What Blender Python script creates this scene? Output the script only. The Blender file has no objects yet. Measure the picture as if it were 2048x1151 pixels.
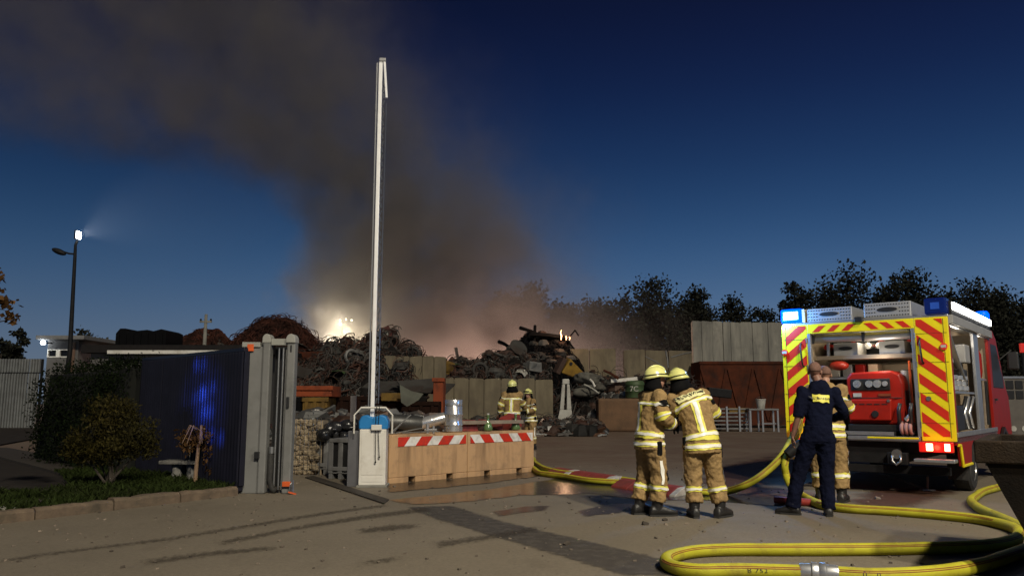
import bpy, bmesh, math, random
from mathutils import Vector, Matrix, noise
random.seed(11)
PI = math.pi
sc = bpy.context.scene
COL = sc.collection

# ---------------------------------------------------------------- camera, sky, key light, exposure
CAMH, FPX = 1.35, 1600.0
PITCH = math.atan((806 - 575.5) / FPX)
cam = bpy.data.cameras.new('camera')
cam.sensor_width = 36.0
cam.lens = FPX / 2048 * 36
cam.clip_end = 3000
camo = bpy.data.objects.new('camera', cam)
COL.objects.link(camo)
camo.location = (0, 0, CAMH)
camo.rotation_euler = (PI / 2 + PITCH, 0, 0)
sc.camera = camo
sc.render.resolution_x, sc.render.resolution_y = 1024, 575
sc.view_settings.view_transform = 'Standard'
sc.view_settings.look = 'None'
sc.view_settings.exposure = 0.0
sc.view_settings.gamma = 1.0
sc.cycles.use_denoising = True
sc.cycles.max_bounces = 6
sc.cycles.diffuse_bounces = 2
sc.cycles.glossy_bounces = 3
sc.cycles.transparent_max_bounces = 12
sc.cycles.volume_bounces = 0
sc.cycles.volume_step_rate = 0.35
sc.cycles.volume_max_steps = 200
sc.cycles.sample_clamp_indirect = 4.0
sc.cycles.caustics_reflective = False
sc.cycles.caustics_refractive = False


def lin(r, g, b):
    f = lambda c: (c / 255 / 12.92) if c / 255 <= 0.04045 else ((c / 255 + 0.055) / 1.055) ** 2.4
    return (f(r), f(g), f(b), 1)


world = bpy.data.worlds.new('World')
sc.world = world
world.use_nodes = True
nt = world.node_tree
N = nt.nodes
bg = N['Background']
tc = N.new('ShaderNodeTexCoord')
sp = N.new('ShaderNodeSeparateXYZ')
nt.links.new(tc.outputs['Generated'], sp.inputs[0])
ramp = N.new('ShaderNodeValToRGB')
ramp.color_ramp.interpolation = 'B_SPLINE'
els = ramp.color_ramp.elements
stops = [(0.0, (112, 124, 138)), (0.08, (86, 109, 136)), (0.15, (58, 90, 126)), (0.22, (36, 67, 104)), (0.29, (23, 48, 84)),
         (0.37, (14, 30, 64)), (0.46, (10, 18, 44)), (0.7, (7, 11, 28)), (1.0, (6, 9, 23))]
els[0].position, els[0].color = stops[0][0], lin(*stops[0][1])
els[1].position, els[1].color = stops[-1][0], lin(*stops[-1][1])
for p, c in stops[1:-1]:
    e = els.new(p)
    e.color = lin(*c)
nt.links.new(sp.outputs['Z'], ramp.inputs[0])
sky = N.new('ShaderNodeTexSky')                # twilight afterglow, the sun already set on the right
sky.sky_type = 'NISHITA'
sky.sun_disc = False
sky.sun_elevation = math.radians(-4)
sky.sun_rotation = math.radians(25)
sky.ozone_density = 4
sky.dust_density = 0.3
mx = N.new('ShaderNodeMix')
mx.data_type = 'RGBA'
mx.inputs['Factor'].default_value = 0.1
nt.links.new(ramp.outputs[0], mx.inputs['A'])
nt.links.new(sky.outputs[0], mx.inputs['B'])
az = N.new('ShaderNodeMapRange')               # the west (right) is a little brighter
az.inputs['From Min'].default_value, az.inputs['From Max'].default_value = -0.55, 0.35
az.inputs['To Min'].default_value, az.inputs['To Max'].default_value = 0.78, 1.05
nt.links.new(sp.outputs['X'], az.inputs['Value'])
mul = N.new('ShaderNodeVectorMath')
mul.operation = 'SCALE'
nt.links.new(mx.outputs['Result'], mul.inputs[0])
nt.links.new(az.outputs[0], mul.inputs['Scale'])
nt.links.new(mul.outputs[0], bg.inputs['Color'])
bg.inputs['Strength'].default_value = 1.15

SUN_AZ, SUN_EL = math.radians(18), math.radians(40)
sun = bpy.data.lights.new('sun', 'SUN')
sun.energy = 1.9
sun.angle = math.radians(3)
sun.color = (1.0, 0.9, 0.72)
suno = bpy.data.objects.new('sun', sun)
COL.objects.link(suno)
suno.rotation_euler = Vector((-math.sin(SUN_AZ) * math.cos(SUN_EL), math.cos(SUN_AZ) * math.cos(SUN_EL),
                              -math.sin(SUN_EL))).to_track_quat('-Z', 'Y').to_euler()
suno.location = (6, -10, 14)

# the yard's floodlight stands to the right behind the camera; its post is built further down
FLOOD = Vector((5.4, 2.2, 8.2))
flood = bpy.data.lights.new('yard_floodlight_light', 'POINT')
flood.energy = 3300
flood.color = (1.0, 0.9, 0.72)
flood.shadow_soft_size = 0.22
floodo = bpy.data.objects.new('yard_floodlight_light', flood)
COL.objects.link(floodo)
floodo.location = FLOOD

# ---------------------------------------------------------------- surveying: picture point -> place in the world
CT, ST = math.cos(PITCH), math.sin(PITCH)


def ray(px, py):
    u, v = (px - 1024) / FPX, (575.5 - py) / FPX
    return Vector((u, CT - v * ST, ST + v * CT))


def G(px, py, z=0.0):                          # point at height z
    d = ray(px, py)
    t = (z - CAMH) / d.z
    return Vector((d.x * t, d.y * t, z))


def A(px, py, Y):                              # point at distance Y
    d = ray(px, py)
    t = Y / d.y
    return Vector((d.x * t, Y, CAMH + d.z * t))


# ---------------------------------------------------------------- mesh builder
class MB:
    def __init__(s):
        s.v, s.f = [], []

    def add(s, vs, fs):
        n = len(s.v)
        s.v += [tuple(v) for v in vs]
        s.f += [tuple(i + n for i in f) for f in fs]
        return s

    def box(s, x0, x1, y0, y1, z0, z1, mtx=None):
        vs = [Vector(p) for p in ((x0, y0, z0), (x1, y0, z0), (x1, y1, z0), (x0, y1, z0),
                                  (x0, y0, z1), (x1, y0, z1), (x1, y1, z1), (x0, y1, z1))]
        if mtx is not None:
            vs = [mtx @ v for v in vs]
        return s.add(vs, [(0, 3, 2, 1), (4, 5, 6, 7), (0, 1, 5, 4), (1, 2, 6, 5), (2, 3, 7, 6), (3, 0, 4, 7)])

    def obox(s, c, size, rot=(0, 0, 0)):
        m = Matrix.Translation(c) @ Matrix.Rotation(rot[2], 4, 'Z') @ Matrix.Rotation(rot[1], 4, 'Y') @ Matrix.Rotation(rot[0], 4, 'X')
        a, b, d = size[0] / 2, size[1] / 2, size[2] / 2
        return s.box(-a, a, -b, b, -d, d, m)

    def tube(s, pts, r, n=8, cap=True, twist=0.0):
        pts = [Vector(p) for p in pts]
        m = len(pts)
        rs = list(r) if isinstance(r, (list, tuple)) else [r] * m
        T = []
        for i in range(m):
            a, b = pts[max(i - 1, 0)], pts[min(i + 1, m - 1)]
            t = (b - a)
            T.append(t.normalized() if t.length > 1e-9 else Vector((0, 0, 1)))
        up = Vector((0, 0, 1)) if abs(T[0].z) < 0.9 else Vector((1, 0, 0))
        nrm = (up - T[0] * up.dot(T[0])).normalized()
        vs, fs = [], []
        for i in range(m):
            nrm = (nrm - T[i] * nrm.dot(T[i]))
            nrm = nrm.normalized() if nrm.length > 1e-6 else T[i].orthogonal().normalized()
            bi = T[i].cross(nrm)
            for k in range(n):
                a = 2 * PI * k / n + twist * i
                vs.append(pts[i] + (nrm * math.cos(a) + bi * math.sin(a)) * rs[i])
        for i in range(m - 1):
            for k in range(n):
                k2 = (k + 1) % n
                fs.append((i * n + k, i * n + k2, (i + 1) * n + k2, (i + 1) * n + k))
        if cap:
            fs.append(tuple(reversed(range(n))))
            fs.append(tuple((m - 1) * n + k for k in range(n)))
        return s.add(vs, fs)

    def cyl(s, p0, p1, r0, r1=None, n=12, cap=True):
        return s.tube([p0, p1], [r0, r0 if r1 is None else r1], n, cap)

    def rings(s, rings, closed=True, cap=True):
        n = len(rings[0])
        vs = [p for r in rings for p in r]
        fs = []
        for i in range(len(rings) - 1):
            for k in range(n if closed else n - 1):
                k2 = (k + 1) % n
                fs.append((i * n + k, i * n + k2, (i + 1) * n + k2, (i + 1) * n + k))
        if cap and closed:
            fs.append(tuple(reversed(range(n))))
            fs.append(tuple((len(rings) - 1) * n + k for k in range(n)))
        return s.add(vs, fs)

    def lathe(s, prof, c=(0, 0, 0), n=24, mtx=None):
        c = Vector(c)
        rings = []
        for r, z in prof:
            ring = [Vector((r * math.cos(2 * PI * k / n), r * math.sin(2 * PI * k / n), z)) for k in range(n)]
            rings.append([(mtx @ p if mtx is not None else p) + c for p in ring])
        return s.rings(rings)

    def ball(s, c, r, n=12, m=8, mtx=None):
        c = Vector(c)
        rx, ry, rz = r if isinstance(r, (tuple, list)) else (r, r, r)
        rings = []
        for i in range(m + 1):
            a = -PI / 2 + PI * (i + 0.02 if i == 0 else (i - 0.02 if i == m else i)) / m
            ring = [Vector((rx * math.cos(a) * math.cos(2 * PI * k / n), ry * math.cos(a) * math.sin(2 * PI * k / n), rz * math.sin(a))) for k in range(n)]
            rings.append([(mtx @ p if mtx is not None else p) + c for p in ring])
        return s.rings(rings)

    def prism(s, poly, a0, a1, axis='y'):      # polygon in the two other axes, extruded along axis
        def mk(p, a):
            return {'x': (a, p[0], p[1]), 'y': (p[0], a, p[1]), 'z': (p[0], p[1], a)}[axis]
        n = len(poly)
        vs = [mk(p, a0) for p in poly] + [mk(p, a1) for p in poly]
        fs = [tuple(range(n)), tuple(reversed(range(n, 2 * n)))]
        for k in range(n):
            k2 = (k + 1) % n
            fs.append((k, n + k, n + k2, k2))
        return s.add(vs, fs)

    def mesh(s, name):
        me = bpy.data.meshes.new(name)
        me.from_pydata(s.v, [], s.f)
        me.validate()
        bm = bmesh.new()
        bm.from_mesh(me)
        bmesh.ops.recalc_face_normals(bm, faces=bm.faces)
        bm.to_mesh(me)
        bm.free()
        return me

    def build(s, name, mat, parent=None, smooth=False, bevel=0.0, loc=None, raw=False):
        if raw:
            me = bpy.data.meshes.new(name)
            me.from_pydata(s.v, [], s.f)
        else:
            me = s.mesh(name)
        o = link(name, me, mat, parent, smooth)
        if loc is not None:
            o.location = loc
        if bevel:
            b = o.modifiers.new('bevel', 'BEVEL')
            b.width = bevel
            b.segments = 2
            b.limit_method = 'ANGLE'
            b.harden_normals = False
        return o


def link(name, me, mat, parent=None, smooth=False):
    o = bpy.data.objects.new(name, me)
    COL.objects.link(o)
    if mat is not None and not me.materials:
        me.materials.append(mat)
    if smooth:
        me.polygons.foreach_set('use_smooth', [True] * len(me.polygons))
        if smooth == 'auto':
            bm = bmesh.new()
            bm.from_mesh(me)
            for e in bm.edges:
                if len(e.link_faces) == 2 and e.calc_face_angle(0) > 0.7:
                    e.smooth = False
            bm.to_mesh(me)
            bm.free()
    if parent is not None:
        o.parent = parent
    return o


def tag(o, label=None, cat=None, group=None, kind=None):
    for k, v in (('label', label), ('category', cat), ('group', group), ('kind', kind)):
        if v:
            o[k] = v
    return o


def thing(name, label, cat, loc=(0, 0, 0), rz=0.0, group=None):
    o = bpy.data.objects.new(name, None)
    COL.objects.link(o)
    o.empty_display_size = 0.2
    o.location = loc
    o.rotation_euler = (0, 0, rz)
    return tag(o, label, cat, group)


def lamp(name, loc, energy, color, parent=None, size=0.1, kind='POINT', rot=None, spot=None):
    l = bpy.data.lights.new(name, kind)
    l.energy = energy
    l.color = color
    if kind == 'AREA':
        l.shape = 'RECTANGLE'
        l.size, l.size_y = size
    else:
        l.shadow_soft_size = size
    if spot:
        l.spot_size, l.spot_blend = spot
    o = bpy.data.objects.new(name, l)
    COL.objects.link(o)
    o.location = loc
    if rot is not None:
        o.rotation_euler = rot
    if parent is not None:
        o.parent = parent
    return o


# ---------------------------------------------------------------- procedural materials
def material(name, col, rough=0.6, metal=0.0, col2=None, scale=6.0, bump=0.0, bscale=60.0, streak=None,
             emit=None, estr=0.0, spec=0.5, contrast=(0.35, 0.7), rvar=0.0, dirt=None, dscale=1.7, coat=0.0, obj=True):
    m = bpy.data.materials.new(name)
    m.use_nodes = True
    t = m.node_tree
    b = t.nodes['Principled BSDF']
    b.inputs['Roughness'].default_value = rough
    b.inputs['Metallic'].default_value = metal
    b.inputs['Specular IOR Level'].default_value = spec
    if coat:
        b.inputs['Coat Weight'].default_value = coat
        b.inputs['Coat Roughness'].default_value = 0.15
    c1 = tuple(col) + (1,)
    c2 = tuple(col2) + (1,) if col2 else tuple(x * 0.72 for x in col) + (1,)
    tcn = t.nodes.new('ShaderNodeTexCoord')
    vec = tcn.outputs['Object']
    if streak:
        mp = t.nodes.new('ShaderNodeMapping')
        mp.inputs['Scale'].default_value = streak
        t.links.new(vec, mp.inputs[0])
        nvec = mp.outputs[0]
    else:
        nvec = vec
    nz = t.nodes.new('ShaderNodeTexNoise')
    nz.inputs['Scale'].default_value = scale
    nz.inputs['Detail'].default_value = 6
    nz.inputs['Roughness'].default_value = 0.6
    t.links.new(nvec, nz.inputs['Vector'])
    mr = t.nodes.new('ShaderNodeMapRange')
    mr.inputs['From Min'].default_value, mr.inputs['From Max'].default_value = contrast
    t.links.new(nz.outputs['Fac'], mr.inputs['Value'])
    mix = t.nodes.new('ShaderNodeMix')
    mix.data_type = 'RGBA'
    mix.inputs['A'].default_value = c1
    mix.inputs['B'].default_value = c2
    t.links.new(mr.outputs[0], mix.inputs['Factor'])
    out = mix.outputs['Result']
    if dirt:
        nd = t.nodes.new('ShaderNodeTexNoise')
        nd.inputs['Scale'].default_value = dscale
        nd.inputs['Detail'].default_value = 8
        nd.inputs['Roughness'].default_value = 0.7
        t.links.new(vec, nd.inputs['Vector'])
        md = t.nodes.new('ShaderNodeMapRange')
        md.inputs['From Min'].default_value, md.inputs['From Max'].default_value = 0.5, 0.72
        md.inputs['To Max'].default_value = 0.8
        t.links.new(nd.outputs['Fac'], md.inputs['Value'])
        m2 = t.nodes.new('ShaderNodeMix')
        m2.data_type = 'RGBA'
        t.links.new(md.outputs[0], m2.inputs['Factor'])
        t.links.new(out, m2.inputs['A'])
        m2.inputs['B'].default_value = tuple(dirt) + (1,)
        out = m2.outputs['Result']
    t.links.new(out, b.inputs['Base Color'])
    if rvar:
        rr = t.nodes.new('ShaderNodeMapRange')
        rr.inputs['To Min'].default_value, rr.inputs['To Max'].default_value = max(0, rough - rvar), min(1, rough + rvar)
        t.links.new(nz.outputs['Fac'], rr.inputs['Value'])
        t.links.new(rr.outputs[0], b.inputs['Roughness'])
    if bump:
        bn = t.nodes.new('ShaderNodeTexNoise')
        bn.inputs['Scale'].default_value = bscale
        bn.inputs['Detail'].default_value = 4
        t.links.new(nvec, bn.inputs['Vector'])
        bp = t.nodes.new('ShaderNodeBump')
        bp.inputs['Strength'].default_value = bump
        bp.inputs['Distance'].default_value = 0.02
        t.links.new(bn.outputs['Fac'], bp.inputs['Height'])
        t.links.new(bp.outputs[0], b.inputs['Normal'])
    if emit:
        b.inputs['Emission Color'].default_value = tuple(emit) + (1,)
        b.inputs['Emission Strength'].default_value = estr
    return m


def islands(m, lo, hi, tint=None):             # every loose piece its own shade
    t = m.node_tree
    b = t.nodes['Principled BSDF']
    gi = t.nodes.new('ShaderNodeNewGeometry')
    hs = t.nodes.new('ShaderNodeHueSaturation')
    rr = t.nodes.new('ShaderNodeMapRange')
    rr.inputs['To Min'].default_value, rr.inputs['To Max'].default_value = lo, hi
    t.links.new(gi.outputs['Random Per Island'], rr.inputs['Value'])
    src = b.inputs['Base Color'].links[0].from_socket
    if tint:
        mm = t.nodes.new('ShaderNodeMath')
        mm.operation = 'PINGPONG'
        mm.inputs[1].default_value = 0.13
        t.links.new(gi.outputs['Random Per Island'], mm.inputs[0])
        ml = t.nodes.new('ShaderNodeMapRange')
        ml.inputs['From Min'].default_value, ml.inputs['From Max'].default_value = 0.06, 0.1
        t.links.new(mm.outputs[0], ml.inputs['Value'])
        mi = t.nodes.new('ShaderNodeMix')
        mi.data_type = 'RGBA'
        t.links.new(ml.outputs[0], mi.inputs['Factor'])
        t.links.new(src, mi.inputs['A'])
        mi.inputs['B'].default_value = tuple(tint) + (1,)
        src = mi.outputs['Result']
    t.links.new(src, hs.inputs['Color'])
    t.links.new(rr.outputs[0], hs.inputs['Value'])
    t.links.new(hs.outputs[0], b.inputs['Base Color'])
    return m


def leafmat(name, c1, c2, trans=0.25):
    m = material(name, c1, 0.8, col2=c2, scale=1.3, contrast=(0.3, 0.7), spec=0.08)
    t = m.node_tree
    b = t.nodes['Principled BSDF']
    oi = t.nodes.new('ShaderNodeNewGeometry')
    hs = t.nodes.new('ShaderNodeHueSaturation')
    rr = t.nodes.new('ShaderNodeMapRange')
    rr.inputs['To Min'].default_value, rr.inputs['To Max'].default_value = 0.45, 1.5
    t.links.new(oi.outputs['Random Per Island'], rr.inputs['Value'])
    src = b.inputs['Base Color'].links[0].from_socket
    t.links.new(src, hs.inputs['Color'])
    t.links.new(rr.outputs[0], hs.inputs['Value'])
    t.links.new(hs.outputs[0], b.inputs['Base Color'])
    tr = t.nodes.new('ShaderNodeBsdfTranslucent')
    t.links.new(hs.outputs[0], tr.inputs['Color'])
    ms = t.nodes.new('ShaderNodeMixShader')
    ms.inputs[0].default_value = trans
    t.links.new(b.outputs[0], ms.inputs[1])
    t.links.new(tr.outputs[0], ms.inputs[2])
    t.links.new(ms.outputs[0], t.nodes['Material Output'].inputs['Surface'])
    return m


MT = {}
MT['steel'] = material('galvanised_steel', (0.42, 0.42, 0.41), 0.38, 0.9, (0.28, 0.28, 0.28), 14, rvar=0.15)
MT['alu'] = material('aluminium', (0.55, 0.56, 0.57), 0.35, 0.8, (0.42, 0.43, 0.45), 10, rvar=0.1)
MT['chrome'] = material('polished_steel', (0.75, 0.74, 0.72), 0.24, 0.75, (0.55, 0.54, 0.52), 12, rvar=0.08)
MT['black'] = material('black_plastic', (0.012, 0.012, 0.013), 0.45, 0, (0.02, 0.02, 0.02), 20)
MT['rubber'] = material('rubber', (0.015, 0.015, 0.015), 0.8, 0, (0.03, 0.028, 0.025), 25, bump=0.2)
MT['darkmetal'] = material('dark_metal', (0.018, 0.018, 0.019), 0.6, 0.2, (0.01, 0.01, 0.011), 8, spec=0.2)
MT['white'] = material('white_paint', (0.74, 0.72, 0.66), 0.4, 0, (0.66, 0.63, 0.56), 3, dirt=(0.42, 0.38, 0.3), dscale=2.2)
MT['yellow'] = material('safety_yellow', (0.85, 0.72, 0.01), 0.35, 0, (0.75, 0.62, 0.01), 3)
MT['redfoil'] = material('red_foil', (0.62, 0.03, 0.012), 0.35, 0, (0.52, 0.025, 0.01), 3)
MT['redpaint'] = material('fire_red_paint', (0.27, 0.011, 0.007), 0.45, 0, (0.28, 0.011, 0.007), 2, spec=0.2, dirt=(0.2, 0.02, 0.012), dscale=2.5)
MT['glass'] = material('dark_glass', (0.008, 0.009, 0.011), 0.22, 0, (0.01, 0.01, 0.012), 2, spec=0.2)
MT['concrete'] = material('concrete', (0.20, 0.17, 0.115), 0.95, 0, (0.12, 0.10, 0.07), 2.2, spec=0.1, bump=0.4, bscale=30, streak=(1, 1, 0.25), dirt=(0.12, 0.1, 0.075))
MT['concretelight'] = material('pale_concrete', (0.30, 0.29, 0.25), 0.95, 0, (0.13, 0.13, 0.12), 1.6, spec=0.1, bump=0.3, bscale=20, streak=(1, 1, 0.16), dirt=(0.1, 0.1, 0.095), dscale=0.6)
MT['sandstone'] = material('sand_concrete', (0.50, 0.31, 0.16), 0.9, 0, (0.2, 0.125, 0.07), 4.0, bump=0.45, bscale=45, streak=(1, 1, 0.12), dirt=(0.26, 0.17, 0.1), dscale=3.5, contrast=(0.46, 0.74), spec=0.2)
MT['rust'] = material('rust', (0.10, 0.028, 0.013), 0.9, 0.0, (0.035, 0.014, 0.009), 1.6, spec=0.15, bump=0.4, bscale=25, dirt=(0.03, 0.02, 0.018))
MT['rustdark'] = material('dark_rust', (0.028, 0.013, 0.009), 0.95, 0.0, (0.01, 0.007, 0.006), 1.2, spec=0.05, bump=0.5, bscale=18)
MT['wire'] = material('rusty_wire', (0.05, 0.017, 0.011), 0.9, 0.0, (0.016, 0.008, 0.006), 0.7, spec=0.15)
islands(MT['wire'], 0.3, 1.8)
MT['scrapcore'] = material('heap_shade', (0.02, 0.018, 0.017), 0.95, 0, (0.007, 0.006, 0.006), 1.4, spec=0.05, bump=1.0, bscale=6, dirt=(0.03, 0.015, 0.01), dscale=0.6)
MT['scrapgrey'] = material('grey_scrap', (0.045, 0.044, 0.04), 0.7, 0.0, (0.02, 0.019, 0.018), 0.8, spec=0.25, dirt=(0.03, 0.018, 0.012), dscale=0.5)
islands(MT['scrapgrey'], 0.25, 2.2, (0.04, 0.018, 0.012))
MT['scraplight'] = material('bright_scrap', (0.2, 0.2, 0.19), 0.45, 0.4, (0.08, 0.08, 0.075), 2)
islands(MT['scraplight'], 0.15, 2.0, (0.07, 0.035, 0.02))
MT['orange'] = material('orange_paint', (0.3, 0.065, 0.022), 0.7, 0, (0.16, 0.04, 0.018), 1.8, dirt=(0.05, 0.022, 0.015), spec=0.2)
MT['ochre'] = material('ochre_paint', (0.2, 0.12, 0.025), 0.75, 0, (0.1, 0.06, 0.02), 1.8, dirt=(0.045, 0.028, 0.016), spec=0.2)
MT['wood'] = material('weathered_wood', (0.25, 0.2, 0.15), 0.85, 0, (0.15, 0.12, 0.09), 3, streak=(0.3, 3, 3))
MT['greyplastic'] = material('grey_plastic', (0.2, 0.2, 0.2), 0.6, 0, (0.13, 0.13, 0.13), 4, dirt=(0.06, 0.055, 0.05))
MT['offwhite'] = material('dirty_white_plastic', (0.5, 0.49, 0.44), 0.6, 0, (0.36, 0.35, 0.31), 3, dirt=(0.2, 0.18, 0.14))
MT['greenplastic'] = material('green_plastic', (0.05, 0.09, 0.03), 0.6, 0, (0.03, 0.05, 0.02), 4)
MT['hose'] = material('yellow_hose', (0.47, 0.45, 0.03), 0.6, 0, (0.38, 0.35, 0.02), 3, streak=(1, 1, 1), bump=0.25, bscale=120, dirt=(0.24, 0.18, 0.04), dscale=5, spec=0.25)
MT['lettering'] = material('black_lettering', (0.012, 0.012, 0.012), 0.6)
MT['bark'] = material('bark', (0.05, 0.04, 0.03), 0.95, 0, (0.03, 0.024, 0.018), 6, bump=0.5, bscale=20)
# ---------------------------------------------------------------- ground
def ground_mat():
    m = bpy.data.materials.new('yard_concrete')
    m.use_nodes = True
    t = m.node_tree
    b = t.nodes['Principled BSDF']
    tcn = t.nodes.new('ShaderNodeTexCoord')
    v = tcn.outputs['Object']

    def nz(s, d=6, r=0.6, sc3=None):
        n = t.nodes.new('ShaderNodeTexNoise')
        n.inputs['Scale'].default_value = s
        n.inputs['Detail'].default_value = d
        n.inputs['Roughness'].default_value = r
        if sc3:
            mp = t.nodes.new('ShaderNodeMapping')
            mp.inputs['Scale'].default_value = sc3
            mp.inputs['Rotation'].default_value = (0, 0, 0.5)
            t.links.new(v, mp.inputs[0])
            t.links.new(mp.outputs[0], n.inputs['Vector'])
        else:
            t.links.new(v, n.inputs['Vector'])
        return n.outputs['Fac']

    def mrange(x, a, b2, c=0.0, d=1.0):
        n = t.nodes.new('ShaderNodeMapRange')
        for k, val in zip(('From Min', 'From Max', 'To Min', 'To Max'), (a, b2, c, d)):
            n.inputs[k].default_value = val
        t.links.new(x, n.inputs['Value'])
        return n.outputs[0]

    def mix(f, a, b2):
        n = t.nodes.new('ShaderNodeMix')
        n.data_type = 'RGBA'
        t.links.new(f, n.inputs['Factor'])
        for k, x in (('A', a), ('B', b2)):
            if isinstance(x, tuple):
                n.inputs[k].default_value = x
            else:
                t.links.new(x, n.inputs[k])
        return n.outputs['Result']
    c = mix(mrange(nz(0.35), 0.35, 0.65), (0.22, 0.187, 0.14, 1), (0.17, 0.145, 0.108, 1))
    c = mix(mrange(nz(26, 5, 0.75), 0.4, 0.7, 0, 0.7), c, (0.105, 0.088, 0.066, 1))
    c = mix(mrange(nz(95, 3, 0.8), 0.55, 0.7, 0, 0.75), c, (0.30, 0.26, 0.2, 1))
    c = mix(mrange(nz(1.6, 8, 0.7, (1, 0.35, 1)), 0.55, 0.75, 0, 0.5), c, (0.10, 0.082, 0.06, 1))
    # reddish mud further back in the yard
    sx = t.nodes.new('ShaderNodeSeparateXYZ')
    t.links.new(v, sx.inputs[0])
    far = mrange(sx.outputs['Y'], 14.5, 19)
    mm = t.nodes.new('ShaderNodeMath')
    mm.operation = 'MULTIPLY'
    t.links.new(far, mm.inputs[0])
    t.links.new(mrange(nz(0.5, 7, 0.65), 0.3, 0.6, 0.35, 1.0), mm.inputs[1])
    c = mix(mm.outputs[0], c, (0.125, 0.085, 0.062, 1))
    t.links.new(c, b.inputs['Base Color'])
    t.links.new(mrange(nz(2.5), 0.3, 0.7, 0.62, 0.85), b.inputs['Roughness'])
    b.inputs['Specular IOR Level'].default_value = 0.3
    bp = t.nodes.new('ShaderNodeBump')
    bp.inputs['Strength'].default_value = 0.7
    bp.inputs['Distance'].default_value = 0.01
    t.links.new(nz(60, 6, 0.75), bp.inputs['Height'])
    t.links.new(bp.outputs[0], b.inputs['Normal'])
    return m


MT['ground'] = ground_mat()
mb = MB()
mb.add([(-900, -60, 0), (900, -60, 0), (900, 1500, 0), (-900, 1500, 0)], [(0, 1, 2, 3)])
tag(mb.build('ground', MT['ground']), kind='structure')


def decal_mat(name, col, rough, amt=1.0, nscale=3.0, nstr=0.5, spec=0.4, col2=None, fine=0.0, streak=None):
    m = material(name, col, rough, 0, col2, 8, spec=spec, rvar=0.1)
    t = m.node_tree
    b = t.nodes['Principled BSDF']
    at = t.nodes.new('ShaderNodeAttribute')
    at.attribute_name = 'mask'
    tcn = t.nodes.new('ShaderNodeTexCoord')
    v = tcn.outputs['Object']
    if streak:
        mp = t.nodes.new('ShaderNodeMapping')
        mp.inputs['Scale'].default_value = streak[:3]
        mp.inputs['Rotation'].default_value = (0, 0, streak[3])
        t.links.new(v, mp.inputs[0])
        v = mp.outputs[0]
    n = t.nodes.new('ShaderNodeTexNoise')
    n.inputs['Scale'].default_value = nscale
    n.inputs['Detail'].default_value = 7
    n.inputs['Roughness'].default_value = 0.65
    t.links.new(v, n.inputs['Vector'])
    ma = t.nodes.new('ShaderNodeMath')
    ma.operation = 'MULTIPLY_ADD'
    t.links.new(n.outputs['Fac'], ma.inputs[0])
    ma.inputs[1].default_value = nstr
    t.links.new(at.outputs['Fac'], ma.inputs[2])
    mr = t.nodes.new('ShaderNodeMapRange')
    mr.interpolation_type = 'SMOOTHSTEP'
    mr.inputs['From Min'].default_value = 0.45 + nstr * 0.5
    mr.inputs['From Max'].default_value = 0.62 + nstr * 0.5 + fine
    mr.inputs['To Max'].default_value = amt
    t.links.new(ma.outputs[0], mr.inputs['Value'])
    tr = t.nodes.new('ShaderNodeBsdfTransparent')
    ms = t.nodes.new('ShaderNodeMixShader')
    t.links.new(mr.outputs[0], ms.inputs[0])
    t.links.new(tr.outputs[0], ms.inputs[1])
    t.links.new(b.outputs[0], ms.inputs[2])
    t.links.new(ms.outputs[0], t.nodes['Material Output'].inputs['Surface'])
    return m


def inside_dist(p, poly):
    inside, dmin = False, 1e9
    n = len(poly)
    for i in range(n):
        a, b = poly[i], poly[(i + 1) % n]
        if (a[1] > p[1]) != (b[1] > p[1]) and p[0] < (b[0] - a[0]) * (p[1] - a[1]) / (b[1] - a[1]) + a[0]:
            inside = not inside
        ab = (b[0] - a[0], b[1] - a[1])
        L = ab[0] ** 2 + ab[1] ** 2 or 1e-9
        t = max(0, min(1, ((p[0] - a[0]) * ab[0] + (p[1] - a[1]) * ab[1]) / L))
        dmin = min(dmin, math.hypot(p[0] - a[0] - ab[0] * t, p[1] - a[1] - ab[1] * t))
    return dmin if inside else -dmin


def decal(name, poly, mat, z, soft=0.3, res=0.08, kind='structure', parent=None):
    poly = [(p[0], p[1]) for p in poly]
    xs, ys = [p[0] for p in poly], [p[1] for p in poly]
    x0, x1, y0, y1 = min(xs) - soft, max(xs) + soft, min(ys) - soft, max(ys) + soft
    nx, ny = max(6, min(90, int((x1 - x0) / res))), max(6, min(90, int((y1 - y0) / res)))
    vs, fs, mask = [], [], []
    for j in range(ny + 1):
        for i in range(nx + 1):
            p = (x0 + (x1 - x0) * i / nx, y0 + (y1 - y0) * j / ny)
            vs.append((p[0], p[1], z))
            mask.append(max(0.0, min(1.0, 0.5 + 0.5 * inside_dist(p, poly) / soft)))
    W = nx + 1
    for j in range(ny):
        for i in range(nx):
            q = (j * W + i, j * W + i + 1, (j + 1) * W + i + 1, (j + 1) * W + i)
            if max(mask[k] for k in q) > 0.02:
                fs.append(q)
    me = bpy.data.meshes.new(name)
    me.from_pydata(vs, [], fs)
    a = me.attributes.new('mask', 'FLOAT', 'POINT')
    a.data.foreach_set('value', mask)
    o = link(name, me, mat, parent)
    return tag(o, kind=kind)


def gp(pts):
    return [G(*p)[:2] for p in pts]


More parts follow.
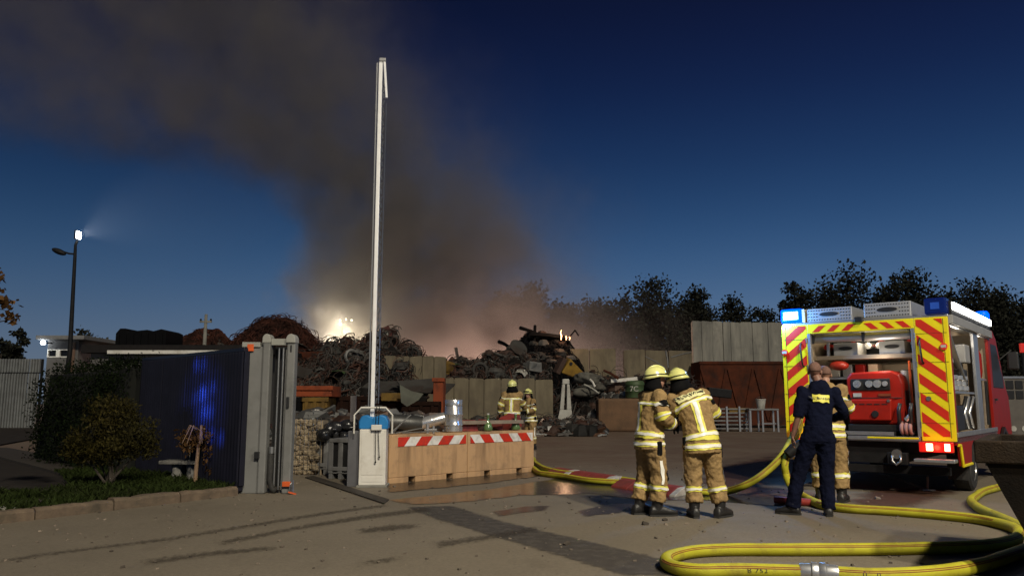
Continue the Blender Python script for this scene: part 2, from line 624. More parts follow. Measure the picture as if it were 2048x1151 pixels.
MT['wet'] = decal_mat('wet_concrete', (0.045, 0.036, 0.028), 0.22, 0.85, 1.6, 0.7, 0.5)
MT['wetdark'] = decal_mat('wet_ground', (0.03, 0.027, 0.027), 0.16, 0.95, 1.3, 0.6, 0.5)
MT['mud'] = decal_mat('mud', (0.10, 0.045, 0.028), 0.6, 0.75, 1.2, 0.8, 0.3, fine=0.2)
MT['seam'] = decal_mat('asphalt_seam', (0.058, 0.052, 0.05), 0.85, 0.75, 9, 0.7, 0.2, (0.10, 0.09, 0.08), fine=0.15)
MT['track'] = decal_mat('tyre_marks', (0.06, 0.048, 0.036), 0.8, 0.55, 20, 2.2, 0.25, fine=0.5)
decal('asphalt_seam', gp([(810, 1013), (905, 1010), (1010, 1042), (1140, 1072), (1310, 1112), (1480, 1151), (1245, 1151), (1120, 1113), (960, 1065), (860, 1035)]), MT['seam'], 0.004, 0.16)
decal('wet_patch', gp([(775, 1000), (860, 992), (1000, 975), (1120, 955), (1290, 965), (1420, 985), (1560, 990), (1640, 1004), (1560, 1012), (1400, 1000), (1290, 1000), (1180, 988), (1040, 990), (940, 1003), (820, 1010)]), MT['wetdark'], 0.008, 0.35, 0.1)
decal('wet_patch', gp([(770, 968), (1075, 942), (1085, 952), (960, 968), (780, 985)]), MT['wet'], 0.012, 0.3)
decal('wet_patch', gp([(980, 1022), (1060, 1012), (1108, 1010), (1090, 1020), (1000, 1032)]), MT['wet'], 0.006, 0.2)
decal('wet_patch', gp([(1150, 1022), (1215, 1008), (1290, 1005), (1240, 1025), (1170, 1034)]), MT['wet'], 0.006, 0.2)
decal('mud_patch', gp([(1380, 965), (1420, 935), (1560, 905), (1560, 1000), (1460, 990)]), MT['mud'], 0.010, 0.7, 0.12)
decal('mud_patch', gp([(1700, 1000), (1730, 978), (1860, 975), (1930, 985), (1830, 1015), (1700, 1020)]), MT['mud'], 0.010, 0.5, 0.1)
for pts in ([(0, 1118), (110, 1102), (330, 1075), (470, 1052), (640, 1024), (770, 1008), (775, 1013), (640, 1032), (470, 1060), (330, 1083), (110, 1110), (0, 1126)],
            [(430, 1082), (600, 1050), (720, 1030), (860, 1012), (865, 1022), (720, 1041), (600, 1060), (440, 1092)],
            [(280, 1120), (430, 1100), (560, 1090), (560, 1100), (430, 1112), (290, 1132)],
            [(860, 1084), (960, 1070), (1080, 1050), (1085, 1062), (970, 1082), (870, 1098)],
            [(710, 1058), (780, 1049), (845, 1047), (840, 1056), (780, 1062), (715, 1068)],
            [(715, 1122), (800, 1112), (810, 1120), (720, 1134)]):
    decal('tyre_marks', gp(pts), MT['track'], 0.009, 0.12, 0.07)

# drain channel line beside the sliding gate
mb = MB()
mb.prism([tuple(G(610, 955)[:2]), tuple(G(626, 952)[:2]), tuple(G(778, 1000)[:2]), tuple(G(768, 1008)[:2])], 0.004, 0.02, 'z')
tag(mb.build('gate_track', material('worn_track_rail', (0.07, 0.06, 0.05), 0.7, 0.2, (0.04, 0.035, 0.03), 8, spec=0.2)), 'low steel track rail let into the concrete beside the gate posts', 'rail')

# ---------------------------------------------------------------- side path, bed and kerb (left)
MT['asphalt'] = material('old_asphalt', (0.035, 0.03, 0.027), 0.95, 0, (0.024, 0.021, 0.019), 3, spec=0.1, bump=0.4, bscale=80)
MT['kerb'] = material('kerb_stone', (0.16, 0.115, 0.075), 0.9, 0, (0.09, 0.065, 0.045), 6, bump=0.4, bscale=40, dirt=(0.05, 0.045, 0.03))
MT['soil'] = material('soil', (0.035, 0.026, 0.018), 0.95, 0, (0.02, 0.016, 0.012), 5, bump=0.6, bscale=20)
K0, K1 = G(0, 1047), G(476, 990)               # kerb foot
kd = (K1 - K0).normalized()
kn = Vector((-kd.y, kd.x, 0))                  # towards the bed
E0 = K0 - kd * 5.5                             # carries on out of view
bed = [E0 + kn * 0.16, K1 + kn * 0.16, Vector((-4.35, 12.6, 0)), Vector((-7.2, 15.4, 0)), Vector((-14.5, 23.4, 0)), Vector((-15.3, 22.9, 0)), Vector((-8.2, 14.9, 0)), Vector((-6.7, 12.5, 0)), E0 + kn * 1.6]
mb = MB()
mb.prism([(p.x, p.y) for p in bed], 0.004, 0.10, 'z')
tag(mb.build('planting_bed', MT['soil']), kind='structure')
mb = MB()
mb.prism([(-60, 4), (E0.x + kn.x * 1.6, E0.y + kn.y * 1.6), (-6.72, 12.52), (-8.22, 14.92), (-15.32, 22.92), (-22.5, 43.8), (-90, 43.8)], 0.003, 0.05, 'z')
tag(mb.build('side_path', MT['asphalt']), kind='structure')
L = (K1 - E0).length
nk = 9
kroot = None
kx = thing('kerb', 'worn low stone kerb in front of the grassy planting bed', 'kerb', (0, 0, 0))
for i in range(nk):
    a = E0 + kd * (L * i / nk + 0.008)
    b = E0 + kd * (L * (i + 1) / nk - 0.008)
    w = random.uniform(0.15, 0.17)
    h = random.uniform(0.115, 0.145)
    mb = MB()
    rg = []
    for j in range(7):
        p = a.lerp(b, j / 6)
        jx = random.uniform(-0.012, 0.012)
        jz = random.uniform(-0.014, 0.008)
        rg.append([p + kn * jx + Vector((0, 0, 0.0)), p + kn * (jx + 0.005) + Vector((0, 0, h * 0.75 + jz)),
                   p + kn * (jx + 0.035) + Vector((0, 0, h + jz)), p + kn * w + Vector((0, 0, h + jz)), p + kn * w])
    mb.rings(rg)
    mb.build('kerb_stone', MT['kerb'], kx)
# pale paving slabs at the end of the bed
px = thing('paving_strip', 'pale concrete paving slabs between the path and the kerb', 'paving', (0, 0, 0))
for i in range(4):
    c = E0 + kd * (L - 3.2 - 0.42 * i) + kn * 0.62
    mb = MB()
    m4 = Matrix.Translation((c.x, c.y, 0.104)) @ Matrix.Rotation(math.atan2(kd.y, kd.x), 4, 'Z')
    mb.box(-0.2, 0.2, -0.3, 0.3, 0, 0.03, m4)
    mb.build('paving_slab', MT['concretelight'], px, bevel=0.006)

# ---------------------------------------------------------------- vegetation
MT['grass'] = leafmat('grass_blades', (0.032, 0.05, 0.012), (0.02, 0.026, 0.008))
MT['hedge'] = leafmat('hedge_leaves', (0.012, 0.02, 0.006), (0.004, 0.006, 0.003))
MT['shrub'] = leafmat('golden_shrub_leaves', (0.05, 0.04, 0.009), (0.02, 0.02, 0.006))
MT['fir'] = leafmat('tree_leaves', (0.034, 0.036, 0.026), (0.018, 0.02, 0.016))
MT['dry'] = leafmat('dry_leaves', (0.12, 0.06, 0.02), (0.06, 0.035, 0.015))
MT['dark'] = material('hedge_inner_shade', (0.004, 0.005, 0.003), 1.0)


def leaf(mb, c, size, rnd, slim=0.5, up=0.0):
    d = Vector((rnd.gauss(0, 1), rnd.gauss(0, 1), rnd.gauss(0, 1) + up)).normalized()
    s = d.orthogonal().normalized()
    s = Matrix.Rotation(rnd.uniform(0, 6.28), 3, d) @ s
    L_, w = d * size, s * size * slim * 0.5
    mb.add([c, c + L_ * 0.5 + w, c + L_, c + L_ * 0.5 - w], [(0, 1, 2, 3)])


def make_grass():
    rnd = random.Random(3)
    mb = MB()
    poly = [(p.x, p.y) for p in bed]
    n = 0
    while n < 9000:
        x, y = rnd.uniform(-9.2, -3.9), rnd.uniform(9.0, 15.5)
        d = inside_dist((x, y), poly)
        if d < -0.03:
            continue
        dens = 0.5 + 0.5 * noise.noise((x * 1.4, y * 1.4, 0))
        if rnd.random() > 0.25 + dens:
            continue
        n += 1
        h = rnd.uniform(0.03, 0.13) * (0.4 + dens)
        a = rnd.uniform(0, 6.28)
        w = rnd.uniform(0.006, 0.022)
        lean = rnd.uniform(0.1, 1.5) * h
        b = rnd.uniform(0, 6.28)
        p = Vector((x, y, 0.098))
        s = Vector((math.cos(a), math.sin(a), 0)) * w
        ln = Vector((math.cos(b), math.sin(b), 0)) * lean
        mb.add([p - s, p + s, p + ln * 0.4 + s * 0.7 + Vector((0, 0, h * 0.6)), p + ln + Vector((0, 0, h)), p + ln * 0.4 - s * 0.7 + Vector((0, 0, h * 0.6))],
               [(0, 1, 2, 3, 4)])
    o = mb.build('grass', MT['grass'], raw=True)
    tag(o, 'short weedy green grass growing over the planting bed', 'grass', kind='stuff')


make_grass()


def blob_leaves(mb, blobs, n, size, rnd, slim=0.5, up=0.2, shell=0.55):
    tot = sum(b[3] * b[4] * b[5] for b in blobs)
    for b in blobs:
        k = int(n * b[3] * b[4] * b[5] / tot) + 1
        for _ in range(k):
            d = Vector((rnd.gauss(0, 1), rnd.gauss(0, 1), rnd.gauss(0, 1))).normalized()
            r = shell + (1 - shell) * rnd.random() ** 0.6
            r *= 1 + 0.42 * noise.noise(d * 2.6 + Vector((b[0], b[1], b[2]))) + 0.1 * rnd.gauss(0, 1)
            c = Vector((b[0] + d.x * b[3] * r, b[1] + d.y * b[4] * r, b[2] + d.z * b[5] * r))
            leaf(mb, c, size * rnd.uniform(0.6, 1.4), rnd, slim, up)


def hedge():
    rnd = random.Random(5)
    h0, h1 = Vector((-7.0, 15.5, 0)), Vector((-10.7, 19.3, 0))
    r = thing('hedge', 'tall dense dark hedge carrying on the line of the ribbed fence', 'hedge', (0, 0, 0))
    d = (h1 - h0).normalized()
    n = Vector((-d.y, d.x, 0))
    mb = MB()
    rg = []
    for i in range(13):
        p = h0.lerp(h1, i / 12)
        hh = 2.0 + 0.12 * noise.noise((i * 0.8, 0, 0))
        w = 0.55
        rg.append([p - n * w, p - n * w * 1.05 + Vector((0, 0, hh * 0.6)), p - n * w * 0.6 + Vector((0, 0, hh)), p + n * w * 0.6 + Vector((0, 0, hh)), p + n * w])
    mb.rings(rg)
    mb.build('dark_inner_core', MT['dark'], r)  # solid near-black core: shade inside the hedge put into its colour
    mb = MB()
    for _ in range(22000):
        t = rnd.random() ** 1.5
        p = h0.lerp(h1, t) - d * rnd.uniform(0, 0.35) * (t < 0.02)
        z = rnd.uniform(0.1, 2.22)
        side = rnd.uniform(-0.85, 0.85) * (1 if z > 1.85 else 1)
        if z < 1.9 and abs(side) < 0.5:
            side = 0.62 * (1 if side > 0 else -1) + rnd.gauss(0, 0.09)
        if z > 1.9:
            z = 2.08 + 0.16 * noise.noise(p * 1.1) + rnd.gauss(0, 0.08)
            side *= 0.75
        c = p + n * side * (1 + 0.2 * noise.noise(p * 1.7 + Vector((0, 0, z * 1.7)))) + Vector((0, 0, z))
        leaf(mb, c, rnd.uniform(0.035, 0.08), rnd, 0.55, 0.2)
    mb.build('foliage', MT['hedge'], r, raw=True)


hedge()


def shrub(label, base, blobs, n, size, mat, stems, seed, name='shrub', up=0.9):
    rnd = random.Random(seed)
    r = thing(name, label, 'shrub', base)
    mb = MB()
    blob_leaves(mb, blobs, n, size, rnd, 0.4, up, 0.25)
    mb.build('foliage', mat, r, raw=True)
    mb = MB()
    for i in range(stems):
        b = blobs[i % len(blobs)]
        p0 = Vector((rnd.uniform(-0.12, 0.12), rnd.uniform(-0.1, 0.1), 0.0))
        p1 = Vector((b[0] * 0.8, b[1] * 0.8, b[2]))
        mb.tube([p0, p0.lerp(p1, 0.5) + Vector((rnd.uniform(-0.05, 0.05), 0, 0.05)), p1, p1 + Vector((rnd.uniform(-.2, .2), 0, b[5] * 0.7))], [0.022, 0.016, 0.012, 0.005], 6)
    mb.build('stem', MT['bark'], r)
    return r


bs = G(215, 972, 0.1)
shrub('bushy golden green shrub on bare stems above the kerb', bs,
      [(-0.05, 0, 1.02, 0.36, 0.34, 0.34), (-0.38, 0.05, 0.6, 0.36, 0.3, 0.28), (0.36, 0, 0.72, 0.36, 0.32, 0.32), (0.02, -0.1, 0.58, 0.42, 0.32, 0.26), (0.18, 0.05, 1.1, 0.2, 0.2, 0.22), (-0.58, 0, 0.5, 0.17, 0.2, 0.14), (0.6, 0, 0.55, 0.16, 0.2, 0.16)], 9500, 0.058, MT['shrub'], 8, 8)
b2 = G(313, 925)
b2 = G(315, 935, 0.1)
shrub('small upright green bush against the ribbed fence', b2, [(0, 0, 0.55, 0.17, 0.17, 0.3), (0.05, 0, 0.25, 0.15, 0.14, 0.2)], 1500, 0.05, MT['shrub'], 3, 9)

# withered little tree with a pale trunk
ts = G(390, 964, 0.1)
tr = thing('withered_sapling', 'withered sapling with pale trunk and brown drooping leaves', 'tree', ts)
mb = MB()
mb.tube([(0, 0, 0), (0.01, 0, 0.3), (0.03, 0, 0.62), (0.06, 0, 0.86)], [0.035, 0.03, 0.026, 0.018], 8)
rnd = random.Random(21)
for k in range(9):
    a = rnd.uniform(0, 6.28)
    mb.tube([(0.05, 0, 0.8), (0.05 + 0.18 * math.cos(a), 0.15 * math.sin(a), 0.9), (0.05 + 0.33 * math.cos(a), 0.25 * math.sin(a), 0.62)], [0.012, 0.008, 0.004], 5)
mb.build('trunk', material('pale_bark', (0.26, 0.17, 0.1), 0.9, 0, (0.16, 0.1, 0.06), 8, bump=0.3), tr)
mb = MB()
blob_leaves(mb, [(0.30, 0, 0.45, 0.2, 0.2, 0.26), (-0.12, 0, 0.68, 0.22, 0.2, 0.2), (0.12, 0, 0.75, 0.24, 0.2, 0.14)], 800, 0.07, rnd, 0.5, -1.0, 0.2)
mb.build('crown', MT['dry'], tr, raw=True)


def tree(label, base, h, w, seed, trunk_h=0.25, group='trees behind the scrap yard', leaves=2400, lsize=0.42, mat=None, cat='tree', name='tree'):
    rnd = random.Random(seed)
    r = thing(name, label, cat, base, 0, group)
    blobs = []
    nb = rnd.randint(12, 16)
    for i in range(nb):
        t = i / (nb - 1)
        z = h * (trunk_h + (0.94 - trunk_h) * t)
        rad = w * 0.5 * (0.55 + 0.45 * math.sin(PI * min(1, 0.25 + 0.8 * t))) * rnd.uniform(0.65, 1.0)
        a = rnd.uniform(0, 6.28)
        off = w * 0.33 * (1 - 0.75 * t)
        br = max(w * 0.15, rad * rnd.uniform(0.6, 0.85))
        blobs.append((off * math.cos(a), off * math.sin(a), z, br, br, br * rnd.uniform(0.7, 1.0)))
    mb = MB()
    blob_leaves(mb, blobs, leaves, lsize, rnd, 0.7, 0.0, 0.15)
    mb.build('crown', mat or MT['fir'], r, raw=True)
    mb = MB()
    mb.tube([(0, 0, 0), (0.1, 0, h * 0.3), (0, 0, h * 0.62), (0.05, 0, h * 0.9)], [h * 0.026, h * 0.02, h * 0.012, h * 0.004], 7)
    for b in blobs[:8]:
        mb.tube([(0, 0, b[2] * 0.7), (b[0] * 0.6, b[1] * 0.6, b[2] * 0.88), (b[0], b[1], b[2])], [h * 0.01, h * 0.007, h * 0.003], 5)
    mb.build('trunk', MT['bark'], r)
    return r


# (px centre, py top, px width, distance)
TR = [(1075, 572, 110, 92, 'round crowned tree half hidden in the smoke haze'),
      (1020, 590, 90, 96, 'tree fading into the thick smoke beside the plume'),
      (1135, 618, 70, 88, 'low tree in the dip between two taller hazy trees'),
      (1190, 596, 90, 90, 'broad tree left of the tallest hazy crown above the slab wall'),
      (1285, 560, 150, 86, 'tallest broad tree behind the concrete slab wall'),
      (1240, 600, 90, 84, 'dense tree tucked under the tallest broad crown'),
      (1390, 575, 75, 90, 'ragged tree with a dark tuft above the pale tall wall corner'),
      (1345, 612, 90, 94, 'low bushy tree between the tallest crown and the ragged tuft'),
      (1470, 592, 80, 96, 'small pointed tree behind the pale tall wall'),
      (1525, 618, 80, 98, 'low tree behind the pale tall wall next to the blue beacon'),
      (1595, 562, 70, 84, 'narrow tall tree rising behind the lit blue beacon'),
      (1690, 545, 140, 82, 'big leafy tree above the perforated roof boxes'),
      (1770, 565, 110, 80, 'dark tree over the gap between roof boxes and unlit beacon'),
      (1835, 545, 130, 84, 'big round tree behind the unlit dark beacon'),
      (1930, 560, 130, 82, 'spreading tree behind the side floodlights of the truck'),
      (2010, 580, 120, 86, 'dark tree beyond the red truck cab'),
      (2090, 590, 110, 84, 'dark tree at the far end of the row beyond the cab')]
for i, (cx, ty, wpx, Y, lab) in enumerate(TR):
    top = A(cx, ty, Y)
    tree(lab, (top.x, Y, 0), top.z, wpx / FPX * Y * 1.75, 100 + i, 0.03, leaves=17000, lsize=0.36)
for i in range(15):                             # closed row of lower trees further back
    cx = 985 + i * 76
    Y = 104 + (i * 37 % 9)
    top = A(cx, 602 + (i * 53 % 17) - (16 if i > 7 else 0), Y)
    tree('dark lower tree in the closed row behind the taller ones', (top.x, Y, 0), top.z, 9.5, 170 + i, 0.0, 'closed row of far trees', 8000, 0.42)
for i, (cx, ty, wpx, Y, lab) in enumerate([(45, 655, 55, 60, 'spiky dark conifer left of the lit gatehouse'),
                                           (170, 655, 80, 58, 'rounded dark tree behind the gatehouse roof'),
                                           (210, 672, 50, 60, 'small dark tree right of the gatehouse roof'),
                                           (5, 672, 60, 58, 'dark bush above the pale sheet metal fence')]):
    top = A(cx, ty, Y)
    tree(lab, (top.x, Y, 0), top.z, wpx / FPX * Y * 1.1, 140 + i, 0.1, 'trees beyond the gatehouse', 5000, 0.26)
# ---------------------------------------------------------------- sliding gate with ribbed sheets
MT['navy'] = material('dark_navy_sheet', (0.014, 0.014, 0.024), 0.35, 0.0, (0.01, 0.01, 0.016), 3, spec=0.3)
MT['gategrey'] = material('grey_green_gate_paint', (0.2, 0.202, 0.195), 0.6, 0, (0.16, 0.16, 0.155), 2, dirt=(0.1, 0.1, 0.092), dscale=1.6, spec=0.25)
MT['gatecap'] = material('pale_gate_cap', (0.32, 0.32, 0.29), 0.6, 0, (0.26, 0.26, 0.23), 4)
MT['reflector'] = material('orange_reflector', (0.75, 0.13, 0.03), 0.35)
g0, g1 = Vector((-4.11, 12.36, 0)), Vector((-7.0, 15.25, 0))
gdir = (g1 - g0).normalized()
ga = math.atan2(gdir.y, gdir.x)
gl = (g1 - g0).length
gate = thing('sliding_gate', 'dark navy sliding gate leaf of ribbed metal sheet with blue glints', 'gate', g0, ga)
# local x runs along the leaf; +y side faces the path
GH = 2.2
ns, pitch = 4, 0.095
for k in range(ns):
    x0, x1 = gl * k / ns, gl * (k + 1) / ns - 0.004
    mb = MB()
    prof = []
    nr = int((x1 - x0) / pitch)
    for i in range(nr):
        a = x0 + (x1 - x0) * i / nr
        b = x0 + (x1 - x0) * (i + 1) / nr
        w = b - a
        for f, y in ((0.0, 0.03), (0.12, 0.048), (0.26, 0.055), (0.4, 0.048), (0.52, 0.03)):
            prof.append((a + w * f, y))
    prof.append((x1, 0.03))
    vs = [(x, y, 0.12) for x, y in prof] + [(x, y, GH - 0.06) for x, y in prof]
    n = len(prof)
    mb.add(vs, [(i, i + 1, n + i + 1, n + i) for i in range(n - 1)])
    o = mb.build('ribbed_sheet', MT['navy'], gate, smooth=True)
    o.data.polygons.foreach_set('use_smooth', [True] * len(o.data.polygons))
MB().box(0, gl, -0.06, 0.03, GH - 0.06, GH).build('top_rail', MT['navy'], gate, bevel=0.008)
MB().box(0, gl, -0.06, 0.03, 0.04, 0.12).build('bottom_rail', MT['navy'], gate, bevel=0.008)
for k in range(5):
    MB().box(gl * k / 4 - 0.03, gl * k / 4 + 0.03, -0.06, 0.026, 0.121, GH - 0.061).build('frame_post', MT['navy'], gate)

# gate post assembly facing the camera: end panel, two capped posts, roller gap
gpost = thing('gate_post', 'grey green double gate post with roller gap and rounded caps', 'gate post', G(530, 986))
o0 = G(530, 986)


def lx(px, Y=None):
    return A(px, 900, o0.y).x - o0.x


def lz(py, Y=None):
    return A(530, py, o0.y).z


def gbox(name, px0, px1, py0, py1, d0, d1, mat, bev=0.01, parent=gpost):
    return MB().box(lx(px0), lx(px1), d0, d1, max(0, lz(py1)), lz(py0)).build(name, mat, parent, bevel=bev)


gbox('end_panel', 485, 518, 693, 990, -0.02, 0.34, MT['gategrey'], 0.012)
gbox('post', 519, 534, 683, 990, -0.06, 0.12, MT['gategrey'], 0.02)
gbox('post', 567, 584, 683, 990, -0.04, 0.14, MT['gategrey'], 0.02)
for a, b in ((517, 535), (565, 585)):
    mb = MB()
    cx, r = (lx(a) + lx(b)) / 2, (lx(b) - lx(a)) / 2
    z0 = lz(683)
    mb.prism([(cx + r * math.cos(t * PI / 8) * (1 if 1 else 0), z0 - 0.02 + 0.14 * (math.sin(t * PI / 8) ** 0.6)) for t in range(9)], -0.07, 0.15, 'y')
    mb.build('post_cap', MT['gatecap'], gpost, bevel=0.012)
gbox('cross_bar', 534, 567, 677, 690, -0.02, 0.06, MT['gatecap'], 0.006)
gbox('cover_plate', 476, 513, 684, 694, -0.05, 0.3, MT['gatecap'], 0.008)
gbox('reflector', 487, 500, 688, 702, -0.055, -0.03, MT['reflector'], 0.004)
gbox('gap_dark_sheet', 534, 567, 690, 975, 0.22, 0.26, MT['black'], 0)  # black sheet put in for the darkness of the open roller gap
for c, r in ((548, 0.016), (557, 0.018), (563, 0.012)):
    MB().cyl((lx(c), 0.06, 0.05), (lx(c), 0.06, lz(695)), r, n=10).build('roller_rod', MT['steel'] if c != 563 else MT['gategrey'], gpost, smooth='auto')
MB().tube([(lx(540), 0.05, lz(900)), (lx(540), 0.04, lz(960)), (lx(546), 0.03, lz(978)), (lx(554), 0.02, lz(982))], 0.045, 10).build('rubber_buffer', MT['rubber'], gpost, smooth=True)
MB().cyl((lx(541), 0.05, lz(906)), (lx(541), 0.05, lz(893)), 0.05, n=12).build('buffer_clamp', MT['steel'], gpost, smooth='auto')
gbox('lock_box', 512, 522, 902, 915, -0.09, 0, MT['black'], 0.004)
gbox('lock_box', 571, 576, 793, 815, -0.07, -0.03, MT['black'], 0.004)
gbox('slot', 574, 577, 690, 704, -0.045, -0.03, MT['black'], 0)
mb = MB()
mb.tube([(lx(584), -0.08, 0.02), (lx(586), -0.08, 0.14), (lx(590), -0.06, 0.2), (lx(592), -0.08, 0.02)], 0.012, 6)
mb.build('floor_latch', MT['steel'], gpost)
gbox('reflector', 570, 586, 961, 971, -0.09, -0.05, MT['reflector'], 0.004)
MB().obox((lx(592), -0.12, 0.02), (0.12, 0.05, 0.02), (0, 0.3, 0.2)).build('reflector', MT['reflector'], gpost)

# ---------------------------------------------------------------- broken stone bench and pale stone in the bed
MT['palestone'] = material('pale_stone', (0.2, 0.195, 0.18), 0.85, 0, (0.12, 0.115, 0.105), 5, bump=0.3, dirt=(0.1, 0.1, 0.08))
s0 = G(368, 960, 0.1)
st = thing('stone_bench', 'small weathered stone bench with white feet beside the sapling', 'bench', s0, -0.15)
mb = MB().box(-0.42, 0.34, -0.1, 0.22, 0.26, 0.32)
mb.build('slab', MT['palestone'], st, bevel=0.015)
for x in (-0.16, 0.1, 0.27):
    mb = MB()
    mb.lathe([(0.09, 0), (0.1, 0.05), (0.075, 0.15), (0.1, 0.262)], (x, 0.05, 0), 10)
    mb.build('foot', MT['palestone'], st, smooth=True)
MB().box(0.0, 0.09, 0.1, 0.17, 0.32, 0.56).build('upright', MT['concretelight'], st, bevel=0.01)
s1 = G(290, 938, 0.1)
mb = MB()
mb.ball((0, 0, 0.13), (0.2, 0.14, 0.15), 10, 7)
for i, v in enumerate(mb.v):
    q = Vector(v)
    mb.v[i] = tuple(q * (1 + 0.25 * noise.noise(q * 6)))
o = mb.build('boulder', MT['palestone'], None, smooth=True, loc=s1)
tag(o, 'pale rounded boulder half hidden behind the golden shrub', 'stone')

# ---------------------------------------------------------------- far left: sheet fence, gatehouse, roofs
MT['sheetpale'] = material('pale_sheet_metal', (0.22, 0.23, 0.23), 0.6, 0.2, (0.15, 0.155, 0.155), 2)
fy = 44.0
fx = thing('sheet_fence', 'pale corrugated sheet metal fence beyond the side path', 'fence', (A(-60, 800, fy).x, fy, 0))
w = A(75, 800, fy).x - A(-60, 800, fy).x
z0, zm, zt = 0.0, A(30, 745, fy).z, A(30, 717, fy).z
for row, (za, zb, off) in enumerate(((0.02, zm - 0.03, 0.0), (zm + 0.03, zt, 0.06))):
    k = 6
    for i in range(k):
        xa, xb = w * i / k, w * (i + 1) / k - 0.01
        nr = 4
        prof = []
        for j in range(nr):
            a = xa + (xb - xa) * j / nr
            dw = (xb - xa) / nr
            prof += [(a, off), (a + dw * 0.42, off), (a + dw * 0.5, off - 0.09), (a + dw * 0.92, off - 0.09)]
        prof.append((xb, off))
        n = len(prof)
        mb = MB()
        mb.add([(x, y, za) for x, y in prof] + [(x, y, zb) for x, y in prof], [(j, j + 1, n + j + 1, n + j) for j in range(n - 1)])
        mb.build('corrugated_sheet', MT['sheetpale'], fx)
MB().box(0, w, -0.05, 0.12, zm - 0.028, zm + 0.028).build('rail', MT['darkmetal'], fx)
for i in range(4):
    MB().box(w * i / 3 - 0.05, w * i / 3 + 0.05, 0.13, 0.23, 0, zt).build('post', MT['darkmetal'], fx)

hy = 50.0


def rect(px0, px1, py0, py1, Y):
    a, b = A(px0, py1, Y), A(px1, py0, Y)
    return a.x, b.x, max(0.0, a.z), b.z


gh = thing('gatehouse', 'small white lit gatehouse with flat overhanging roof and two windows', 'building', (0, 0, 0))
xa, xb, za, zb = rect(92, 158, 680, 735, hy)
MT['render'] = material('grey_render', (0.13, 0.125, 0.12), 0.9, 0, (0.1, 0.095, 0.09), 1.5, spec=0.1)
MT['lightwood'] = material('brown_cladding', (0.14, 0.08, 0.05), 0.8)
w0, w1, wz0, wz1 = rect(94, 138, 698, 714, hy)
mb = MB()
for q in ((xa, xb, wz1, zb), (xa, xb, 0, wz0), (xa, w0, wz0, wz1), (w1, xb, wz0, wz1)):
    mb.box(q[0], q[1], hy, hy + 0.2, q[2], q[3])
mb.box(xa, xa + 0.2, hy + 0.2, hy + 4, 0, zb)
mb.box(xb - 0.2, xb, hy + 0.2, hy + 4, 0, zb)
mb.box(xa + 0.2, xb - 0.2, hy + 3.8, hy + 4, 0, zb)
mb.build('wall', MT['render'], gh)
ra, rb, rz0, rz1 = rect(84, 180, 672, 680, hy)
MB().box(ra, rb, hy - 0.7, hy + 4.4, rz0 + 0.005, rz1).build('roof', material('grey_roof_edge', (0.2, 0.2, 0.2), 0.8), gh, bevel=0.02)
mid = (w0 + w1) / 2
for a, b in ((w0, mid - 0.06), (mid + 0.06, w1)):
    wn = MB().box(a + 0.06, b - 0.06, hy + 0.1, hy + 0.12, wz0 + 0.06, wz1 - 0.06).build('window', MT['glass'], gh)
    mb = MB()
    mb.box(a, b, hy - 0.02, hy + 0.1, wz0, wz0 + 0.06).box(a, b, hy - 0.02, hy + 0.1, wz1 - 0.06, wz1)
    mb.box(a, a + 0.06, hy - 0.02, hy + 0.1, wz0 + 0.06, wz1 - 0.06).box(b - 0.06, b, hy - 0.02, hy + 0.1, wz0 + 0.06, wz1 - 0.06)
    mb.build('frame', MT['white'], wn)
MB().box(mid - 0.06, mid + 0.06, hy - 0.01, hy + 0.12, wz0, wz1).build('mullion', MT['white'], gh)
da, db, dz0, dz1 = rect(141, 152, 684, 735, hy)
MB().box(da, db, hy - 0.04, hy - 0.002, 0.02, dz1).build('door', MT['lightwood'], gh)
lp = A(86, 685, hy - 0.4)
wl = thing('wall_lamp', 'glaring white lamp on the corner of the gatehouse', 'lamp', lp)
MT['lampwhite'] = material('cool_white_lamp', (0.9, 0.95, 1), 0.4, emit=(0.85, 0.93, 1.0), estr=25)
MB().ball((0, 0, 0), 0.14, 18, 12).build('bulb', MT['lampwhite'], wl, smooth=True)
MB().cyl((0.12, 0.05, 0), (0.35, 0.42, 0.0), 0.04, n=8).build('bracket', MT['darkmetal'], wl)
lamp('wall_lamp_light', (0, -0.5, -0.1), 9, (0.85, 0.93, 1.0), wl, 0.15)

MT['roofing'] = material('dark_roofing', (0.022, 0.02, 0.02), 0.9, spec=0.1)
fb = thing('flat_roofed_hall', 'long low hall with dark flat roof and pale lit fascia', 'building', (0, 0, 0))
Yb = 36.0
xa, xb, za, zb = rect(178, 520, 690, 760, Yb)
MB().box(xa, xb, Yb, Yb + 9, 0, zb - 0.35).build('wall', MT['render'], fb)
MB().box(xa - 0.3, xb + 0.3, Yb - 0.3, Yb + 9.3, zb - 0.345, zb).build('roof', MT['roofing'], fb)
f0, f1, fz0, fz1 = rect(215, 480, 700, 707, Yb - 0.35)
MB().box(f0, f1, Yb - 0.4, Yb - 0.31, fz0, fz1).build('fascia', MT['white'], fb)

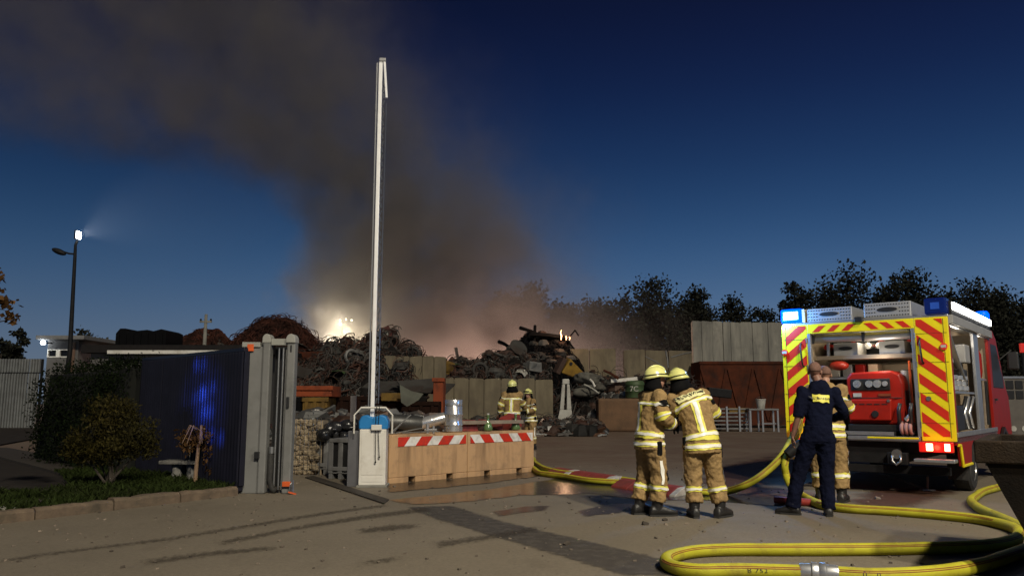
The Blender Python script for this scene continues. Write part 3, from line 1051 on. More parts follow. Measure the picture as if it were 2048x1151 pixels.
MT['soot'] = material('blackened_steel', (0.005, 0.005, 0.006), 0.85, spec=0.08)
tk = thing('roof_tank', 'black ridged tank silhouette standing above the flat roof', 'tank', (0, 0, 0))
Yt = 41.0
xa, xb, za, zb = rect(229, 332, 662, 700, Yt)
prof = [(xa, za), (xb, za), (xb, zb), (xb - 0.25, zb + 0.12), (xb - 0.7, zb), (xa + 1.6, zb + 0.08), (xa + 0.6, zb - 0.02), (xa + 0.5, zb + 0.15), (xa + 0.2, zb + 0.15), (xa, zb - 0.1)]
MB().prism(prof, Yt, Yt + 2.2, 'y').build('shell', MT['soot'], tk, bevel=0.03)
for i in range(7):
    x = xa + (xb - xa) * (i + 0.5) / 7
    MB().box(x - 0.04, x + 0.04, Yt - 0.06, Yt - 0.002, za, zb - 0.1).build('rib', MT['soot'], tk)
MB().box(xa + 0.2, xb - 0.2, Yt + 0.2, Yt + 2.0, 0, za - 0.002).build('support', MT['soot'], tk)

up = A(409, 695, 38)
ut = thing('utility_pole', 'thin concrete utility pole with short crossarm above the hall roof', 'pole', (A(409, 690, 47.5).x, 47.5, 0))
zt = A(409, 628, 47.5).z
MB().tube([(0, 0, 0), (0, 0, zt)], [0.16, 0.09], 8).build('pole', MT['concretelight'], ut)
MB().box(-0.35, 0.35, -0.06, 0.06, zt - 0.5, zt - 0.4).build('crossarm', MT['concretelight'], ut)
for x in (-0.3, 0.3):
    MB().lathe([(0.04, 0), (0.07, 0.05), (0.03, 0.14)], (x, 0, zt - 0.4), 8).build('insulator', MT['darkmetal'], ut)

# ---------------------------------------------------------------- street lamp with spot head
ly = 30.0
lb = A(140, 700, ly)
sl = thing('street_lamp', 'tall grey street lamp with unlit arm and a lit spot head', 'street lamp', (lb.x, ly, 0), 0)
zt = A(150, 485, ly).z
xo = A(150, 485, ly).x - lb.x
MB().tube([(-0.12, 0, 0), (0, 0, 3.3), (xo * 0.7, 0, zt - 0.5), (xo * 0.8, 0, zt - 0.1), (xo + 0.08, 0, zt + 0.08)], [0.11, 0.085, 0.06, 0.05, 0.05], 10).build('mast', MT['darkmetal'], sl, smooth=True)
ah = A(118, 503, ly)
MB().tube([(xo * 0.7, 0, zt - 0.45), (xo * 0.7 - 0.25, 0, zt - 0.42), (ah.x - lb.x + 0.15, 0, ah.z)], 0.035, 8).build('arm', MT['darkmetal'], sl, smooth=True)
mm4 = Matrix.Rotation(0.38, 4, 'Y')
mb = MB()
mb.ball((0, 0, 0), (0.3, 0.14, 0.11), 14, 8, mm4)
mb.build('lamp_head', MT['darkmetal'], sl, smooth=True, loc=(ah.x - lb.x, 0, ah.z))
hd = A(157, 470, ly)
MB().box(-0.06, 0.0, -0.14, 0.14, -0.17, 0.17).build('spot_housing', MT['darkmetal'], sl, loc=(hd.x - lb.x - 0.03, 0, hd.z))
MB().box(0.002, 0.07, -0.13, 0.13, -0.14, 0.14).build('spot_glass', MT['lampwhite'], sl, bevel=0.02, loc=(hd.x - lb.x - 0.03, 0, hd.z))
d = Vector((0.9, -0.25, 0.28))
lamp('spot_light', (hd.x - lb.x + 0.12, 0, hd.z), 1400, (0.9, 0.95, 1.0), sl, 0.08, 'SPOT', d.to_track_quat('-Z', 'Y').to_euler(), (math.radians(80), 0.8))

# fine water mist drifting through the lamp's beam
mb = MB()
dm = Vector((0.86, 0.2, 0.34)).normalized()
cm = Vector((hd.x, ly, hd.z)) + dm * 4.6 + Vector((0, 0, -0.3))
sd_ = Vector((-dm.y, dm.x, 0)).normalized()
m3 = Matrix((dm, sd_, dm.cross(sd_))).transposed().to_4x4()
mb.ball((0, 0, 0), (5.0, 2.2, 2.3), 24, 16, m3)
mist_m = bpy.data.materials.new('water_mist')
mist_m.use_nodes = True
tm_ = mist_m.node_tree
tm_.nodes.remove(tm_.nodes['Principled BSDF'])
pv_ = tm_.nodes.new('ShaderNodeVolumePrincipled')
pv_.inputs['Color'].default_value = (0.75, 0.8, 0.9, 1)
pv_.inputs['Density'].default_value = 0.0035
tm_.links.new(pv_.outputs[0], tm_.nodes['Material Output'].inputs['Volume'])
o = mb.build('water_mist', mist_m, None, smooth=True, loc=cm)
tag(o, 'faint water mist lit by the street lamp spot head', 'mist', kind='stuff')

# leafy branch reaching in from a street tree
rnd = random.Random(77)
bt = thing('street_tree', 'branch tips of a leafy street tree with lit brown leaves by the path', 'tree', (-8.6, 11.0, 0))
mb = MB()
p0 = A(-40, 640, 11.0) - Vector((-8.6, 11.0, 0))
mb.tube([(0, 0, 0), (-0.1, 0, 1.5), (0.0, 0, 2.8), (0.1, 0, 4.2)], [0.12, 0.1, 0.07, 0.03], 8)
e1 = A(22, 602, 11.0) - Vector((-8.6, 11.0, 0))
e2 = A(38, 636, 11.0) - Vector((-8.6, 11.0, 0))
mb.tube([(0, 0, 2.2), ((e1.x) * 0.5, 0, 2.5), e1], [0.03, 0.015, 0.005], 6)
mb.tube([(0, 0, 2.0), (e2.x * 0.5, 0, 2.35), e2], [0.03, 0.015, 0.005], 6)
mb.build('trunk', MT['bark'], bt)
mb = MB()
blob_leaves(mb, [(e1.x - 0.08, 0, e1.z - 0.03, 0.17, 0.15, 0.13), (e2.x - 0.12, 0, e2.z, 0.22, 0.14, 0.09), (e1.x - 0.5, 0, e1.z + 0.3, 0.35, 0.3, 0.3), (-0.2, 0, 3.4, 0.4, 0.4, 0.5)], 1500, 0.085, rnd, 0.9, 0, 0.0)
mb.build('crown', MT['dry'], bt, raw=True)

# ---------------------------------------------------------------- raised boom barrier
bx0, bx1 = G(714, 974), G(774, 973)
by = bx0.y
bb = thing('boom_barrier', 'raised white boom barrier with white cabinet and blue cover', 'barrier', ((bx0.x + bx1.x) / 2, by, 0), 0.06)
hw = (bx1.x - bx0.x) / 2 - 0.02
MB().box(-hw - 0.03, hw + 0.03, -0.03, 0.42, 0.0, 0.035).build('base_plate', MT['concretelight'], bb, bevel=0.005)
MB().box(-hw, hw, 0, 0.38, 0.035, 0.93).build('cabinet', MT['white'], bb, bevel=0.012)
MB().box(-hw + 0.05, hw - 0.05, -0.006, -0.001, 0.09, 0.17).build('lower_panel', MT['white'], bb, bevel=0.002)
MB().box(-hw + 0.04, hw - 0.04, -0.006, -0.001, 0.2, 0.88).build('door', MT['white'], bb, bevel=0.002)
MB().box(-hw - 0.2, -hw - 0.01, 0.1, 0.4, 0.0, 0.9).build('side_box', material('grey_cabinet', (0.11, 0.11, 0.12), 0.6), bb, bevel=0.01)
MT['blue'] = material('blue_cover', (0.02, 0.2, 0.5), 0.4, 0, (0.018, 0.17, 0.42), 4)
mb = MB()
for c in (-0.115, 0.115):
    pass
prof = []
for t in range(13):
    a = PI * t / 12
    prof.append((0.125 + 0.115 * math.cos(a), 0.06 + 0.17 * math.sin(a)))
cov = [(-0.24, 0.93), (0.24, 0.93), (0.24, 1.06), (0.2, 1.14), (0.12, 1.165), (0.03, 1.13), (-0.03, 1.13), (-0.12, 1.165), (-0.2, 1.14), (-0.24, 1.06)]
MB().prism(cov, 0.04, 0.36, 'y').build('motor_cover', MT['blue'], bb, smooth='auto', bevel=0.02)
MB().tube([(-0.31, 0.0, 0.86), (-0.31, 0.0, 1.16), (-0.2, 0.0, 1.28), (0.2, 0.0, 1.28), (0.31, 0.0, 1.16), (0.31, 0.0, 0.86)], 0.016, 8).build('bow_frame', MT['white'], bb)
MB().obox((0.06, -0.03, 0.96), (0.17, 0.08, 0.09)).build('hinge_block', MT['white'], bb, bevel=0.01)
at_ = A(756, 120, by + 0.1).z
MT['boom'] = material('boom_white', (0.9, 0.9, 0.9), 0.3, 0, (0.8, 0.8, 0.8), 6)
MB().box(-0.036, 0.03, 0.1, 0.19, 1.1, at_).build('boom', MT['boom'], bb, bevel=0.012, loc=(-0.03, 0, 0))
MB().box(-0.105, -0.085, 0.11, 0.13, 1.25, at_ - 0.05).build('edge_strip', MT['steel'], bb)
mb = MB()
n = 46
for i in range(n):
    za, zb2 = 1.35 + (at_ - 1.7) * i / n, 1.35 + (at_ - 1.7) * (i + 0.72) / n
    s_ = 0.028 if i % 2 else -0.0
    mb.tube([(0.02 + s_ * 0.5, 0.09, za), (0.045 - s_ * 0.7, 0.085, zb2)], 0.016, 5)
mb.build('folded_lattice', MT['steel'], bb)
MB().tube([(0.068, 0.08, 1.35), (0.066, 0.07, 3.0), (0.085, 0.08, at_ - 0.8)], 0.009, 5).build('cord', MT['steel'], bb)
MB().box(-0.02, 0.02, 0.09, 0.14, -0.72, 0).build('folding_tip', MT['boom'], bb, bevel=0.008, loc=(0.03, 0, at_ + 0.02)).rotation_euler = (0, -0.075, 0)
MB().obox((0.0, 0.12, at_ + 0.0), (0.12, 0.1, 0.06)).build('tip_hinge', MT['steel'], bb, bevel=0.008)
for x, z1 in ((0.055, 0.42), (0.1, 0.5)):
    MB().tube([(x, -0.05, 1.3), (x - 0.01, -0.05, 0.9), (x + (0.015 if z1 > 0.45 else 0), -0.045, z1)], 0.006, 5).build('hanging_cord', MT['darkmetal'], bb)
    MB().ball((x + (0.015 if z1 > 0.45 else 0), -0.045, z1 - 0.015), 0.016, 8, 6).build('cord_weight', MT['darkmetal'], bb)

# ---------------------------------------------------------------- concrete barrier blocks with warning stripes
b0, b1 = G(778, 968), G(1070, 943)
bd = (b1 - b0).normalized()
ba = math.atan2(bd.y, bd.x)
bl = (b1 - b0).length
MT['warnwhite'] = material('white_warning_foil', (0.78, 0.76, 0.7), 0.4, 0, (0.62, 0.6, 0.54), 5, dirt=(0.4, 0.36, 0.3), dscale=5)
MT['warnred'] = material('red_warning_foil', (0.6, 0.035, 0.015), 0.4, 0, (0.5, 0.03, 0.013), 5, dirt=(0.3, 0.05, 0.03), dscale=5)


def clip_poly(poly, x0, x1, z0, z1):
    def cl(p, f, g):
        out = []
        for i in range(len(p)):
            a, b = p[i], p[(i + 1) % len(p)]
            fa, fb = f(a), f(b)
            if fa >= 0:
                out.append(a)
            if fa * fb < 0:
                t = fa / (fa - fb)
                out.append((a[0] + (b[0] - a[0]) * t, a[1] + (b[1] - a[1]) * t))
        return out
    for f in (lambda p: p[0] - x0, lambda p: x1 - p[0], lambda p: p[1] - z0, lambda p: z1 - p[1]):
        poly = cl(poly, f, None)
        if len(poly) < 3:
            return []
    return poly


for k in range(2):
    half = bl / 2
    base = b0 + bd * half * k
    blk = thing('barrier_block', ['sand coloured concrete barrier block next to the white cabinet', 'sand coloured concrete barrier block with the keg standing behind its neighbour'][k] if 0 else
                ['stained sand coloured concrete barrier block next to the white cabinet', 'cleaner sand coloured concrete barrier block where the yellow hose comes out'][k],
                'concrete block', base, ba, 'striped barrier blocks')
    h = 0.82
    a, b = 0.006, half - 0.006
    # body with two lifting slots at the foot
    sl0, sl1, sw = half * 0.24, half * 0.72, 0.15
    mb = MB()
    mb.box(a, b, 0.02, 0.55, 0.1, h)
    for q in ((a, sl0), (sl0 + sw, sl1), (sl1 + sw, b)):
        mb.box(q[0], q[1], 0.02, 0.55, 0, 0.1)
    mb.build('body', MT['sandstone'], blk, bevel=0.012)
    s = -1 if k else 1
    x0, x1 = (half * 0.1, half - 0.05) if k == 0 else (0.06, half - 0.05)
    z0_, z1_ = h - 0.20, h - 0.045
    MB().box(x0, x1, 0.012, 0.018, z0_, z1_).build('stripe_board', MT['warnwhite'], blk)
    p, wd = 0.5, 0.25
    for j in range(-2, 6):
        xs = x0 + p * j - (0.12 if k == 0 else 0.14)
        sk = 0.13 * s
        poly = clip_poly([(xs, z0_), (xs + wd, z0_), (xs + wd + sk, z1_), (xs + sk, z1_)], x0, x1, z0_, z1_)
        if len(poly) >= 3:
            MB().prism(poly, 0.006, 0.0115, 'y').build('red_stripe', MT['warnred'], blk)


def on_block(t, d=0.28):                       # place on top of the blocks, t metres along
    p = b0 + bd * t + Vector((-bd.y, bd.x, 0)) * d
    p.z = 0.82
    return p


kp = on_block(1.62, 0.25)
kg = thing('beer_keg', 'shiny stainless steel keg standing on the barrier blocks', 'keg', kp, 0.4)
R_ = 0.172
MB().lathe([(R_ * 0.86, 0.0), (R_, 0.02), (R_, 0.09), (R_ * 0.95, 0.1), (R_ * 0.95, 0.115), (R_ * 1.02, 0.125), (R_ * 1.02, 0.15), (R_ * 0.97, 0.165), (R_ * 0.97, 0.30), (R_ * 1.02, 0.315), (R_ * 1.02, 0.34), (R_ * 0.96, 0.36), (R_ * 0.96, 0.47), (R_ * 0.85, 0.5), (R_ * 0.3, 0.515), (0.01, 0.515)], (0, 0, 0), 32).build('shell', MT['chrome'], kg, smooth='auto')
mb = MB()
rg_o = []
for zz, rr in ((0.49, R_ * 0.95), (0.59, R_ * 0.97), (0.6, R_ * 0.93), (0.5, R_ * 0.9)):
    rg_o.append([Vector((rr * math.cos(2 * PI * i / 32), rr * math.sin(2 * PI * i / 32), zz)) for i in range(32)])
mb.rings(rg_o, cap=False)
mb.build('top_collar', MT['chrome'], kg, smooth='auto')
MB().cyl((0, 0, 0.51), (0, 0, 0.57), 0.03, n=12).build('valve', MT['steel'], kg)


def cyl_thing(name, label, cat, p0, p1, r, mat, n=20, extra=True):
    p0, p1 = Vector(p0), Vector(p1)
    o = thing(name, label, cat, p0)
    d = p1 - p0
    mb = MB()
    nn = 10
    prof = [Vector((0, 0, 0)), d * 0.03, d * 0.05, d * 0.95, d * 0.97, d]
    mb.tube(prof, [r * 1.04, r * 1.04, r, r, r * 1.04, r * 1.04], n)
    mb.build('shell', mat, o, smooth='auto')
    if extra:
        for t in (0.33, 0.66):
            MB().cyl(d * (t - 0.012), d * (t + 0.012), r * 1.03, n=n).build('band', mat, o, smooth='auto')
    return o


mt_dullpipe = material('dull_grey_duct', (0.1, 0.1, 0.095), 0.45, 0.6, (0.06, 0.06, 0.058), 4)
pp = on_block(0.62, 0.5)
cyl_thing('duct_pipe', 'dull grey duct pipe lying on the block beside the bright one', 'pipe', pp + Vector((-0.28, 0.1, 0.2)), pp + Vector((0.34, 0.2, 0.15)), 0.15, mt_dullpipe)
pp = on_block(1.12, 0.48)
cyl_thing('metal_tube', 'bright polished metal tube leaning against the keg', 'pipe', pp + Vector((-0.1, 0.05, 0.15)), pp + Vector((0.5, 0.3, 0.3)), 0.11, MT['chrome'])
for i, (t, dx, ln, rz, rx) in enumerate(((0.14, 0, 0.5, 0.5, 0.7), (0.22, 0.05, 0.42, 0.4, 0.8), (0.3, 0.02, 0.5, 0.2, 0.18), (0.5, -0.1, 0.6, 0.1, 0.05))):
    p = on_block(t, 0.2 + 0.04 * i)
    dv = Vector((math.cos(rz) * math.cos(rx), math.sin(rz) * math.cos(rx), math.sin(rx))) * ln
    mb = MB().tube([(0, 0, 0.012), dv + Vector((0, 0, 0.012))], 0.012, 6)
    o = mb.build('metal_rod', MT['scraplight'], None, loc=p)
    tag(o, ['bright steel rod propped up steeply beside the blue cover', 'second slanting steel rod beside the blue cover', 'flat lying steel rod on the stained block', 'long thin rod under the dull duct pipe'][i], 'rod', 'steel rods on the block')
vp = on_block(0.98, 0.14)
vb = thing('pipe_fitting', 'small shiny pipe fitting on the block left of the keg', 'fitting', vp)
MB().cyl((-0.05, 0, 0.0), (-0.05, 0, 0.16), 0.03, n=12).build('neck', MT['chrome'], vb, smooth='auto')
MB().cyl((0.06, 0, 0.0), (0.06, 0, 0.13), 0.022, n=12).build('neck', MT['chrome'], vb, smooth='auto')
MB().cyl((-0.1, 0, 0.06), (0.12, 0, 0.06), 0.025, n=12).build('crosspiece', MT['chrome'], vb, smooth='auto')
MT['greenglass'] = material('green_glass', (0.12, 0.2, 0.07), 0.12, 0, (0.08, 0.14, 0.05), 8, spec=0.8)
for i, (t, lab) in enumerate(((2.45, 'clear green round bottle standing alone on the clean block'), (3.2, 'green round bottle beside the red painted scrap'))):
    bt_ = thing('glass_bottle', lab, 'bottle', on_block(t, 0.2), 0, 'glass bottles on the block')
    MB().lathe([(0.05, 0), (0.085, 0.02), (0.09, 0.07), (0.07, 0.13), (0.028, 0.19), (0.024, 0.27), (0.03, 0.28), (0.03, 0.31)], (0, 0, 0), 18).build('body', MT['greenglass'], bt_, smooth='auto')
    MB().cyl((0, 0, 0.311), (0, 0, 0.34), 0.026, n=12).build('cap', MT['offwhite'], bt_)
pb = on_block(2.05, 0.42)
o = MB().obox((0, 0, 0.17), (1.5, 0.09, 0.07), (0, 0, ba - 0.15)).build('timber_beam', MT['wood'], None, bevel=0.006, loc=pb + Vector((0.5, 0.2, 0)))
tag(o, 'long pale timber beam lying across red scrap behind the bottles', 'beam')
mt_redscrap = material('faded_red_scrap', (0.3, 0.04, 0.03), 0.6, 0, (0.16, 0.03, 0.025), 3, dirt=(0.06, 0.03, 0.025), dscale=3)
for i, (t, sz, rot, lab) in enumerate(((2.0, (0.6, 0.3, 0.22), (0, 0.02, 0.7), 'red metal box behind the keg on the blocks'), (2.75, (0.5, 0.25, 0.13), (0, 0.25, 0.5), 'tilted red sheet metal piece between the two bottles'), (3.3, (0.4, 0.3, 0.26), (0.1, -0.2, 0.9), 'bent red casing at the far end of the blocks'))):
    mb = MB()
    mb.prism([(-sz[0] / 2, -sz[2] / 2), (sz[0] / 2, -sz[2] / 2), (sz[0] * 0.38, sz[2] / 2), (-sz[0] * 0.45, sz[2] * 0.35)], -sz[1] / 2, sz[1] / 2, 'y')
    o = mb.build('red_scrap', mt_redscrap, None, bevel=0.012, loc=on_block(t, 0.46) + Vector((0, 0.05, sz[2] / 2 - 0.005 + abs(math.sin(rot[1])) * sz[0] / 2)))
    o.rotation_euler = rot
    tag(o, lab, 'scrap piece', 'red scrap on the blocks')

# ---------------------------------------------------------------- pallet bins, upright board, stone basket
bq = G(618, 948)
mt_bin = MT['greyplastic']
for i, (px0, px1, pyb, lab, col) in enumerate(((618, 655, 948, 'grey ribbed plastic pallet box beside the stone basket', mt_bin), (657, 704, 957, 'black and grey pallet box heaped with black film next to the cabinet', mt_bin))):
    p0 = G(px0, pyb)
    wv = (px1 - px0) / FPX * p0.y
    bn = thing('pallet_box', lab, 'crate', p0, -0.35, 'pallet boxes')
    hh = 0.72
    W_, D_ = wv * 1.05, 0.7
    for xx in (0.03, W_ / 2, W_ - 0.03):
        MB().box(xx - 0.035, xx + 0.035, 0, D_, 0, 0.1).build('runner', mt_bin, bn, bevel=0.006)
    MB().box(0, W_, 0.02, D_ - 0.02, 0.101, 0.14).build('floor', mt_bin, bn)
    MB().box(0.03, W_ - 0.03, 0.03, 0.05, 0.14, hh).build('front_wall', MT['black'], bn)
    MB().box(0.03, W_ - 0.03, D_ - 0.05, D_ - 0.03, 0.14, hh).build('back_wall', mt_bin, bn)
    MB().box(0.0, 0.025, 0.03, D_ - 0.03, 0.14, hh).build('side_wall', mt_bin, bn)
    MB().box(W_ - 0.025, W_, 0.03, D_ - 0.03, 0.14, hh).build('side_wall', mt_bin, bn)
    for xx in (0.03, W_ * 0.5, W_ - 0.03):
        MB().box(xx - 0.045, xx + 0.045, -0.005, 0.028, 0.102, hh - 0.05).build('rib', mt_bin, bn, bevel=0.008)
    for zz in (0.15, hh - 0.07):
        MB().box(0.0, W_, -0.012, 0.03, zz, zz + 0.07).build('rib', mt_bin, bn, bevel=0.008)
rnd = random.Random(31)
bp_ = G(668, 952)
mb = MB()
for i in range(26):
    mb.ball((rnd.uniform(-0.3, 0.35), rnd.uniform(0.2, 0.6), 0.72 + rnd.uniform(0, 0.22)), (rnd.uniform(0.06, 0.17), rnd.uniform(0.06, 0.15), rnd.uniform(0.05, 0.13)), 8, 6)
o = mb.build('film_heap', material('black_film', (0.015, 0.015, 0.016), 0.22, 0, (0.03, 0.03, 0.032), 6, bump=0.8, bscale=14), None, smooth=True, loc=(bp_.x, bp_.y, 0))
tag(o, 'crumpled glossy black plastic film heaped on the pallet boxes', 'plastic film', kind='stuff')
pu = A(693, 870, 15.2)
o = MB().box(-0.055, 0.055, 0, 0.05, 0.0, A(693, 790, 15.2).z).build('upright_board', material('grey_board', (0.19, 0.17, 0.165), 0.8, 0, (0.14, 0.125, 0.12), 3), None, bevel=0.004, loc=(pu.x, 15.75, 0))
tag(o, 'upright grey wooden board standing behind the pallet boxes', 'board')
MT['rubble'] = material('rubble_stone', (0.36, 0.29, 0.19), 0.9, 0, (0.2, 0.15, 0.1), 7, bump=0.4, bscale=30)
g_ = thing('stone_basket', 'wire basket wall filled with pale rubble stones behind the gate post', 'gabion', G(586, 949))
gx = 0.0
wv = (626 - 572) / FPX * g_.location.y
hv = 1.02
stones = []
for i in range(6):
    mb = MB()
    mb.ball((0, 0, 0), (0.075, 0.07, 0.055), 8, 6)
    for j, v in enumerate(mb.v):
        q = Vector(v)
        mb.v[j] = tuple(q * (1 + 0.45 * noise.noise(q * 14 + Vector((i * 7, 0, 0)))))
    stones.append(mb.mesh('stone'))
    stones[-1].materials.append(MT['rubble'])
cnt = 0
for r_ in range(11):
    for c_ in range(6):
        o = bpy.data.objects.new('stone', stones[rnd.randrange(6)])
        COL.objects.link(o)
        o.parent = g_
        o.location = (-0.1 + wv * (c_ + 0.5 + (0.5 if r_ % 2 else 0)) / 6 + rnd.uniform(-0.015, 0.015), rnd.uniform(-0.02, 0.06), 0.05 + r_ * 0.093 + rnd.uniform(-0.01, 0.01))
        o.rotation_euler = (rnd.uniform(0, 6), rnd.uniform(0, 6), rnd.uniform(0, 6))
        o.scale = [rnd.uniform(0.85, 1.2)] * 3
MB().box(-0.08, wv, 0.05, 0.5, 0.0, hv).build('stone_core', MT['rubble'], g_)
mb = MB()
for i in range(9):
    x = -0.1 + (wv + 0.1) * i / 8
    mb.cyl((x, -0.09, 0), (x, -0.09, hv + 0.05), 0.004, n=4)
for i in range(12):
    z = hv * i / 11
    mb.cyl((-0.1, -0.095, z), (wv, -0.095, z), 0.004, n=4)
mb.build('wire_mesh', MT['steel'], g_)
# ---------------------------------------------------------------- scrap yard
def interp(tab, x):
    if x <= tab[0][0]:
        return tab[0][1]
    for (a, b), (c, d) in zip(tab, tab[1:]):
        if x <= c:
            return b + (d - b) * (x - a) / (c - a)
    return tab[-1][1]


HEAPS = {}


def on_heap(key, px, py):                      # where a line of sight meets the front slope of a heap
    hz, Y, depth = HEAPS[key]
    for k in range(200):
        y = Y - depth + depth * k / 199
        p = A(px, py, y)
        if hz(p.x, k / 199) >= p.z:
            return p
    return A(px, py, Y)


def heap(name, label, prof, Y, depth, mat, seed, wires=0, plates=0, pipes=0, wmat=None, pmat=None, wire_r=0.03, wlen=1.6, amp=0.35, lumps=0, lmat=None, coils=0):
    rnd = random.Random(seed)
    tab = []
    for px, py in prof:
        p = A(px, py, Y)
        tab.append((p.x, max(0.05, p.z)))
    x0, x1 = tab[0][0], tab[-1][0]
    r = thing(name, label, 'scrap heap', (0, 0, 0))
    nx, ny = max(16, int((x1 - x0) / 0.28)), 18

    def hz(x, v):                              # v 0 front foot .. 1 ridge .. 2 back
        t = interp(tab, x)
        f = math.sin(min(1.0, v) * PI / 2) ** 0.8 if v <= 1 else math.cos((v - 1) * PI / 2)
        return t * f
    HEAPS[seed] = (hz, Y, depth)
    vs, fs = [], []
    for j in range(ny + 1):
        v = 2.0 * j / ny
        for i in range(nx + 1):
            x = x0 + (x1 - x0) * i / nx
            y = Y - depth + depth * v
            z = hz(x, v)
            q = Vector((x * 0.9, y * 0.9, z * 0.9))
            k = amp * min(1, z)
            vs.append((x + k * 0.6 * noise.noise(q + Vector((9, 0, 0))), y + k * noise.noise(q), max(-0.05, z + k * (noise.noise(q * 1.7) * 0.8 - 0.25))))
    W = nx + 1
    for j in range(ny):
        for i in range(nx):
            fs.append((j * W + i, j * W + i + 1, (j + 1) * W + i + 1, (j + 1) * W + i))
    mb = MB()
    mb.add(vs, fs)
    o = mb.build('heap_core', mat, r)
    tag(o, kind='stuff')

    def surf(x, v):
        x = max(x0, min(x1, x))
        v = max(0.05, min(1.25, v))
        y = Y - depth + depth * v
        z = hz(x, v)
        q = Vector((x * 0.9, y * 0.9, z * 0.9))
        return Vector((x, y - 0.05, z + amp * min(1, z) * (noise.noise(q * 1.7) * 0.8 - 0.2)))

    def crawl(L_, steps, lift):
        x, v = rnd.uniform(x0, x1), rnd.uniform(0.12, 1.02)
        a = rnd.uniform(0, 6.28)
        pts = []
        for k in range(steps + 1):
            a += rnd.gauss(0, 0.5)
            x += math.cos(a) * L_ / steps
            v += math.sin(a) * L_ / steps / depth * 0.8
            pts.append(surf(x, v) + Vector((rnd.gauss(0, 0.5) * lift, -abs(rnd.gauss(0, 1)) * lift, rnd.gauss(0.1, 0.5) * lift)))
        return pts
    if wires:
        mb = MB()
        for _ in range(wires):
            pts = crawl(wlen * rnd.uniform(0.4, 1.3), 4, wire_r * 3.0)
            if pts[0].z > 0.15:
                mb.tube(pts, wire_r * rnd.uniform(0.5, 1.4), 3, cap=False)
        tag(mb.build('wire_tangle', wmat or MT['wire'], r), kind='stuff')
    if coils:
        mb = MB()
        for _ in range(coils):
            p = surf(rnd.uniform(x0, x1), rnd.uniform(0.1, 1.0))
            ra = rnd.uniform(0.12, 0.55)
            nrm = Vector((rnd.gauss(0, 0.5), -1, rnd.gauss(0.4, 0.5))).normalized()
            u = nrm.orthogonal().normalized()
            w_ = nrm.cross(u)
            a0, da = rnd.uniform(0, 6.28), rnd.uniform(1.5, 5.5)
            el = rnd.uniform(0.5, 1.0)
            mb.tube([p + (u * math.cos(a0 + da * t / 7) + w_ * el * math.sin(a0 + da * t / 7)) * ra + nrm * 0.02 for t in range(8)], rnd.uniform(0.5, 1.5) * wire_r, 3, cap=False)
        tag(mb.build('wire_coils', wmat or MT['wire'], r), kind='stuff')
    if plates:
        mb = MB()
        for _ in range(plates):
            p = surf(rnd.uniform(x0, x1), rnd.uniform(0.1, 1.0))
            s = rnd.uniform(0.12, 0.6) ** 1.2
            mb.obox(p, (s, s * rnd.uniform(0.3, 0.9), rnd.uniform(0.02, 0.1)), (rnd.gauss(0, 0.8), rnd.gauss(0, 0.6), rnd.uniform(0, 6)))
        tag(mb.build('sheet_pieces', pmat or MT['scrapgrey'], r), kind='stuff')
    if pipes:
        mb = MB()
        for _ in range(pipes):
            pts = crawl(rnd.uniform(0.4, 1.4), 2, 0.06)
            mb.tube(pts, rnd.uniform(0.025, 0.075), 6)
        tag(mb.build('pipe_pieces', pmat or MT['scrapgrey'], r), kind='stuff')
    if lumps:
        mb = MB()
        for _ in range(lumps):
            p = surf(rnd.uniform(x0, x1), rnd.uniform(0.1, 1.0))
            s = rnd.uniform(0.12, 0.45)
            k0 = len(mb.v)
            mb.ball(p, (s, s * rnd.uniform(0.6, 1), s * rnd.uniform(0.4, 0.9)), 7, 5)
            for i in range(k0, len(mb.v)):
                q = Vector(mb.v[i])
                mb.v[i] = tuple(q + (q - p) * 0.5 * noise.noise(q * 3))
        tag(mb.build('crushed_lumps', lmat or MT['scrapgrey'], r), kind='stuff')
    return r


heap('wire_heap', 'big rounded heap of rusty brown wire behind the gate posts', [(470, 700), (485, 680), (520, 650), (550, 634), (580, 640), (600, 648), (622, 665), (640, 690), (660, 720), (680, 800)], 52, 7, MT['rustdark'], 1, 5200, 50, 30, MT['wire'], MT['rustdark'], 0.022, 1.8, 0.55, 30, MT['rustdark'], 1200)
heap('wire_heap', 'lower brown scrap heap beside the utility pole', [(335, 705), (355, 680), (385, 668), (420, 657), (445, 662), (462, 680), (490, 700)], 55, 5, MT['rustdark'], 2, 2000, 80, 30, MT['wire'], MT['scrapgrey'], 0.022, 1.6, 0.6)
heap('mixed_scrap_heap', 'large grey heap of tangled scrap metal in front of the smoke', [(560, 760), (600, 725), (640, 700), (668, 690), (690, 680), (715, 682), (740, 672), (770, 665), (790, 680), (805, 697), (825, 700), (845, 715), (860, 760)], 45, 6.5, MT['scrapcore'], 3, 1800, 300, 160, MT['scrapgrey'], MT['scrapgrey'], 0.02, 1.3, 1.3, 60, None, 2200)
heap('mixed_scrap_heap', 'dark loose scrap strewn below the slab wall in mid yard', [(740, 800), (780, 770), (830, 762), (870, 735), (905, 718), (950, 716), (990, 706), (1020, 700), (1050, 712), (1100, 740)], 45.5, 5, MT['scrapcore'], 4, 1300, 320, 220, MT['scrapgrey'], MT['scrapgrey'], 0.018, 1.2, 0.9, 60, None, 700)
heap('girder_heap', 'black heap of charred girders beside the little flames', [(995, 730), (1015, 708), (1035, 690), (1055, 665), (1080, 668), (1105, 675), (1130, 684), (1150, 700), (1170, 760)], 49, 5, MT['soot'], 5, 700, 120, 200, MT['soot'], MT['soot'], 0.03, 2.0, 0.9, 80, MT['scrapgrey'])
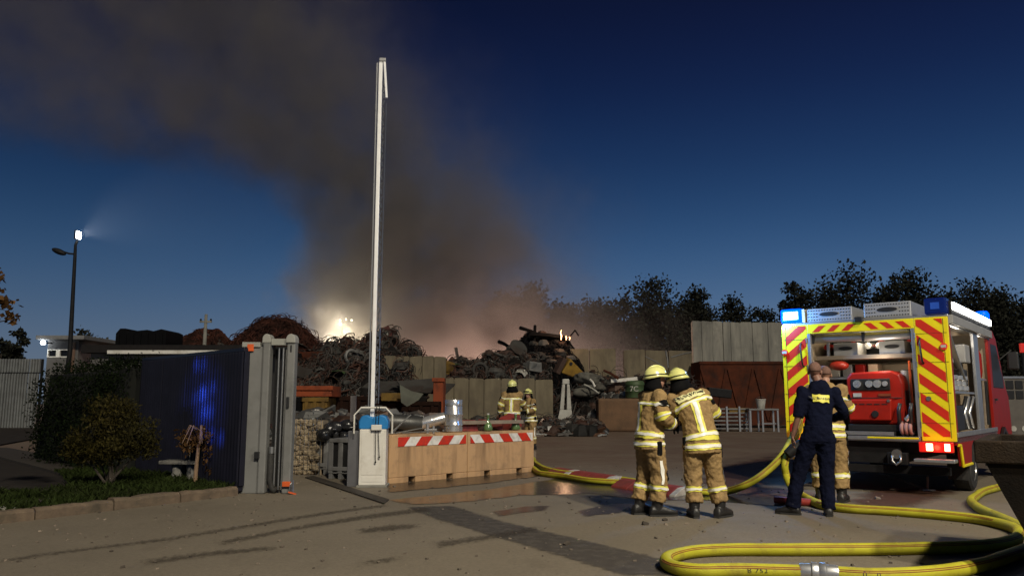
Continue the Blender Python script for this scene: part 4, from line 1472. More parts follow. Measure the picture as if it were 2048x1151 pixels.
heap('mixed_scrap_heap', 'low heap of bright and dull scrap left of the brown concrete block', [(1095, 830), (1120, 790), (1150, 762), (1180, 745), (1215, 748), (1260, 760), (1300, 750), (1340, 745), (1390, 765), (1410, 830)], 43.5, 3.2, MT['scrapcore'], 6, 700, 260, 120, MT['scrapgrey'], MT['scrapgrey'], 0.016, 1.0, 0.7, 50, None, 300)
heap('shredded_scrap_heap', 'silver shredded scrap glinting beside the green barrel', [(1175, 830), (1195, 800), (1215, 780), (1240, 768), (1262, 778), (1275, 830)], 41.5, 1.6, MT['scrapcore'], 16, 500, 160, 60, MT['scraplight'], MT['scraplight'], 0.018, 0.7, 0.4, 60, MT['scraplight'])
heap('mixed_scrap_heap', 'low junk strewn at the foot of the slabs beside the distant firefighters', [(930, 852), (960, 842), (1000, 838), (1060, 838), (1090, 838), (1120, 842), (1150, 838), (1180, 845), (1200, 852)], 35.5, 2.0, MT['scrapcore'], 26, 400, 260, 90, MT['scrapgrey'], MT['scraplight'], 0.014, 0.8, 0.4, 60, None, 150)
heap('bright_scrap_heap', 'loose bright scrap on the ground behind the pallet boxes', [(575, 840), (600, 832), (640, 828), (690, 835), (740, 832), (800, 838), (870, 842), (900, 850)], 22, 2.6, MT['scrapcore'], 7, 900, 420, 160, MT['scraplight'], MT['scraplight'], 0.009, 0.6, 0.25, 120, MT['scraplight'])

# recognisable pieces lying on the heaps
IT = [(3, 655, 705, 'ring', 'scrapgrey', 'dark tyre rim half buried in the crest of the grey heap'), (3, 704, 714, 'ring', 'scraplight', 'pale round ring glinting in the middle of the grey heap'),
      (3, 625, 715, 'box', 'rust', 'rusty dented casing on the shoulder of the grey heap'), (3, 680, 740, 'panel', 'greenplastic', 'greenish bent sheet low on the grey heap'),
      (3, 660, 755, 'arch', 'ochre', 'ochre bent plate above the orange container'), (3, 725, 705, 'panel', 'scraplight', 'grey curved panel near the top of the grey heap'),
      (3, 640, 735, 'arch', 'scraplight', 'pale arched wheel guard on the lower grey heap'), (3, 790, 700, 'arch', 'scrapgrey', 'dark rounded hood below the bent red frame'),
      (3, 825, 708, 'ring', 'scrapgrey', 'grey coil above the olive slabs'), (3, 605, 745, 'box', 'scrapgrey', 'grey crushed box behind the gate post'),
      (4, 900, 735, 'box', 'ochre', 'ochre painted crushed casing in the loose scrap'), (4, 925, 730, 'panel', 'greenplastic', 'dull green sheet in the loose scrap above the low slabs'),
      (4, 985, 722, 'panel', 'offwhite', 'off white bent sheet in the loose scrap'), (4, 960, 740, 'ring', 'scrapgrey', 'dark wheel in the loose scrap'), (4, 1040, 740, 'arch', 'offwhite', 'pale arched piece in front of the steel drum'),
      (4, 915, 712, 'beam', 'scrapgrey', 'dark channel beam sticking up from the loose scrap'), (4, 880, 745, 'box', 'rust', 'rust red crushed box above the orange container end'), (4, 1065, 735, 'box', 'scraplight', 'crumpled grey casing below the charred girders'),
      (1, 600, 690, 'panel', 'offwhite', 'small pale plate caught in the brown wire heap'), (1, 615, 700, 'panel', 'scraplight', 'grey plate low in the brown wire heap')]
rs = random.Random(303)
for key, px_, py_, shp, mt_, lab in IT:
    p = on_heap(key, px_, py_)
    mb = MB()
    R3 = Matrix.Rotation(rs.uniform(-0.6, 0.6), 4, 'Z') @ Matrix.Rotation(rs.uniform(-0.5, 0.5), 4, 'Y') @ Matrix.Rotation(rs.uniform(-0.4, 0.4), 4, 'X')
    if shp == 'ring':
        for rr_, rt_ in ((0.36, 0.09), (0.2, 0.03)):
            mb.tube([R3 @ Vector((rr_ * math.cos(2 * PI * t / 20), -0.05, rr_ * math.sin(2 * PI * t / 20))) for t in range(21)], rt_, 7, cap=False)
        for t in range(5):
            mb.cyl(R3 @ Vector((0, -0.05, 0)), R3 @ Vector((0.3 * math.cos(t * 1.257), -0.05, 0.3 * math.sin(t * 1.257))), 0.03, n=5)
        nm, ct = 'discarded_tyre', 'tyre'
    elif shp == 'box':
        w_, d_, h_ = rs.uniform(0.7, 1.1), 0.6, rs.uniform(0.4, 0.6)
        mb.box(-w_ / 2, w_ / 2, -d_ / 2, d_ / 2, -h_ / 2, h_ / 2, R3)
        mb.box(-w_ * 0.4, w_ * 0.1, -d_ / 2 - 0.03, -d_ / 2 - 0.002, -h_ * 0.3, h_ * 0.3, R3)
        mb.v = [tuple(Vector(v) * (1 + 0.35 * noise.noise(Vector(v) * 2 + p))) for v in mb.v]
        nm, ct = 'crushed_casing', 'casing'
    elif shp == 'beam':
        mb.box(-0.06, 0.06, -0.1, 0.1, -1.0, 0.5, Matrix.Rotation(-0.75, 4, 'Y') @ R3)
        nm, ct = 'channel_beam', 'beam'
    else:
        k_ = 12
        rows = []
        bend = 2.6 if shp == 'arch' else 0.8
        for i in range(k_ + 1):
            a = bend * (i / k_ - 0.5)
            rows.append([R3 @ Vector((math.sin(a) * 0.9 / bend, yy, (math.cos(a) - 1) * 0.9 / bend + 0.06 * noise.noise((i * 0.7, yy * 3, p.x)))) for yy in (-0.35, -0.1, 0.15, 0.35)])
        mb.rings(rows, closed=False, cap=False)
        mb.add([(Vector(v) - Vector((0, 0, 0.02))) for v in list(mb.v)], [tuple(reversed(f)) for f in list(mb.f)])
        nm, ct = 'bent_sheet', 'sheet metal'
    o = mb.build(nm, MT[mt_], None, loc=p + Vector((0, -0.1, 0)))
    tag(o, lab, ct, 'single pieces on the heaps')

# charred beams poking out of the girder heap
rnd = random.Random(44)
for i, (a, b, rr, lab) in enumerate((((1040, 655), (1085, 672), 0.11, 'charred beam sticking up on the left of the girder heap'), ((1060, 668), (1128, 675), 0.14, 'long charred beam lying across the top of the girder heap'),
                                     ((1068, 690), (1070, 652), 0.10, 'short upright charred stump in the girder heap'), ((998, 683), (1020, 695), 0.12, 'dark pipe end poking out towards the smoke'),
                                     ((995, 702), (1030, 705), 0.06, 'thin dark bar poking out of the heap below the pipe end'), ((1120, 700), (1150, 660), 0.05, 'thin charred rod rising right of the flames'))):
    Yg = 47.0
    pa, pb_ = A(a[0], a[1], Yg), A(b[0], b[1], Yg + 1.0)
    o = MB().tube([pa - pa, (pb_ - pa) * 0.5 + Vector((0, 0, 0.05)), pb_ - pa, (pb_ - pa) * 1.3 + Vector((0, 0.8, -0.6))], [rr, rr * 0.9, rr, rr], 6).build('charred_beam', MT['soot'], None, loc=pa)
    tag(o, lab, 'beam', 'charred beams on the girder heap')
# excavator-like bent arm on the grey heap
pa = A(758, 672, 44)
o = thing('bent_scrap_arch', 'bent dark red metal frame arching on the crest of the grey heap', 'scrap piece', pa)
q = [A(*t, 44) - pa for t in ((757, 676), (762, 660), (775, 655), (780, 668), (784, 690))]
MB().tube(q, [0.12, 0.13, 0.14, 0.14, 0.16], 6).build('arch', material('dark_red_steel', (0.08, 0.02, 0.015), 0.7), o)
MB().ball(q[2] + Vector((-0.12, -0.05, -0.32)), (0.24, 0.1, 0.2), 10, 7).build('pale_plate', MT['offwhite'], o, smooth=True)
# drum
pd = A(1028, 706, 45)
dr = thing('steel_drum', 'dented grey steel drum on its side below the charred girders', 'drum', pd)
mtx = Matrix.Rotation(0.9, 4, 'X') @ Matrix.Rotation(0.5, 4, 'Y')
MB().lathe([(0.02, -0.55), (0.5, -0.55), (0.54, -0.5), (0.5, -0.45), (0.5, 0.0), (0.54, 0.04), (0.5, 0.08), (0.5, 0.5), (0.54, 0.55), (0.02, 0.5)], (0, 0, 0), 22, mtx).build('shell', MT['scrapgrey'], dr, smooth='auto')


# slab walls: every upright slab its own piece
def slab_wall(label, joints, pytop, Y, mat, thick=0.35, seed=0, rnd_top=0.06, name='slab_wall', group=None, bot=None):
    rr = random.Random(seed)
    r = thing(name, label, 'wall', (0, 0, 0), 0, group)
    for (a, b), (t0, t1) in zip(joints, pytop):
        pa, pb_ = A(a, t0, Y), A(b, t1, Y)
        z0, z1 = pa.z, pb_.z
        dy = rr.uniform(-0.04, 0.04)
        mb = MB()
        g_ = 0.009
        c = 0.05
        poly = [(pa.x + g_, bot or 0.0), (pb_.x - g_, bot or 0.0), (pb_.x - g_, z1 - c), (pb_.x - g_ - c, z1 + rr.uniform(0, rnd_top)), (pa.x + g_ + c, z0 + rr.uniform(0, rnd_top)), (pa.x + g_, z0 - c)]
        mb.prism(poly, Y + dy, Y + dy + thick, 'y')
        mb.build('concrete_slab', mat, r, bevel=0.012)
    return r


j = [767, 793, 819, 845, 868, 892]
slab_wall('row of upright olive grey concrete slabs right of the white boom', list(zip(j, j[1:])), [(713, 713)] * 5, 41.5, MT['concrete'], seed=1)
j = [877, 908, 938, 968, 1002, 1035, 1070, 1106]
slab_wall('low row of concrete slabs behind the two distant firefighters', list(zip(j, j[1:])), [(758, 757), (757, 758), (757, 757), (758, 757), (758, 759), (758, 758), (759, 759)], 38, MT['concrete'], seed=2)
slab_wall('tall row of concrete slabs beneath the hazy trees', [(1098, 1126), (1129, 1178), (1179, 1231), (1247, 1290), (1291, 1336), (1337, 1384)], [(697, 697), (698, 698), (698, 698), (701, 700), (701, 702), (702, 703)], 47.5, MT['concrete'], seed=3)
j = [1384, 1402, 1424, 1445, 1460, 1480, 1504, 1535, 1568, 1600, 1640, 1680]
slab_wall('highest pale streaked concrete slab wall behind the rusty skip', list(zip(j, j[1:])), [(642, 642), (642, 643), (643, 644), (644, 644), (644, 645), (645, 645), (645, 645), (646, 646), (646, 647), (647, 648), (648, 649)], 50, MT['concretelight'], 0.4, 4)

# long block with rounded edges
pa, pb_ = A(1197, 862, 39), A(1292, 862, 39)
o = MB().box(0, pb_.x - pa.x, 0, 1.2, 0, A(1240, 796, 39).z).build('concrete_block', material('brown_concrete', (0.17, 0.095, 0.05), 0.9, 0, (0.11, 0.065, 0.035), 1.6, bump=0.4, bscale=20, dirt=(0.1, 0.06, 0.035), dscale=0.8), None, bevel=0.12, loc=(pa.x, 39, 0))
tag(o, 'big brown rounded concrete block in the yard behind the firefighters', 'concrete block')


def pbox(name, label, cat, px0, px1, py0, py1, Y, depth, mat, bev=0.02, rz=0.0, z0=None, ribs=0, rimat=None):
    xa, xb, za, zb = rect(px0, px1, py0, py1, Y)
    if z0 is not None:
        za = z0
    r = thing(name, label, cat, ((xa + xb) / 2, Y, za), rz)
    w, h = (xb - xa) / 2, zb - za
    t = 0.06
    mb = MB()
    mb.box(-w, w, 0, t, 0, h)
    mb.build('front_wall', mat, r, bevel=bev)
    MB().box(-w, -w + t, t + 0.002, depth - t - 0.002, 0, h).build('side_wall', mat, r)
    MB().box(w - t, w, t + 0.002, depth - t - 0.002, 0, h).build('side_wall', mat, r)
    MB().box(-w, w, depth - t, depth, 0, h).build('back_wall', mat, r)
    MB().box(-w + t + 0.002, w - t - 0.002, t + 0.002, depth - t - 0.002, 0, t).build('floor', mat, r)
    MB().box(-w - 0.05, w + 0.05, -0.06, 0.0 - 0.002, h - 0.16, h).build('rim', rimat or mat, r, bevel=0.015)
    for i in range(ribs):
        x = -w + 2 * w * (i + 0.5) / ribs
        MB().box(x - 0.06, x + 0.06, -0.07, -0.003, 0.02, h - 0.165).build('rib', mat, r, bevel=0.015)
    return r


sk = pbox('rusty_skip', 'long rusty red brown skip in front of the highest slab wall', 'skip', 1404, 1640, 722, 850, 45, 2.3, MT['rust'], ribs=0)
rr = random.Random(9)
hw_ = abs(rect(1404, 1640, 722, 850, 45)[1] - rect(1404, 1640, 722, 850, 45)[0]) / 2
hh_ = rect(1404, 1640, 722, 850, 45)[3]
for i in range(9):                              # slanted stiffeners
    x = -hw_ + 2 * hw_ * (i + 0.5) / 9
    MB().obox((x, -0.04, hh_ * 0.46), (0.11, 0.07, hh_ * 0.8), (0, 0.22 * (1 if i % 2 else -1), 0)).build('stiffener', MT['rust'], sk, bevel=0.01)
pbox('orange_container', 'faded orange open container lying below the grey heap', 'container', 584, 664, 771, 793, 30, 1.6, MT['orange'], z0=1.6, ribs=0)
pbox('ochre_tank', 'dirty ochre steel tub carrying the orange container', 'tub', 604, 655, 794, 840, 30, 1.6, MT['ochre'], ribs=3)
pbox('dark_crate', 'dark crate beside the ochre tub behind the gate post', 'crate', 584, 603, 794, 840, 30, 1.5, MT['soot'], ribs=2)
pbox('rusty_trough', 'low rusty trough running from the ochre tub to the boom', 'container', 656, 762, 792, 850, 31.5, 1.8, MT['rustdark'], ribs=6)
o = MB().box(*([0, rect(762, 806, 785, 801, 31)[1] - rect(762, 806, 785, 801, 31)[0]]), 0, 0.4, 0, 0.3).build('ochre_beam', MT['ochre'], None, bevel=0.02, loc=(rect(762, 806, 785, 801, 31)[0], 31, rect(762, 806, 785, 801, 31)[2]))
tag(o, 'short ochre yellow steel beam on the rusty tray right of the boom', 'beam')
pbox('rusty_tray', 'rusty flat tray beneath the ochre beam', 'container', 763, 876, 802, 850, 31.5, 1.8, MT['rustdark'], ribs=5)
pbox('orange_container', 'upright orange container end between the slab walls', 'container', 866, 887, 755, 800, 33, 1.2, MT['orange'], z0=0.0)
pq = A(822, 795, 30.6)
mb = MB()
mb.prism([(-0.5, 0.45), (0.0, 0.25), (0.45, 0.2), (0.3, -0.05), (-0.1, -0.35), (-0.35, -0.2)], 0, 0.05, 'y')
o = mb.build('crumpled_sheet', material('grey_green_sheet', (0.17, 0.18, 0.14), 0.6, 0.2, (0.1, 0.1, 0.08), 2), None, loc=pq)
o.rotation_euler = (0.2, 0.1, 0.3)
tag(o, 'crumpled grey green sheet of metal below the scrap slope', 'sheet metal')
# flat sheets slope below the first slab wall
rnd = random.Random(61)
for i in range(7):
    p = A(775 + i * 14, 770 + rnd.uniform(-3, 10), 36 - i * 0.2)
    o = MB().obox((0, 0, 0), (2.0, 1.0, 0.05), (0.35 + rnd.uniform(-0.2, 0.2), rnd.uniform(-0.25, 0.25), rnd.uniform(-0.6, 0.6))).build('metal_sheet', MT['scrapgrey'], None, loc=p)
    tag(o, 'flat dark metal sheet lying loose below the olive slabs', 'sheet metal', 'flat sheets below the slabs')

# right part of the mid-yard scrap
Y0 = 42
p = A(1146, 738, Y0)
yb = thing('yellow_bin', 'tipped yellow plastic bin lying on the scrap', 'bin', p)
mm4 = Matrix.Rotation(0.5, 4, 'Y') @ Matrix.Rotation(0.3, 4, 'Z')
MB().add([mm4 @ Vector(v) for v in ((-0.45, 0, -0.45), (0.5, 0, -0.3), (0.5, 0.7, -0.3), (-0.45, 0.7, -0.45), (-0.4, 0, 0.42), (0.55, 0, 0.15), (0.55, 0.7, 0.15), (-0.4, 0.7, 0.42))],
         [(0, 3, 2, 1), (4, 5, 6, 7), (0, 1, 5, 4), (1, 2, 6, 5), (2, 3, 7, 6), (3, 0, 4, 7)]).build('body', material('yellow_plastic', (0.3, 0.18, 0.03), 0.6, 0, (0.18, 0.1, 0.02), 3, spec=0.2), yb, bevel=0.04)
MB().cyl(mm4 @ Vector((-0.25, -0.03, 0.2)), mm4 @ Vector((-0.25, 0.05, 0.2)), 0.09, n=12).build('wheel', MT['black'], yb)
MB().box(-0.75, -0.5, -0.02, 0.6, -0.6, 0.3, mm4).build('lid', material('brown_lid', (0.06, 0.03, 0.02), 0.7), yb, bevel=0.03)
p = G(1128, 822)
p = A(1128, 824, 38)
p.z = 0.02
wf = thing('plastic_stand', 'dirty white moulded plastic frame with a slot standing in the scrap', 'plastic frame', (p.x, 38, 0))
zt = A(1128, 757, 38).z
pl = [(-0.3, 0), (0.45, 0), (0.4, 0.5), (0.3, 0.6), (0.24, zt), (-0.02, zt), (-0.18, 0.7), (-0.32, 0.5)]
ih = [(-0.03, zt * 0.42), (0.13, zt * 0.42), (0.15, zt * 0.9), (0.05, zt * 0.9)]
mb = MB()
# frame built from bars round the slot
mb.prism([(-0.3, 0), (0.45, 0), (0.42, 0.55), (0.36, zt * 0.42), (-0.2, zt * 0.42), (-0.32, 0.5)], 0, 0.3, 'y')
mb.prism([(-0.2, zt * 0.42), (0.0, zt * 0.42), (0.07, zt * 0.9), (-0.08, zt * 0.9)], 0, 0.3, 'y')
mb.prism([(0.13, zt * 0.42), (0.36, zt * 0.42), (0.28, zt * 0.9), (0.15, zt * 0.9)], 0, 0.3, 'y')
mb.prism([(-0.08, zt * 0.9), (0.28, zt * 0.9), (0.26, zt), (-0.05, zt)], 0, 0.3, 'y')
mb.build('shell', MT['offwhite'], wf, bevel=0.03)
MB().prism([(0.1, 0), (0.6, 0), (0.62, 0.2), (0.3, 0.62), (0.2, 0.5)], 0.35, 0.5, 'y').build('backing', MT['scrapgrey'], wf, bevel=0.02)
p = A(1156, 808, 38.5)
o = MB().obox((0, 0, 0.28), (0.42, 0.3, 0.55), (0.1, 0.5, 0.3)).build('white_casing', MT['offwhite'], None, bevel=0.03, loc=(p.x, 38.5, 0.12))
tag(o, 'tilted off white appliance casing right of the white frame', 'casing')
rnd = random.Random(71)
for i, (cx, cy, s, lab) in enumerate(((1178, 756, 0.75, 'large dusty grey sack on top of the scrap'), (1192, 772, 0.55, 'smaller pale sack below the large one'), (1172, 785, 0.6, 'slumped sack beside the dark rusty pile'))):
    p = A(cx, cy, 41.2)
    mb = MB()
    mb.ball((0, 0, 0), (s, s * 0.5, s * 0.42), 30, 20)
    for k, v in enumerate(mb.v):
        q = Vector(v)
        mb.v[k] = tuple(q * (1 + 0.4 * noise.noise(q * 2.6 + Vector((i * 5, 0, 0))) + 0.2 * noise.noise(q * 7 + Vector((i * 5, 0, 3)))))
    o = mb.build('sack', material('grey_sack', (0.14, 0.135, 0.115), 0.95, 0, (0.06, 0.055, 0.05), 3, bump=0.6, spec=0.1), None, smooth=True, loc=p)
    tag(o, lab, 'sack', 'sacks on the scrap')
pa, pb_ = A(1222, 762, 40.6), A(1275, 757, 40.6)
o = MB().box(0, (pb_ - pa).length, 0, 0.2, -0.07, 0.1).build('white_board', MT['white'], None, bevel=0.01, loc=pa)
o.rotation_euler = (0, -math.atan2(pb_.z - pa.z, pb_.x - pa.x), 0)
tag(o, 'bright white board resting on the silver scrap', 'board')
pb_ = A(1270, 798, 39.4)
gb = thing('green_barrel', 'green barrel marked with white characters on the brown block', 'barrel', (A(1270, 790, 39.7).x, 39.75, A(1240, 796, 39).z))
MB().lathe([(0.42, 0), (0.47, 0.04), (0.47, 0.3), (0.49, 0.33), (0.47, 0.36), (0.47, 0.62), (0.49, 0.65), (0.46, 0.8), (0.4, 0.86), (0.02, 0.86)], (0, 0, 0), 24).build('shell', MT['greenplastic'], gb, smooth='auto')


def text_mesh(txt, size, mat, parent, mtx, name='lettering', extrude=0.001, align='CENTER', spacing=1.0):
    cu = bpy.data.curves.new(name, 'FONT')
    cu.body = txt
    cu.size = size
    cu.align_x = align
    cu.align_y = 'CENTER'
    cu.extrude = extrude
    cu.space_character = spacing
    tmp = bpy.data.objects.new('tmp_text', cu)
    COL.objects.link(tmp)
    dg = bpy.context.evaluated_depsgraph_get()
    me = bpy.data.meshes.new_from_object(tmp.evaluated_get(dg))
    bpy.data.objects.remove(tmp)
    me.materials.clear()
    o = link(name, me, mat, parent)
    o.matrix_local = mtx
    return o


text_mesh('7C', 0.36, MT['offwhite'], gb, Matrix.Translation((-0.1, -0.478, 0.45)) @ Matrix.Rotation(PI / 2, 4, 'X'))
p = A(1160, 770, 41)
for i, (a, b, r_, lab, mt) in enumerate((((1180, 758), (1190, 773), 0.05, 'short white stick slanting in the sacks', 'white'), ((1168, 768), (1198, 786), 0.035, 'pale pipe slanting down over the dark scrap', 'offwhite'),
                                         ((1207, 740), (1237, 757), 0.06, 'reddish brown plank sloping on the scrap', 'rust'), ((1331, 700), (1336, 735), 0.05, 'bent pale post sticking up beside the slab wall', 'scraplight'),
                                         ((1342, 714), (1382, 704), 0.04, 'pale bar leaning towards the tall wall corner', 'scraplight'), ((1290, 712), (1330, 735), 0.03, 'thin bar leaning on the slab wall', 'scraplight'))):
    pa, pb_ = A(a[0], a[1], 40.6 if i < 3 else 44), A(b[0], b[1], 40.4 if i < 3 else 44)
    o = MB().tube([Vector((0, 0, 0)), (pb_ - pa) * 0.5 + Vector((0.03, 0, 0.03)), pb_ - pa], r_, 6).build('scrap_bar', MT[mt], None, loc=pa)
    tag(o, lab, 'bar', 'loose bars in the scrap')

# racks and odds and ends in front of the skip
Y0 = 39.5
rk = thing('storage_rack', 'grey steel storage rack of stacked frames left of the white bucket', 'rack', (A(1420, 860, Y0).x, Y0, 0))
w = A(1502, 860, Y0).x - A(1420, 860, Y0).x
hh = A(1455, 812, Y0).z
for i in range(4):
    x = w * (0.0, 0.43, 0.74, 0.98)[i]
    MB().box(x - 0.04, x + 0.04, 0, 0.06, 0, hh * (0.85, 1.0, 1.0, 0.85)[i]).build('post', MT['alu'], rk)
for i in range(6):
    z = 0.1 + hh * 0.78 * i / 5
    MB().box(-0.1, w, 0.07, 0.9, z, z + 0.07).build('shelf', MT['greyplastic'], rk, bevel=0.01)
MB().box(w * 0.5, w * 0.95, 0.1, 0.8, 0.1 + hh * 0.78 * 4 / 5 + 0.072, 0.1 + hh * 0.78 + 0.1).build('drawer', MT['ochre'], rk)
dk = MB().obox((0, 0, 0), (1.15, 0.5, 0.42), (0, 0.12, 0)).build('dark_casing', MT['darkmetal'], None, bevel=0.03, loc=A(1438, 785, 39.8))
tag(dk, 'dark machine casing lying on top of the storage rack', 'casing')
tb = thing('steel_table', 'dark steel table carrying the white bucket', 'table', (A(1500, 860, 39).x, 39, 0))
w = A(1560, 860, 39).x - A(1500, 860, 39).x
MB().box(0, w, 0, 0.8, 1.02, 1.1).build('top', MT['greyplastic'], tb, bevel=0.01)
for x in (0.06, w * 0.45, w - 0.06):
    for y in (0.06, 0.74):
        MB().box(x - 0.04, x + 0.04, y - 0.04, y + 0.04, 0, 1.018).build('leg', MT['alu'], tb)
MB().box(w * 0.5, w * 0.95, 0.12, 0.7, 0.35, 0.42).build('shelf', MT['steel'], tb)
p = A(1522, 815, 39.4)
bk = thing('white_bucket', 'white plastic bucket standing on the steel table', 'bucket', (p.x, 39.4, 1.1))
rgs = []
MB().lathe([(0.17, 0), (0.24, 0.42), (0.255, 0.42), (0.255, 0.46), (0.23, 0.46), (0.16, 0.02), (0.01, 0.02)], (0, 0, 0), 20).build('shell', MT['offwhite'], bk, smooth='auto')
MB().tube([(0.24 * math.cos(a), -0.02, 0.44 + 0.12 * math.sin(a)) for a in [PI * t / 8 for t in range(9)]], 0.008, 5).build('handle', MT['steel'], bk)

# cabinet trailer at the far right and red lamp
Y0 = 26
cb = thing('equipment_cabinet', 'tall grey equipment cabinet with dark control panels beyond the cab', 'cabinet', (A(2012, 850, Y0).x, Y0, 0))
w = A(2100, 850, Y0).x - A(2012, 850, Y0).x
hz_ = A(2030, 752, Y0).z
MB().box(0.03, w, 0.03, 1.2, 0, hz_).build('body', material('pale_cabinet', (0.14, 0.128, 0.11), 0.7, 0, (0.1, 0.09, 0.08), 3), cb, bevel=0.03)
MB().box(0, w, 0, 0.028, hz_ - 0.06, hz_).build('frame', MT['alu'], cb)
MB().box(0, 0.06, 0, 0.028, 0, hz_ - 0.062).build('frame', MT['alu'], cb)
for r_ in range(2):
    for c_ in range(4):
        MB().box(0.12 + c_ * 0.3, 0.36 + c_ * 0.3, 0.0, 0.026, hz_ - 0.4 - r_ * 0.32, hz_ - 0.13 - r_ * 0.32).build('panel', MT['black'], cb, bevel=0.01)
for c_ in range(3):
    MB().cyl((0.25 + c_ * 0.35, 0.01, 0.55), (0.25 + c_ * 0.35, 0.03, 0.55), 0.09, n=14).build('dial', MT['offwhite'], cb)
MT['redlamp'] = material('red_lamp', (0.4, 0.02, 0.02), 0.3, emit=(1, 0.04, 0.02), estr=0.35)
pr = A(2044, 693, Y0 + 1.6)
rl = thing('signal_post', 'dark post with a red lamp rising behind the equipment cabinet', 'signal', (pr.x, Y0 + 1.6, 0))
MB().cyl((0, 0, 0), (0, 0, pr.z - 0.2), 0.05, n=8).build('post', MT['darkmetal'], rl)
MB().box(-0.07, 0.07, -0.06, 0.06, pr.z - 0.2, pr.z + 0.12).build('lamp', MT['redlamp'], rl, bevel=0.02)

# floodlights burning behind the heap, and the flames
MT['flood'] = material('warm_floodlight', (1, 0.95, 0.8), 0.4, emit=(1.0, 0.93, 0.66), estr=14)
pf = A(685, 645, 63)
fm = thing('floodlight_mast', 'work floodlights on a mast glaring through the smoke behind the heap', 'floodlight', (pf.x, 63, 0))
MB().cyl((0, 0, 0), (0, 0, pf.z + 0.2), 0.06, n=8).build('mast', MT['darkmetal'], fm)
for i, (px_, py_) in enumerate(((680, 640), (692, 638), (682, 648), (703, 640))):
    q = A(px_, py_, 62.9) - Vector((pf.x, 63, 0))
    MB().ball(q, 0.055, 10, 7).build('lamp', MT['flood'], fm, smooth=True)
    MB().cyl(q + Vector((0, 0.1, 0)), Vector((0, 0, pf.z - 0.1)), 0.025, n=5).build('bracket', MT['darkmetal'], fm)
lamp('floodlight_light', (0, -1.5, pf.z - 0.2), 380, (1.0, 0.93, 0.7), fm, 0.3)
lamp('floodlight_light', (0.9, -2.5, pf.z - 0.9), 420, (1.0, 0.9, 0.62), fm, 0.3)
lamp('floodlight_light', (2.2, -2.0, pf.z - 1.3), 170, (1.0, 0.9, 0.62), fm, 0.3)
lamp('floodlight_light', (-1.4, -1.0, pf.z + 0.6), 120, (1.0, 0.9, 0.66), fm, 0.3)
lamp('floodlight_light', (-0.3, -2.5, pf.z - 1.4), 380, (1.0, 0.93, 0.7), fm, 0.3)
MT['flame'] = material('flame', (1, 0.5, 0.2), 0.5, emit=(1.0, 0.55, 0.28), estr=5)
pf = A(1122, 676, 47.5)
fl = thing('flames', 'small orange flames licking up in the charred girders', 'fire', pf)
for i, (x, h, r_) in enumerate(((0.0, 0.5, 0.035), (0.3, 0.14, 0.03), (0.5, 0.1, 0.028))):
    mb = MB()
    mb.tube([(x, 0, -0.1), (x + 0.03, 0, h * 0.3), (x - 0.03, 0, h * 0.65), (x + 0.04, 0, h)], [r_ * 0.6, r_, r_ * 0.6, 0.01], 8)
    mb.build('flame', MT['flame'], fl, smooth=True)
lamp('flames_light', (0.1, -0.5, 0.5), 120, (1.0, 0.55, 0.3), fl, 0.3)
# ---------------------------------------------------------------- fire truck; local x to its right, y forward, rear face at y = 0
RL, RR = Vector((4.5, 13.3, 0)), Vector((6.43, 11.75, 0))
TC = (RL + RR) / 2
TA = math.atan2(RR.y - RL.y, RR.x - RL.x)
TW = (RR - RL).length / 2
TM = Matrix.Translation(TC) @ Matrix.Rotation(TA, 4, 'Z')
ft = thing('fire_truck', 'red fire truck with yellow and red striped open rear and blue beacon', 'fire truck', TC, TA)
MT['interior'] = material('beige_interior', (0.46, 0.36, 0.25), 0.6, 0, (0.38, 0.3, 0.2), 3)
MT['greyboard'] = material('grey_board_panel', (0.3, 0.3, 0.3), 0.5, 0, (0.24, 0.24, 0.24), 4)
MT['checker'] = material('perforated_aluminium', (0.5, 0.5, 0.5), 0.45, 0.6, (0.42, 0.42, 0.42), 8)
MT['shutter'] = material('shutter_slats', (0.42, 0.43, 0.44), 0.4, 0.7, (0.35, 0.36, 0.37), 6)
XI0, XI1, ZI0, ZI1 = -0.80, 0.76, 0.86, 2.47     # rear opening
ZR, ZB = 2.62, 0.80


def tb_(name, x0, x1, y0, y1, z0, z1, mat, bev=0.0, parent=ft):
    return MB().box(x0, x1, y0, y1, z0, z1).build(name, mat, parent, bevel=bev)


# body shell
tb_('roof', -TW, TW, 0.03, 3.68, ZR, ZR + 0.04, MT['alu'], 0.01)
tb_('left_wall', -TW, -TW + 0.04, 0.03, 3.68, 0.86, ZR - 0.002, MT['redpaint'])
tb_('floor', -TW + 0.042, TW, 0.03, 3.68, 0.78, 0.858, MT['alu'])
tb_('front_wall', -TW + 0.042, TW - 0.01, 3.6, 3.68, 0.86, ZR - 0.002, MT['interior'])
tb_('inner_wall', XI0 - 0.06, XI0 - 0.03, 0.06, 1.9, 0.862, ZR - 0.004, MT['interior'])
tb_('inner_wall', XI1 + 0.03, XI1 + 0.06, 0.06, 3.59, 0.862, ZR - 0.004, MT['interior'])
tb_('back_wall', XI0 - 0.029, XI1 + 0.029, 1.86, 1.9, 0.862, ZR - 0.004, MT['interior'])
# rear frame panels in yellow with red stripes
panels = []
for nm, x0, x1, z0, z1, s in (('left_panel', -TW, XI0 - 0.02, ZB, ZR, 1), ('right_panel', XI1 + 0.02, TW, ZB, ZR, -1)):
    pn = MB().box(x0, x1, -0.025, 0.028, z0, z1).build('rear_panel', MT['yellow'], ft, bevel=0.008)
    panels.append((pn, x0, x1, z0, z1, s))
tp = MB().box(XI0 - 0.018, XI1 + 0.018, -0.02, 0.028, ZI1, ZR).build('top_panel', MT['yellow'], ft, bevel=0.006)


